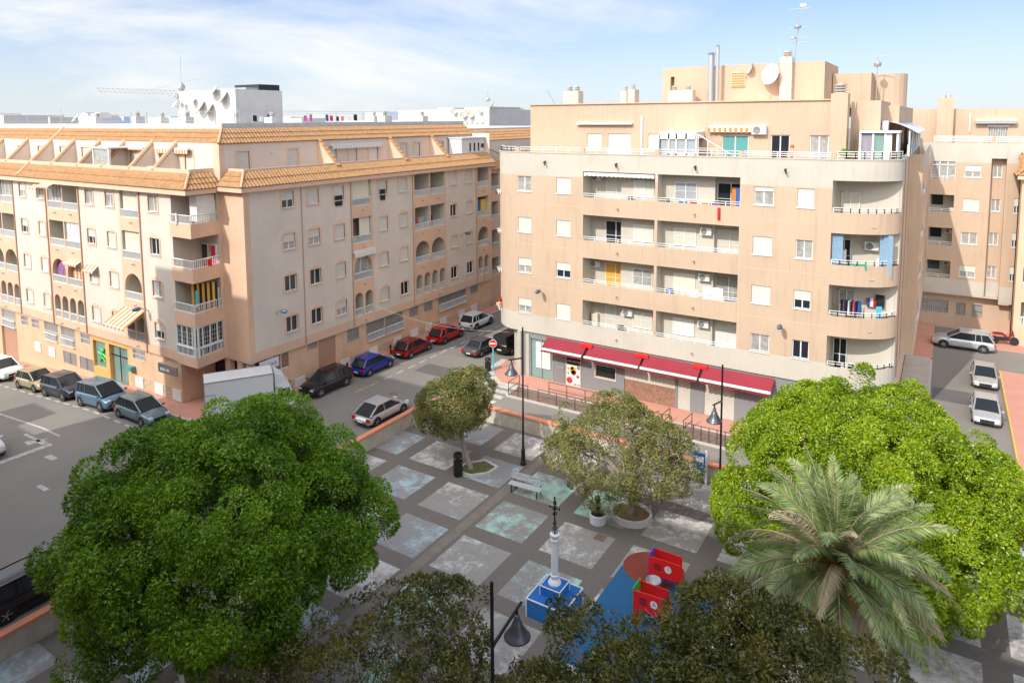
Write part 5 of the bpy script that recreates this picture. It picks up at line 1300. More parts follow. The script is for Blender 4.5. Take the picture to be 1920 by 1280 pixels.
# box truck
T=thing('box_truck','white box truck with a wind deflector standing at the corner of the tiled block','truck',(-37.5,27.3,0),R(57),'vehicles at the corner')
m=MB(); m.box(-2.3,1.75,-.88,.88,.75,2.92); lpart('cargo_box',m,['paint_white'],T)
m=MB()
for a in ((-2.32,-2.28),(1.73,1.77)):
    m.box(a[0],a[1],-.9,-.86,.75,2.94); m.box(a[0],a[1],.86,.9,.75,2.94)
m.box(-2.3,1.75,-.9,-.86,2.88,2.94); m.box(-2.3,1.75,.86,.9,2.88,2.94); m.box(-2.3,-1.7,-.895,-.885,2.1,2.15); m.box(-1.72,-1.68,-.895,-.885,1.2,2.15); lpart('edge_trim',m,['metal_grey'],T)
m=MB(); m.prism([(1.85,.45),(3.25,.45),(3.3,.95),(3.15,1.2),(2.75,1.95),(1.85,2.0)],-.82,.82); lpart('cab',m,['paint_white'],T)
m=MB(); m.prism([(1.85,2.0),(2.7,1.98),(2.45,2.45),(1.85,2.9)],-.7,.7); lpart('wind_deflector',m,['white'],T)
m=MB(); m.face([(3.17,-.72,1.22),(3.17,.72,1.22),(2.78,.68,1.92),(2.78,-.68,1.92)]); lpart('windscreen',m,['glass'],T)
for s in (1,-1):
    m=MB(); m.box(2.0,2.75,.825*s-.006,.825*s+.006,1.2,1.8); lpart('side_window',m,['glass'],T); m=MB(); m.box(2.9,3.0,s*.9,s*1.0,1.3,1.6) if s>0 else m.box(2.9,3.0,-1.0,-.9,1.3,1.6); lpart('mirror',m,['tyre'],T)
    for x in (-1.3,2.5): 
        m=MB(); m.lathe([(.2,-.1),(.36,-.1),(.38,0),(.36,.1),(.2,.1)],(0,0,0),18,0,'y'); lpart('wheel',m,['tyre'],T,(x,s*.72,.38))
m=MB(); m.box(-2.2,3.0,-.5,.5,.5,.74); lpart('chassis',m,['metal_dark'],T)
# motorbike at the end of the alley
Mt=thing('motorcycle','small dark red scooter leaning by the wall at the end of the alley','motorcycle',(4.75,69.2,.12),R(10)); Mt.scale=(1.15,1.15,1.25)
m=MB(); m.path([(-.55,0,.75),(-.1,0,.72),(.25,0,.45),(.5,0,.85)],.09,.05,8); m.box(-.7,-.1,-.13,.13,.68,.8); lpart('body',m,['paint_darkred'],Mt)
for x in (-.6,.62):
    m=MB(); m.lathe([(.12,-.05),(.27,-.05),(.28,0),(.27,.05),(.12,.05)],(x,0,.28),16,0,'y'); lpart('wheel',m,['tyre'],Mt)
m=MB(); m.path([(.62,0,.28),(.5,0,.9),(.45,.3,1.0)],.03,n=5); m.path([(.5,0,.9),(.45,-.3,1.0)],.03,n=5); lpart('handlebar',m,['metal_dark'],Mt)
m=MB(); m.box(-.6,.3,-.12,.12,.3,.5); lpart('engine',m,['metal_dark'],Mt)

# ====================================================================== STREET FURNITURE
def street_lamp(loc,az,label):
    t=thing('street_lamp',label,'street lamp',loc,0,'black bell lamps of the plaza')
    m=MB(); m.lathe([(.17,0),(.17,.12),(.12,.2),(.12,.8),(.085,.95),(.07,1.2),(.055,3.2),(.05,3.25),(.045,8.08),(.0,8.1)],(0,0,0),12); lpart('pole',m,['black_paint'],t,smooth=False)
    m=MB(); m.path([(0,0,6.3),(0,1.45,6.62)],.05,.04,6); m.path([(0,1.22,6.56),(0,1.22,6.35)],.035,n=6); m.path([(0,0,6.75),(0,.75,6.5)],.02,n=5) if False else None
    lpart('arm',m,['black_paint'],t,(0,0,0),az)
    m=MB(); m.lathe([(.05,.55),(.08,.5),(.085,.38),(.13,.34),(.15,.24),(.24,.1),(.28,0),(.36,-.06),(.37,-.10),(.30,-.08)],(0,1.22,5.85),20); h=lpart('lamp_shade',m,['lamp_bell'],t,(0,0,0),az,smooth=True)
    m=MB(); m.lathe([(.01,-.14),(.16,-.10),(.26,-.02)],(0,1.22,5.8),14); lpart('diffuser',m,['lamp_clear'],h,smooth=True)
    return t
mat('lamp_bell',(.10,.11,.13),.35,metal=.5)
street_lamp((-9.32,13.79,PZ),R(0),'black bell street lamp close in front of the blue monument')
street_lamp((-19.86,32.74,PZ),R(180),'tall black street lamp rising in the middle of the plaza between the two small trees')
street_lamp((-8.59,32.53,PZ),R(180),'black bell street lamp before the red awnings, foot hidden by the bright green tree')
# bench
Bn=thing('park_bench','weathered pale slatted bench with black metal legs on the plaza','bench',(-18.1,30.1,PZ),R(4))
m=MB()
for i in range(3): m.box(-.95,.95,-.25+.14*i,-.14+.14*i,.42,.46)
lpart('seat',m,['wood_bench'],Bn)
m=MB()
for i in range(2): m.box(-.95,.95,.2+.03*i,.235+.03*i,.56+.2*i,.73+.2*i)
lpart('backrest',m,['wood_bench'],Bn)
for s in (-1,1):
    m=MB(); m.path([(s*.75,-.25,0),(s*.75,-.22,.42),(s*.75,.2,.42),(s*.75,.29,.95)],.03,n=6); m.path([(s*.75,.28,0),(s*.75,.16,.42)],.03,n=6); lpart('leg',m,['black_paint'],Bn)
# litter bins
def bin_(loc,label,r=.24,h=.95,cap=True):
    t=thing('litter_bin',label,'litter bin',loc)
    m=MB(); m.lathe([(r*.85,0),(r,.04),(r,h*.62),(r*.98,h*.66)],(0,0,0),20)
    for i in range(14): a=2*math.pi*i/14; m.tube((r*math.cos(a),r*math.sin(a),.06),(r*math.cos(a),r*math.sin(a),h*.6),.012,n=4)
    lpart('bin_body',m,['black_paint'],t); m=MB(); m.lathe([(r*1.04,h*.84),(r*1.04,h*.94),(r*.9,h),(.02,h*1.01)],(0,0,0),20); 
    for i in range(4): a=math.pi/4+math.pi/2*i; m.tube((r*.9*math.cos(a),r*.9*math.sin(a),h*.6),(r*.9*math.cos(a),r*.9*math.sin(a),h*.86),.03,n=5)
    lpart('bin_lid',m,['black_paint'],t); return t
bin_((-22.3,29.75,PZ),'tall black litter bin beside the kerbed tree bed on the plaza',.25,1.3)
bin_((-28.55,42.0,.12),'dark litter bin behind the blue sign post at the street corner',.22,1.0)
# steel tapered bin
# no entry sign
Sg=thing('road_sign','round red no entry sign on a light blue post at the corner','road sign',(-28.2,42.2,.12))
m=MB(); m.tube((0,0,0),(0,0,2.45),.06,n=10); lpart('post',m,['cloth_cyan'],Sg)
m=MB(); m.lathe([(.30,0),(.30,.03)],(0,-.1,2.15),24,0,'y'); d=lpart('sign_disc',m,['white'],Sg,(0,0,0),R(25)); m=MB(); m.lathe([(.275,0),(.275,.006)],(0,-.106,2.15),24,0,'y'); m.box(-.2,.2,-.113,-.107,2.10,2.20,1); lpart('sign_face',m,['red_bright','white'],d)
# blue information panel near wall
Ip=thing('information_panel','blue and white panel on a post at the plaza entrance behind the second small tree','sign',(-10.6,36.0,PZ))
m=MB(); m.tube((.35,0,0),(.35,0,1.9),.07,n=8); lpart('post',m,['lamp_clear'],Ip); m=MB(); m.box(-.35,.28,-.04,.04,.5,1.7,0); lpart('panel',m,['cloth_blue'],Ip)
m=MB(); m.box(-.3,.22,-.046,-.04,1.2,1.5,0); lpart('panel_print',m,['cloth_white'],Ip)
# guard rails
def guard(pl,label,h=.85,sp=1.0):
    t=thing('guard_rail',label,'railing',(pl[0][0],pl[0][1],.1),0,'grey guard rails along the ramp'); o=Vector((pl[0][0],pl[0][1],0)); m=MB()
    for i in range(len(pl)-1):
        a=Vector((*pl[i],0))-o;b=Vector((*pl[i+1],0))-o
        for z in (h,h*.45): m.tube(a+Vector((0,0,z)),b+Vector((0,0,z)),.022,n=5)
        k=max(1,round((b-a).length/sp))
        for j in range(k+1): q=a.lerp(b,j/k); m.tube(q,q+Vector((0,0,h)),.025,n=5)
    lpart('rail_frame',m,['metal_dark'],t); return t
guard([(-24.85,40.5),(-24.85,39.05),(-23.3,39.05)],'short corner guard rail at the foot of the ramp by the crosswalk',.9)
guard([(-22.5,39.05),(-15.6,39.05)],'long dark guard rail along the front edge of the ramp before the shops',.85,1.4)
guard([(-22.5,40.55),(-15.6,40.55)],'long dark guard rail along the shop side of the ramp',.85,1.4)
guard([(-14.0,39.3),(-13.9,40.6)],'short dark guard rail crossing the ramp, left of a pair',.9)
guard([(-12.6,39.3),(-12.5,40.6)],'short dark guard rail crossing the ramp, right of a pair',.9)
guard([(-12.4,39.05),(-9.6,39.05)],'dark guard rail of the ramp beside the bright green tree',.9,.5)
# bollards along shaded pavement
for i,y in enumerate((36.2,41.0)): 
    m=MB(); m.lathe([(.07,0),(.07,.55),(.1,.6),(.08,.75),(.02,.8)],(0,0,0),10); solo('bollard',m,['black_paint'],['black bollard on the pavement by the blue hatchback','black bollard on the pavement by the dark red hatchback'][i],'bollard',(-37.35,y,.13),group='bollards on the shaded pavement')
# tree beds
def bed(name,label,pl,z0,h,t_=.12,soil='soil',cat='tree bed'):
    b=thing(name,label,cat,(pl[0][0],pl[0][1],z0)); cx=sum(p[0] for p in pl)/len(pl); cy=sum(p[1] for p in pl)/len(pl); m=MB(); n=len(pl); o=pl[0]
    inn=[(cx+(x-cx)*(1-t_),cy+(y-cy)*(1-t_)) for x,y in pl]
    for i in range(n):
        j=(i+1)%n; m.zprism([(pl[i][0]-o[0],pl[i][1]-o[1]),(pl[j][0]-o[0],pl[j][1]-o[1]),(inn[j][0]-o[0],inn[j][1]-o[1]),(inn[i][0]-o[0],inn[i][1]-o[1])],0,h)
    lpart('kerb_ring',m,['white_wall'],b); m=MB(); m.zprism([(x-o[0],y-o[1]) for x,y in inn],0,h*.6); lpart('soil',m,[soil],b); return b
mat('grass_soil',(.055,.10,.02),.95,.9,5,.5,30,col2=(.20,.13,.08))
bed('tree_bed','white kerbed bed with grass round the foot of the first small tree',[(-22.7,29.9),(-21.6,29.95),(-20.9,30.7),(-20.8,31.6),(-21.9,31.9),(-22.7,31.0)],PZ,.13,.14,'grass_soil')
bed('tree_bed','round white kerb ring of bare soil under the second small tree',[(-12.5+1.05*math.cos(t),30.95+.95*math.sin(t)) for t in [math.tau*i/18 for i in range(18)]],PZ,.32,.12)
bed('tree_bed','kerbed earth bed under the big dark green tree',[(-22.6,13.2),(-21.2,12.6),(-19.6,13.2),(-19.6,14.8),(-21.2,15.5),(-22.6,14.8)],PZ,.12,.12)
bed('tree_bed','kerbed earth bed under the bright green tree at the right',[(-2.2+1.1*math.cos(t),30.4+1.1*math.sin(t)) for t in [math.tau*i/8 for i in range(8)]],PZ,.15,.12)
# round planter base with post
Pl=thing('planter','white round concrete base with a black post stump next to the ring bed','planter',(-13.75,29.75,PZ))
m=MB(); m.lathe([(.40,0),(.42,.42),(.36,.46),(.34,.40),(.02,.40)],(0,0,0),20); lpart('base',m,['mon_white'],Pl); m=MB(); m.lathe([(.34,.41),(.34,.46),(.12,.5),(.12,1.3),(.02,1.35)],(0,0,0),14); lpart('post',m,['black_paint'],Pl)
# monument
Mo=thing('monument','white column with a black iron cross on a stepped blue tiled base','monument',(-12.58,23.15,PZ))
def trimmed(m,a,b,c,d,z0,z1,t=.035):
    for x in (a,b):
        for y in (c,d): m.box(x-t,x+t,y-t,y+t,z0,z1+t)
    for y in (c,d): m.box(a+t,b-t,y-t,y+t,z1-t*.6,z1+t)
    for x in (a,b): m.box(x-t,x+t,c+t,d-t,z1-t*.6,z1+t)
m=MB(); m.box(-.83,.83,-.85,.85,0,.75,0); b1=lpart('lower_block',m,['mon_blue'],Mo); m=MB(); m.box(-.79,.79,-.81,.81,.75,.765); lpart('tiled_top',m,['blue_top'],b1); m=MB(); trimmed(m,-.83,.83,-.85,.85,0,.75,.024); lpart('edge_trim',m,['mon_white'],b1)
m=MB(); m.box(-.47,.42,-.38,.47,.765,1.15,0); b2=lpart('upper_block',m,['mon_blue'],Mo); m=MB(); trimmed(m,-.47,.42,-.38,.47,.765,1.15,.018); lpart('edge_trim',m,['mon_white'],b2); m=MB(); m.box(-.44,.39,-.35,.44,1.15,1.16); lpart('tiled_top',m,['blue_top'],b2)
m=MB(); m.lathe([(.27,1.16),(.27,1.22),(.22,1.30),(.16,1.36),(.15,1.45),(.18,1.48),(.18,1.53),(.145,1.56),(.15,2.2),(.135,2.95),(.17,2.98),(.17,3.03),(.14,3.06),(.14,3.14),(.2,3.2),(.2,3.26),(.02,3.27)],(-.03,.05,0),24); lpart('column',m,['mon_white'],Mo,smooth=False)
m=MB(); cx,cy=-.03,.05
m.tube((cx,cy,3.2),(cx,cy,4.75),.03,n=6); m.tube((cx-.22,cy,4.35),(cx+.22,cy,4.35),.025,n=6)
for z,s in ((3.35,.12),(3.5,.09),(3.7,.07),(4.1,.1),(4.35,.13),(4.55,.08)):
    for a in range(4): q=a*math.pi/2+z; m.path([(cx,cy,z-.08),(cx+s*math.cos(q),cy+s*math.sin(q),z),(cx+.02,cy,z+.1)],.018,n=5)
for x in (-.2,.2): m.lathe([(.02,-.05),(.05,0),(.02,.05)],(cx+x,cy,4.35),6)
m.lathe([(.02,-.06),(.05,0),(.02,.06)],(cx,cy,4.75),6); lpart('iron_cross',m,['black_paint'],Mo)
# playground: two red panel pieces, springer and steel bin
def play_panel(loc,rz,label):
    t=thing('playhouse_wall',label,'play equipment',loc,rz,'red play panels')
    m=MB(); poly=[(0,0),(.0,1.45),(.75,1.5),(1.35,1.5),(1.5,1.3),(1.45,1.05),(1.5,.8),(1.1,.75),(.9,.7),(.3,.72),(.32,0)]
    m.prism(poly,-.025,.025); p=lpart('front_panel',m,['play_red'],t)
    m=MB(); m.lathe([(.15,0),(.15,-.01)],(.85,-.027,1.15),18,0,'y'); c=lpart('clock_face',m,['cloth_white'],p)
    m=MB(); m.box(.84,.86,-.042,-.038,1.15,1.25); m.box(.85,.93,-.042,-.038,1.14,1.16); lpart('clock_hand',m,['black_paint'],c)
    m=MB()
    for i in range(3): m.box(.25,.55,-.03,-.026,1.0+.1*i,1.04+.1*i)
    m.box(.12,.18,-.03,-.026,.2,.6); lpart('slot',m,['black_paint'],p)
    m=MB(); m.box(-.03,.0,0,.75,.3,1.5); lpart('side_panel',m,['play_purple' if 'farther' in label else 'play_green'],t)
    m=MB(); m.prism([(0,.3),(0,1.4),(1.2,1.4),(1.2,.7),(.6,.6),(.3,.3)],.72,.76); lpart('rear_panel',m,['play_red'],t)
    m=MB(); m.box(.3,1.1,.1,.65,.55,.6); lpart('bench_board',m,['play_blue'],t)
    return t
play_panel((-9.85,26.4,PZ),R(0),'red play panel with clock face and purple side, the farther of two')
play_panel((-9.6,24.1,PZ),R(0),'red play panel with clock face and green side, the nearer of two')
Sp=thing('spring_rider','small blue spring rider behind the farther red play panel','play equipment',(-9.15,27.4,PZ))
m=MB()
for i in range(24): a=i*.9; m.tube((.1*math.cos(a),.1*math.sin(a),.02*i),(.1*math.cos(a+.9),.1*math.sin(a+.9),.02*(i+1)),.015,n=4)
lpart('spring',m,['metal_grey'],Sp); m=MB(); m.prism([(-.45,.5),(-.35,.75),(-.1,.7),(.05,.75),(.1,1.15),(.25,1.25),(.35,1.1),(.25,1.0),(.3,.7),(.2,.5)],-.05,.05); lpart('rider_body',m,['play_blue'],Sp)
Sb=thing('steel_bin','tapered grey steel cone bin between the two red play panels','litter bin',(-9.28,25.45,PZ))
m=MB(); n=20; m.lathe([(.14,0),(.16,.3),(.3,1.15),(.32,1.15),(.31,1.18),(.28,1.16),(.15,.4),(.02,.38)],(0,0,0),n); lpart('bin_body',m,['metal_grey'],Sb,smooth=True)
m=MB(); m.lathe([(.25,0),(.33,.25),(.25,.45),(.05,.5)],(0,0,0),14); solo('play_ball_seat',m,['cloth_pink'],'faded pink rounded play seat beside the steel bin','play equipment',(-8.75,25.35,PZ+.2),smooth=True)
# ====================================================================== TREES
leaf_mat('leaf_dark',[(.03,.08,.004),(.10,.21,.008),(.21,.38,.013),(.33,.50,.03)],.42,.3,.45)
leaf_mat('leaf_lime',[(.06,.12,.006),(.17,.28,.010),(.32,.43,.015),(.48,.54,.05)],.35,.4,.5)
leaf_mat('leaf_olive',[(.075,.095,.02),(.15,.175,.045),(.27,.26,.075),(.33,.24,.12)],.5,.2,.8)
leaf_mat('leaf_brown',[(.028,.045,.010),(.075,.095,.018),(.15,.14,.024),(.24,.19,.035)],.45,.2,.8)
leaf_mat('palm_green',[(.06,.11,.03),(.15,.22,.07),(.28,.35,.13),(.52,.48,.26)],.5,.25,1.2)
leaf_mat('palm_dry',[(.25,.20,.13),(.42,.34,.22),(.5,.42,.28)],.7,.2,1.2)
mat('palm_fruit',(.55,.24,.03),.7,.3,8)
mat('palm_trunk',(.16,.11,.075),.95,.6,5,.8,9)
def leaf_mesh(name,P,D,Nn,Ln,Wd,mt):
    """P positions, D leaf directions, Nn normals, lengths, widths -> pointed folded leaves"""
    n=len(P); D/=np.linalg.norm(D,axis=1,keepdims=True)+1e-9; S=np.cross(D,Nn); S/=np.linalg.norm(S,axis=1,keepdims=True)+1e-9; U=np.cross(S,D)
    L=Ln[:,None];Wd=Wd[:,None]
    v=np.stack([P,P+D*L*.45+S*Wd*.5+U*Wd*.12,P+D*L,P+D*L*.45-S*Wd*.5+U*Wd*.12],1).reshape(-1,3)
    me=bpy.data.meshes.new(name); me.vertices.add(4*n); me.vertices.foreach_set('co',v.astype(np.float32).ravel())
    me.loops.add(4*n); me.loops.foreach_set('vertex_index',np.arange(4*n,dtype=np.int32)); me.polygons.add(n)
    me.polygons.foreach_set('loop_start',np.arange(0,4*n,4,dtype=np.int32)); 
    me.materials.append(MATS[mt]); me.update(calc_edges=True); me.validate(); return me
def unit(n):
    v=rng.normal(size=(n,3)); return v/np.linalg.norm(v,axis=1,keepdims=True)
def clumps(blobs,spacing):
    """clump centres over the surface (and a little inside) of a union of ellipsoids"""
    out=[]
    for (c,r,w) in blobs:
        c=np.array(c);r=np.array(r); area=4*math.pi*((r[0]*r[1])**1.6/3+(r[0]*r[2])**1.6/3+(r[1]*r[2])**1.6/3)**(1/1.6)
        n=int(area/spacing**2*w); d=unit(n); d[:,2]=np.where(d[:,2]<-.75,-d[:,2],d[:,2])
        rad=1-.02-np.abs(rng.normal(0,.14,n)); lump=1+.15*np.sin(d[:,0]*5+c[0])*np.cos(d[:,1]*4+c[1])+.07*np.sin(d[:,2]*7+d[:,0]*3)
        p=c+d*r*(rad*lump)[:,None]; out.append(np.hstack([p,d]))
    return np.vstack(out)
def crown_leaves(cl,rc,per,ll,lw,droop=.25,spread=.9,gapf=0):
    n=len(cl)*per; C=np.repeat(cl[:,:3],per,0); O=np.repeat(cl[:,3:],per,0); rr=np.repeat(rng.uniform(rc*.65,rc*1.25,len(cl)),per)
    d=unit(n)+O*.9+np.array([0,0,.15]); d/=np.linalg.norm(d,axis=1,keepdims=True)
    rad=rng.uniform(.62,1.0,n)**.5; P=C+d*(rr*rad)[:,None]
    D=d*.6+unit(n)*spread*.7-np.array([0,0,droop]); N=d+unit(n)*.6
    return P,D,N,rng.uniform(ll*.7,ll*1.25,n),rng.uniform(lw*.7,lw*1.2,n)
def branches(m,base,top,ends,r0,seed,n=8,sub=3,mi=0):
    rr=random.Random(seed); b=Vector(base);t=Vector(top)
    mid=b.lerp(t,.5)+Vector((rr.uniform(-.1,.1),rr.uniform(-.1,.1),0)); m.path([b,b.lerp(mid,.5),mid,t],r0,r0*.62,10,mi)
    for e in ends:
        e=Vector(e); a=b.lerp(t,rr.uniform(.75,1.0)); k=a.lerp(e,.5)+Vector((rr.uniform(-.3,.3),rr.uniform(-.3,.3),rr.uniform(.0,.4)))
        pts=[a,a.lerp(k,.5)+Vector((0,0,.1)),k,e]; m.path(pts,r0*.42,r0*.12,6,mi)
        for j in range(sub):
            q=pts[2].lerp(e,rr.random()); f=q+Vector((rr.uniform(-1,1),rr.uniform(-1,1),rr.uniform(-.1,.9)))*min(.7,(e-a).length*.22)
            g=q.lerp(f,.5)+Vector((0,0,.08)); m.path([q,g,f],r0*.15,r0*.05,5,mi)
            for _ in range(2): h=f+Vector((rr.uniform(-1,1),rr.uniform(-1,1),rr.uniform(-.1,.8)))*.3; m.path([f,h],r0*.06,r0*.03,4,mi)
def tree(name,label,base,top,r0,blobs,spacing,rc,per,ll,lw,mt,bark,seed,nend=14,droop=.25,cat='tree',core=None,sub=3):
    t=thing(name,label,cat,base); o=Vector(base); rr=random.Random(seed)
    m=MB(); ends=[]
    for i in range(nend):
        c,r,w=blobs[i%len(blobs)]; a=rr.uniform(0,math.tau); h=rr.uniform(-.3,.9); q=math.sqrt(max(0,1-h*h)); f=rr.uniform(.5,.85)
        ends.append((c[0]+r[0]*q*math.cos(a)*f-o.x,c[1]+r[1]*q*math.sin(a)*f-o.y,c[2]+r[2]*h*f-o.z))
    branches(m,(0,0,0),tuple(Vector(top)-o),ends,r0,seed,sub=sub); lpart('trunk',m,[bark],t)
    cl=clumps(blobs,spacing); P,D,N,L,Wd=crown_leaves(cl,rc,per,ll,lw,droop)
    me=leaf_mesh('crown',P-np.array(base),D,N,L,Wd,mt); link('crown',me,t); return t
tree('ficus_tree','huge dense dark green tree filling the lower left of the view',(-20.95,14.0,PZ),(-20.9,14,2.8),.28,
     [((-21.0,14.2,5.0),(4.5,4.6,3.5),1.3),((-21.0,14.2,4.6),(3.5,3.5,2.7),.7),((-23.9,12.2,4.4),(2.2,2.2,2.2),1),((-18.2,15.9,5.0),(1.9,1.8,1.7),1),((-17.8,18.0,4.2),(1.0,.9,.7),1.1),((-17.6,17.0,2.9),(.9,.8,.45),1.2),((-22.6,16.6,6.6),(1.6,1.6,1.3),1),((-19.8,16.6,6.9),(.8,.8,1.2),1),((-18.2,17.0,6.5),(.7,.7,.9),1),((-24.5,14.6,5.6),(1.2,1.2,1.4),1),((-22.2,10.9,2.9),(1.9,1.7,1.5),1),((-18.2,12.6,3.8),(1.9,1.9,2.3),1)],
     .92,.60,400,.125,.064,'leaf_dark','bark',5,core=.80)
tree('ficus_tree','broad sunlit lime green tree at the right behind the palm',(-2.2,30.4,PZ),(-2.2,30.4,2.5),.3,
     [((-2.7,31.0,4.0),(4.9,4.8,3.1),1.2),((-2.7,31.0,3.2),(3.8,3.8,2.4),.6),((-6.0,29.4,2.1),(1.9,1.9,1.7),1),((1.3,30.8,3.6),(2.4,2.6,2.4),1),((-1.0,33.4,6.0),(1.5,1.5,1.1),1),((-4.3,33.2,5.6),(1.6,1.6,1.1),1),((-2.9,34.0,7.0),(.45,.45,.6),1),((-1.4,27.7,2.4),(2.5,2.2,2.1),1),((1.0,28.0,2.6),(1.8,1.8,1.8),1)],
     .88,.58,400,.125,.066,'leaf_lime','bark',6,core=.82)
tree('small_tree','small rounded olive green tree with a leaning trunk by the black litter bin',(-22.1,30.7,PZ),(-22.9,30.8,1.3),.17,
     [((-23.5,31.0,2.5),(1.9,1.9,1.7),1.1),((-22.5,31.4,3.6),(1.1,1.1,1.0),1),((-24.3,30.5,1.8),(1.0,1.0,.8),1),((-22.9,31.0,2.4),(1.2,1.2,1.2),.8)],
     .36,.30,75,.11,.06,'leaf_olive','bark_light',7,10,0)
tree('small_tree','wide sparse olive brown tree with bare twigs in the round white ring bed',(-12.5,31.0,PZ),(-12.6,31.0,.9),.17,
     [((-13.2,31.2,2.5),(3.5,3.4,1.9),.62),((-15.6,30.6,1.7),(1.5,1.5,.9),.8),((-10.9,31.0,2.4),(1.7,1.7,1.7),.8),((-13.0,29.6,.9),(1.3,1.0,.6),.8),((-14.0,32.5,3.6),(1.5,1.5,.9),.8)],
     .46,.32,70,.11,.06,'leaf_olive','bark_light',8,26,0,sub=5)
tree('plaza_tree','dark brownish green tree with bare branches at the bottom centre behind the lamp',(-13.6,12.6,PZ),(-13.6,12.8,1.6),.2,
     [((-12.9,13.8,2.9),(2.9,2.9,2.1),.42),((-12.3,15.2,3.6),(1.6,1.6,1.5),.5),((-15.2,12.8,2.2),(1.6,1.6,1.2),.5),((-10.9,13.6,3.0),(1.6,1.6,1.4),.5)],
     .42,.30,62,.12,.055,'leaf_brown','bark_light',9,24,0,sub=5)
tree('plaza_tree','dark brownish green tree at the bottom right in front of the play area',(-6.0,16.6,PZ),(-5.9,16.7,2.2),.22,
     [((-4.9,18.3,4.8),(1.3,1.2,1.2),.65),((-5.0,16.6,3.8),(2.3,2.1,2.0),.5),((-4.3,17.9,4.9),(1.6,1.4,1.4),.55),((-3.1,18.0,5.0),(1.3,1.2,1.2),.55),((-7.6,15.4,2.9),(1.4,1.3,1.2),.5),((-8.3,17.0,3.8),(1.1,1.0,1.1),.7),((-7.0,16.2,3.4),(1.1,1.1,1.0),.6),((-5.7,16.8,4.2),(1.0,1.0,.9),.5),((-5.6,15.1,4.0),(1.8,1.7,1.5),.5),((-8.7,14.9,3.0),(1.1,1.1,.9),.8),((-9.2,16.1,2.3),(.8,.8,.9),.8)],
     .42,.30,72,.12,.055,'leaf_brown','bark_light',10,26,0,sub=5)
tree('plaza_tree','dark low tree below the palm fronds at the bottom right corner',(-2.3,15.6,PZ),(-2.3,15.7,2.6),.2,
     [((-3.2,16.6,4.9),(1.6,1.6,1.5),.6),((-1.5,17.2,5.2),(1.5,1.3,1.4),.6),((-3.4,14.6,4.6),(1.6,1.6,1.5),.8),((-1.4,15.6,4.8),(1.5,1.5,1.5),.8),((-.5,16.6,4.6),(.8,.8,.9),.8)],
     .42,.30,72,.12,.055,'leaf_brown','bark_light',12,18,0,sub=4)
# palm
PH=Vector((-2.15,20.8,6.2))
Pm=thing('palm_tree','tall date palm with dusty arching fronds and orange fruit stalks','palm tree',(-2.1,21.2,PZ))
m=MB(); prev=None
for i in range(26):
    z=i*.27; r=.24+.03*(i%2)+(.08 if i>21 else 0); m.lathe([(r,0),(r+.05,.14),(r,.25)],(.002*i,-.008*i,z),12)
lpart('trunk',m,['palm_trunk'],Pm)
o=Vector(Pm.location); rr=random.Random(4)
LP=[];LD=[];LN=[];LL=[];LW=[];DP=[[],[],[],[],[]]; rach=MB()
for i in range(70):
    a=i*2.39996+rr.uniform(-.15,.15); el=R(86)-R(100)*(i/70)**1.0+rr.uniform(-.08,.08); length=rr.uniform(2.9,3.6)*(1 if i>12 else .85); dry=(i>54 and rr.random()<.7) or rr.random()<.12
    d=Vector((math.cos(a)*math.cos(el),math.sin(a)*math.cos(el),math.sin(el))); p=PH+d*.15; pts=[p.copy()]; seg=20; sag=rr.uniform(.04,.11)
    side=Vector((-math.sin(a),math.cos(a),0)); roll=rr.uniform(-.9,.9)
    for k in range(seg):
        d=(d+Vector((0,0,-sag*(.35+k/seg*1.2)))).normalized(); p=p+d*(length/seg); pts.append(p.copy())
    loc=[q-o for q in pts]; rach.path(loc[::2],.028,.006,5)
    for k in range(2,seg+1):
        q=pts[k]; dd=(pts[k]-pts[k-1]).normalized(); up=side.cross(dd).normalized(); sd=(side*math.cos(roll)+up*math.sin(roll)); up2=sd.cross(dd)
        for sub in range(4):
            q2=pts[k-1].lerp(pts[k],sub/4); ll=(.50*math.sin(math.pi*min(1,(k/seg)*.85+.12))+.10)
            for s in (1,-1):
                ld=(dd*.85+sd*s*(.75)+up2*rr.uniform(.0,.45)+Vector((0,0,-.12 if not dry else -.5))); 
                tgt=DP if dry else (LP,LD,LN,LL,LW)
                tgt[0].append(q2);tgt[1].append(ld);tgt[2].append(up2+Vector((rr.uniform(-.3,.3),rr.uniform(-.3,.3),0)));tgt[3].append(ll*rr.uniform(.8,1.1));tgt[4].append(.034)
lpart('frond_stalk',rach,['palm_dry'],Pm)
for nm,t_,mt in (('crown',(LP,LD,LN,LL,LW),'palm_green'),('dry_fronds',DP,'palm_dry')):
    link(nm,leaf_mesh(nm,np.array(t_[0])-np.array(o),np.array(t_[1]),np.array(t_[2]),np.array(t_[3]),np.array(t_[4]),mt),Pm)
m=MB()
for i in range(14):
    a=rr.uniform(0,math.tau); b=PH-o+Vector((0,0,.1)); e=b+Vector((math.cos(a)*1.15,math.sin(a)*1.15,-rr.uniform(.0,.5))); mid=b.lerp(e,.5)+Vector((0,0,.3)); m.path([b,mid,e],.03,.02,5)
    for _ in range(14): f=e+Vector((rr.uniform(-.12,.12),rr.uniform(-.12,.12),-rr.uniform(.2,.55))); m.path([e,f],.012,.01,4)
lpart('fruit_stalk',m,['palm_fruit'],Pm)
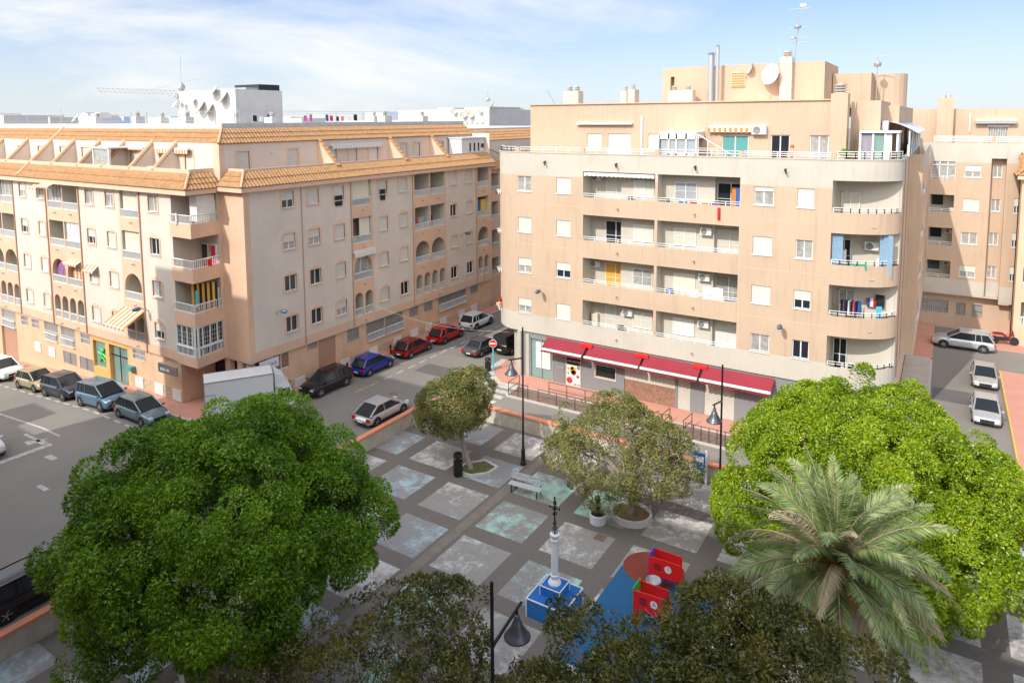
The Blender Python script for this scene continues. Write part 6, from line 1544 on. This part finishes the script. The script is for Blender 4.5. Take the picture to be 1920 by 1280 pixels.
# ====================================================================== BACKGROUND
Fb=thing('white_building','long low white rooftop building with dishes in the distance behind the tiled block','building',(-72,92,0))
m=MB(); m.box(-79,-60.5,90,104,0,20.5,0); m.box(-66,-61,91,100,20.5,20.9,1); part('wall',m,['white_wall','grey_roof'],Fb)
for x,r in ((-67,.5),(-65.2,.6),(-63.8,.6),(-64.4,.4),(-62,.4)): dish(Fb,(x,89.6,19.7 if r>.55 else 20.2),R(40),r,'conc')
m=MB(); m.tube((-61.4,91,20),(-61.4,91,23.5),.05,n=5); m.lathe([(.3,0),(.4,.2),(.2,.5)],(-61.4,91,21.8),8); part('antenna',m,['metal_grey'],Fb); dish(Fb,(-60.4,90.5,21.2),R(-50),.7,'conc')
for i in range(14): x=-75+i*1.0; part('stored_item',MB().box(x,x+.45,89.9,89.98,18.2,18.5+.1*(i%3)),['metal_grey'],Fb)
rr=random.Random(21); mat('far_white',(.62,.66,.72),.9,.3,.05); mat('far_blue',(.46,.54,.64),.9,.3,.05); mat('far_warm',(.64,.60,.56),.9,.2,.05)  # distance haze is mixed into these pale colours
n=0
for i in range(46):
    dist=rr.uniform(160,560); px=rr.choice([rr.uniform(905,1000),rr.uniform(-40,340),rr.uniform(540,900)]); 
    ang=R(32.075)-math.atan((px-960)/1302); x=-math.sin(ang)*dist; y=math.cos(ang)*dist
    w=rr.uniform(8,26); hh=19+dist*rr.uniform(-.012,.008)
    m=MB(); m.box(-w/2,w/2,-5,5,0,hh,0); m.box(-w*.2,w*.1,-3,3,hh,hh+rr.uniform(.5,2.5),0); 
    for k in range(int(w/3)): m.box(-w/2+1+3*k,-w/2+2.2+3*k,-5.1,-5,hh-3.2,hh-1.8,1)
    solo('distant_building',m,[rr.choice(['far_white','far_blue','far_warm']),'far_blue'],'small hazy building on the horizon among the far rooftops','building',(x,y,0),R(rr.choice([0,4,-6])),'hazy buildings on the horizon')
# crane
Cr=thing('tower_crane','faint tower crane jib reaching left above the far rooftops','crane',(-206,139,0))
mat('crane_c',(.55,.42,.36),.7)
m=MB(); A0=Vector((0,0,27.2)); A1=Vector((-16.5,-24,27.9))
for k in range(22):
    a=A0.lerp(A1,k/22); b=A0.lerp(A1,(k+1)/22)
    for dz in (0,1.2): m.tube(a+Vector((0,0,dz)),b+Vector((0,0,dz)),.09,n=4)
    m.tube(a,b+Vector((0,0,1.2)),.07,n=4)
m.tube((-8,-11.6,28.8),(1,1,33),.05,n=4); lpart('jib',m,['crane_c'],Cr)
m=MB(); m.box(-.6,.6,-.6,.6,0,28.3); lpart('mast',m,['crane_c'],Cr)
# rooftop washing lines behind the parapet of the tiled block
wl_=thing('washing_line','thin washing line frame on the flat roof behind the street parapet','washing line',(-47,44,18.42))
m=MB()
for y in (35,39,43,47,51,55): m.tube((1.5,y-44,0),(1.5,y-44,1.15),.02,n=4)
m.tube((1.5,-9,1.12),(1.5,11,1.12),.012,n=4); lpart('line',m,['metal_grey'],wl_)
pal=['cloth_black','cloth_pink','cloth_red','cloth_white','cloth_blue','cloth_purple','cloth_orange','cloth_white','cloth_pink','cloth_black']
desc=dict(cloth_black='black',cloth_pink='pink',cloth_red='red',cloth_white='white',cloth_blue='blue',cloth_purple='purple',cloth_orange='orange')
ys=[35.2,35.8,36.5,40.2,40.8,42.6,43.1,43.8,44.4,45.2,46.0]
for i,y in enumerate(ys):
    c=pal[(i*7)%10]; cloth('hanging_cloth',(-45.5,y,18.42+.48),R(90),rr.uniform(.25,.45),rr.uniform(.35,.6),c,desc[c]+' garment on the rooftop washing line behind the white parapet','laundry','washing on the rooftop line')
# laundry on balconies
def cl(p,rz,w,h,c,lab,g=None): cloth('hanging_cloth',p,rz,w,h,c,lab,'laundry',g)
cl((-38.12,36.6,12.65),R(90),.75,.75,'cloth_black','black cloth hung below the third top floor window of the shaded facade'); cl((-38.12,41.35,12.6),R(90),.6,.85,'cloth_black','black towel hung below the top floor window right of the narrow loggia')
cl((-12.0,42.72,7.5),0,1.25,.95,'cloth_white','large white sheet drying on the second balcony above the awnings'); cl((-13.2,42.75,7.55),0,.5,.6,'stripe_w' if 0 else 'cloth_white','small white towel left of the large sheet')
for i,(x,c,w) in enumerate(((-14.0,'cloth_blue',.55),(-13.3,'cloth_red',.5),(-12.6,'cloth_orange',.4),(-12.0,'cloth_purple',.6))): cl((x,42.7,13.35+.02*i),0,w,.4,c,desc[c]+' cloth over the top right balcony rail of the cream block')
cl((-11.7,42.56,12.75),0,.18,.75,'cloth_red','small red garment hanging below the top balcony rail')
cl((-11.0,43.6,13.2),0,.4,1.5,'cloth_orange','orange towel on the top right balcony'); cl((-10.75,43.5,13.2),0,.4,1.5,'cloth_blue','blue towel at the end of the top right balcony')
for i in range(8): cl((-4.75+.13*i,43.7,7.6),R(70),.35,.85,['cloth_black','cloth_purple','cloth_black','cloth_white','cloth_black','cloth_pink','cloth_black','cloth_blue'][i],['black','purple','black','white','black','pink','black','blue'][i]+' garment on the drying rack of the rounded corner balcony','clothes on the corner balcony rack')
for i,c in enumerate(('cloth_purple','cloth_white','cloth_red','cloth_black','cloth_black')): cl((-3.45+.17*i,44.2,8.1),0,.17 if i<3 else .3,.5 if i<3 else .75,c,desc[c]+' garment pegged on the inner line of the rounded balcony','clothes on the corner balcony rack')
cl((-2.85,43.65,7.55),R(30),.3,.75,'cloth_cyan','bright blue shirt at the right end of the rounded balcony'); cl((-4.0,42.85,10.45),R(5),1.0,.35,'cloth_green','green cloth draped on the rounded balcony rail with blue curtains')
cl((-3.6,43.0,4.75),R(15),.45,.3,'cloth_red','red towel on the lowest rounded balcony'); 
for i in range(4): cl((-4.8+.35*i,42.85,4.5),0,.3,.45,'cloth_white' if i%2 else 'cloth_black',('white' if i%2 else 'black')+' cloth drying on the lowest rounded balcony','clothes on the lowest rounded balcony')
cl((-41.8,26.0,12.35),0,.2,.75,'cloth_white','white towel over the top corner balcony rail of the tiled block'); cl((-40.55,27.3,9.5),R(85),.5,.5,'cloth_red','red and white cloth over the third corner balcony rail'); cl((-40.9,26.6,6.9),0,.35,1.1,'cloth_cyan','light blue garment hanging in the second corner balcony')
for i,(y,c) in enumerate(((45.8,'cloth_blue'),(46.3,'cloth_orange'),(46.7,'cloth_cyan'),(47.9,'cloth_black'))): cl((-38.5,y,9.65),R(90),.35,.9,c,c[6:].replace('cyan','light blue')+' garment in the paired loggias of the shaded facade')
# person on terrace
Pn=thing('person','woman with red hair and a rust coloured top standing on the upper terrace','person',(-7.75,43.5,15.66),0)
def skin_body(parent,pts,edges,rad,mt,name='body',root=0):
    me=bpy.data.meshes.new(name); me.from_pydata(pts,edges,[]); o=bpy.data.objects.new(name,me); COL.objects.link(o)
    md=o.modifiers.new('s','SKIN'); o.modifiers.new('d','SUBSURF').levels=1
    for i,r in enumerate(rad): me.skin_vertices[0].data[i].radius=(r,r)
    me.skin_vertices[0].data[root].use_root=True
    bpy.context.view_layer.update(); nm=bpy.data.meshes.new_from_object(o.evaluated_get(bpy.context.evaluated_depsgraph_get())); bpy.data.objects.remove(o)
    nm.materials.clear(); nm.materials.append(MATS[mt]); nm.polygons.foreach_set('use_smooth',[True]*len(nm.polygons)); return link(name,nm,parent)
pts=[(0,0,.92),(0,0,1.15),(0,-.02,1.36),(0,-.03,1.46),(0,-.04,1.60),(.09,0,.88),(.10,-.02,.48),(.10,.02,.06),(.10,-.12,.03),(-.09,0,.88),(-.10,-.02,.48),(-.10,.02,.06),(-.10,-.12,.03),(.18,-.02,1.34),(.24,-.05,1.10),(.20,-.22,.98),(.18,-.30,.98),(-.18,-.02,1.34),(-.24,-.05,1.10),(-.20,-.22,.98),(-.18,-.30,.98)]
ed=[(0,1),(1,2),(2,3),(3,4),(0,5),(5,6),(6,7),(7,8),(0,9),(9,10),(10,11),(11,12),(2,13),(13,14),(14,15),(15,16),(2,17),(17,18),(18,19),(19,20)]
rad=[.13,.12,.12,.05,.095,.085,.06,.045,.035,.085,.06,.045,.035,.055,.04,.03,.03,.055,.04,.03,.03]
skin_body(Pn,pts,ed,rad,'skin')
me=[(0,0,.9),(0,0,1.15),(0,-.02,1.36),(.18,-.02,1.34),(.235,-.05,1.13),(-.18,-.02,1.34),(-.235,-.05,1.13)]
skin_body(Pn,me,[(0,1),(1,2),(2,3),(3,4),(2,5),(5,6)],[.155,.145,.14,.07,.055,.07,.055],'shirt','top')
skin_body(Pn,[(0,0,.94),(.09,0,.86),(.10,-.02,.48),(.10,.02,.1),(-.09,0,.86),(-.10,-.02,.48),(-.10,.02,.1)],[(0,1),(1,2),(2,3),(0,4),(4,5),(5,6)],[.15,.10,.075,.06,.10,.075,.06],'jersey','trousers')
m=MB(); m.lathe([(.02,-.14),(.09,-.1),(.115,0),(.10,.08),(.02,.12)],(0,.015,1.62),12); lpart('hair',m,['hair'],Pn,smooth=True)
# terrace bits: planters
for i,(x,lab) in enumerate(((-19.9,'small potted plant on the terrace left of the large shutter'),(-9.3,'potted plant on the terrace left of the woman'),(-4.9,'round topiary plant in a white pot on the corner terrace'))):
    t=thing('potted_plant',lab,'plant',(x,43.2,15.66)); m=MB(); m.lathe([(.14,0),(.2,.35),(.02,.33)],(0,0,0),12); lpart('pot',m,['white'],t)
    P=unit(160)*.22+np.array([0,0,.62 if i<2 else 1.3]); link('foliage',leaf_mesh('foliage',P,unit(160),unit(160),np.full(160,.16),np.full(160,.08),'leaf_dark'),t)
    if i==2: m=MB(); m.tube((0,0,.3),(0,0,1.3),.04,n=6); lpart('stem',m,['white'],t)
def chair(loc,rz,label,mt='cloth_black'):
    t=thing('balcony_chair',label,'chair',loc,rz,'chairs on the balconies')
    m=MB(); m.box(-.22,.22,-.22,.22,.42,.46); lpart('seat',m,[mt],t); m=MB(); m.box(-.22,.22,.2,.24,.5,.95); lpart('backrest',m,[mt],t)
    for x in (-.2,.2):
        for y in (-.2,.2): m=MB(); m.tube((x,y,0),(x,y,.45 if y<0 else .95),.02,n=5); lpart('leg',m,['metal_dark'],t)
F=lambda k:3.97+2.97*k
chair((-18.3,43.0,F(0)),R(20),'dark reclining chair on the lowest left balcony above the awnings'); chair((-17.9,43.1,F(3)),R(-30),'dark chair on the top left balcony of the cream block'); chair((-14.9,43.1,F(3)),R(160),'dark chair at the left end of the top right balcony'); chair((-20.4,43.1,F(2)),R(180),'dark chair at the left end of the third left balcony','ac_fan'); chair((-14.9,43.1,F(1)),R(30),'blue chair at the left end of the second right balcony','cloth_blue')
def cabinet(loc,label,w=.6,d=.5,h=1.5,mt='ac'):
    t=thing('storage_cabinet',label,'cabinet',loc,0); m=MB(); m.box(-w/2,w/2,-d/2,d/2,0,h); lpart('cabinet_body',m,[mt],t); m=MB(); m.box(-.01,.01,-d/2-.01,-d/2,.05,h-.05); m.box(.05,.08,-d/2-.03,-d/2,h*.5,h*.65); lpart('door_line',m,['metal_grey'],t)
cabinet((-4.95,43.5,F(2)),'white cabinet by the left blue curtain of the rounded balcony'); cabinet((-20.6,43.9,F(0)),'cream cabinet at the left end of the lowest left balcony',.5,.4,1.3,'shutter_c'); cabinet((-2.75,44.0,F(2)),'low white cabinet by the right blue curtain of the rounded balcony',.7,.4,1.1)
# balcony flowers on the alley side and left curve
for i,(p,lab) in enumerate((((-1.8,59.0,4.2),'orange and yellow flowers in a box on the alley side balcony'),((-28.2,43.4,5.0),'red geraniums at the lowest slit window of the rounded left corner'))):
    t=thing('flower_box',lab,'flower box',p); m=MB(); m.box(-.15,.15,-.5,.5,0,.2); lpart('box',m,['tile_end'],t); P=unit(200)*(np.array([.2,.55,.2]) if i==0 else np.array([.1,.2,.1]))+np.array([0,0,.35]); link('flowers',leaf_mesh('flowers',P,unit(200),unit(200),np.full(200,.14),np.full(200,.1),'palm_fruit' if i==0 else 'cloth_red'),t)

# ---- building behind the viewer (the block the picture is taken from); it shades the plaza
V=thing('apartment_building','tall apartment block the picture is taken from, standing behind the viewer','apartment building',(-20,-8,0))
for (x0,x1,h) in ((-95,-50.8,16.3),(-50.8,-37,31.6),(-37,-31,29.2),(-31,-24,27.8),(-24,-11,26.0),(-11,22,24.4)):
    hs=[]
    for k in range(int(h/3)-1):
        for j in range(int((x1-x0)/3)): a=x0+.9+3*j; hs.append((a,a+1.2,1.4+3*k+2.5,2.6+3*k+2.5,.2,1,2))
    m=MB(); panel(m,flat('x',-.6 if not(x0<0<x1) else -.6,-1),x0,x1,PZ,h,hs,lambda u,z:0); m.box(x0,x1,-14,-.85,PZ,h-.02,0); m.box(x0+.01,x1-.01,-.85,-.61,h-.3,h,0); part('wall_block',m,['peach_b','trim_o','glass'],V)
m=MB(); m.box(-47.5,-46.6,-2,-1,31.5,33.4); m.box(-58,-54,-3,-.7,16.2,18.3); part('chimney',m,['peach_b'],V)

# ====================================================================== WORLD, SUN, CAMERA
w=bpy.data.worlds.new('World'); SC.world=w; w.use_nodes=True; n=w.node_tree.nodes; l=w.node_tree.links
bg=n['Background']; sky=n.new('ShaderNodeTexSky'); sky.sky_type='NISHITA'; sky.sun_disc=False; sky.sun_elevation=math.atan2(1,math.hypot(SUNV.x,SUNV.y)); sky.sun_rotation=math.atan2(-SUNV.x,-SUNV.y)
sky.altitude=20; sky.air_density=1.0; sky.dust_density=.6; sky.ozone_density=2.0
tc=n.new('ShaderNodeTexCoord'); mp=n.new('ShaderNodeMapping'); mp.inputs['Scale'].default_value=(1.0,1.0,3.4); mp.inputs['Rotation'].default_value=(R(8),R(-14),R(20)); l.new(tc.outputs['Generated'],mp.inputs[0])
n1=n.new('ShaderNodeTexNoise'); n1.inputs['Scale'].default_value=1.9; n1.inputs['Detail'].default_value=9; n1.inputs['Roughness'].default_value=.58; n1.inputs['Distortion'].default_value=.35; l.new(mp.outputs[0],n1.inputs['Vector'])
r1=n.new('ShaderNodeMapRange'); r1.inputs[1].default_value=.36; r1.inputs[2].default_value=.66; l.new(n1.outputs['Fac'],r1.inputs[0])
# more cloud towards the west (left of the view), clear to the right
sx=n.new('ShaderNodeSeparateXYZ'); l.new(tc.outputs['Generated'],sx.inputs[0])
rw=n.new('ShaderNodeMapRange'); rw.inputs[1].default_value=-.05; rw.inputs[2].default_value=-.55; rw.inputs[3].default_value=.12; rw.inputs[4].default_value=1.0; l.new(sx.outputs[0],rw.inputs[0])
mu=n.new('ShaderNodeMath'); mu.operation='MULTIPLY'; l.new(r1.outputs[0],mu.inputs[0]); l.new(rw.outputs[0],mu.inputs[1])
rh=n.new('ShaderNodeMapRange'); rh.inputs[1].default_value=.0; rh.inputs[2].default_value=.26; rh.inputs[3].default_value=.72; rh.inputs[4].default_value=0; l.new(sx.outputs[2],rh.inputs[0])
ad=n.new('ShaderNodeMath'); ad.operation='MAXIMUM'; l.new(mu.outputs[0],ad.inputs[0]); l.new(rh.outputs[0],ad.inputs[1])
# added unseen cloud behind the viewer, brighter towards the sun, to lift the shade
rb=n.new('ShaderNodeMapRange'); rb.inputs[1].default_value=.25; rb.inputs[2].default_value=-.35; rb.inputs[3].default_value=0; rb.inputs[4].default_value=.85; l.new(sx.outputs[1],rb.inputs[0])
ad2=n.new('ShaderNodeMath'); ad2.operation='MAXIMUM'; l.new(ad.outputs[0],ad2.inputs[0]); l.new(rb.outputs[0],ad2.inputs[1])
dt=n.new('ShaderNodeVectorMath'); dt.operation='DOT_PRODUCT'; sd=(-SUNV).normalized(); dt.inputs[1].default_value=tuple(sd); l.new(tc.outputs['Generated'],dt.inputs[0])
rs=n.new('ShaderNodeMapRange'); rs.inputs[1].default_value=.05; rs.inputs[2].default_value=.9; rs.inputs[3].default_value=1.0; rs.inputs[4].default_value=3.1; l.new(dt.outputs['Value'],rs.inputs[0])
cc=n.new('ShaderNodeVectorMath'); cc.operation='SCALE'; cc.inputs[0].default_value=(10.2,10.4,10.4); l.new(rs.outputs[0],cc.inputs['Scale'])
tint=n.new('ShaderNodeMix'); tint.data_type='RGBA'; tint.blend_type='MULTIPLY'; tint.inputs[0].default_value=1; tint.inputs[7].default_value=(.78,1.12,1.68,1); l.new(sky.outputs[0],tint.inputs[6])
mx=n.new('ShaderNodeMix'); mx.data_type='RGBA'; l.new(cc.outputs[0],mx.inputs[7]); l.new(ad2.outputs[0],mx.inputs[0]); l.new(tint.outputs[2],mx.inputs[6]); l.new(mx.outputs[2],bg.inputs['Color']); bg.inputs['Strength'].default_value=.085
ld=bpy.data.lights.new('sun','SUN'); ld.energy=3.3; ld.angle=R(.5); ld.color=(1,.95,.87); so=bpy.data.objects.new('sun',ld); COL.objects.link(so); so.rotation_euler=SUNV.normalized().to_track_quat('-Z','Y').to_euler(); so.location=(-20,-60,80)
cam=bpy.data.cameras.new('camera'); co=bpy.data.objects.new('camera',cam); COL.objects.link(co); SC.camera=co
yaw,pit,rol=R(32.0754),R(5.5855),R(-.3214); cy,sy,cp,sp,cr,sr=math.cos(yaw),math.sin(yaw),math.cos(pit),math.sin(pit),math.cos(rol),math.sin(rol)
Fv=Vector((-sy*cp,cy*cp,-sp)); R0=Vector((cy,sy,0)); U0=R0.cross(Fv); Rv=R0*cr+U0*sr; Uv=-R0*sr+U0*cr
Mx=Matrix((Rv,Uv,-Fv)).transposed().to_4x4(); Mx.translation=Vector((0,0,19.0)); co.matrix_world=Mx
cam.sensor_width=36; cam.lens=36*1302.26/1920; cam.shift_y=-(640-350.25)/1920; cam.clip_end=3000; cam.clip_start=.1
SC.view_settings.view_transform='Standard'; SC.view_settings.look='None'; SC.view_settings.exposure=0.20; SC.view_settings.gamma=1
SC.cycles.max_bounces=6; SC.cycles.diffuse_bounces=4; SC.cycles.transmission_bounces=2; SC.cycles.transparent_max_bounces=4; SC.cycles.use_denoising=True
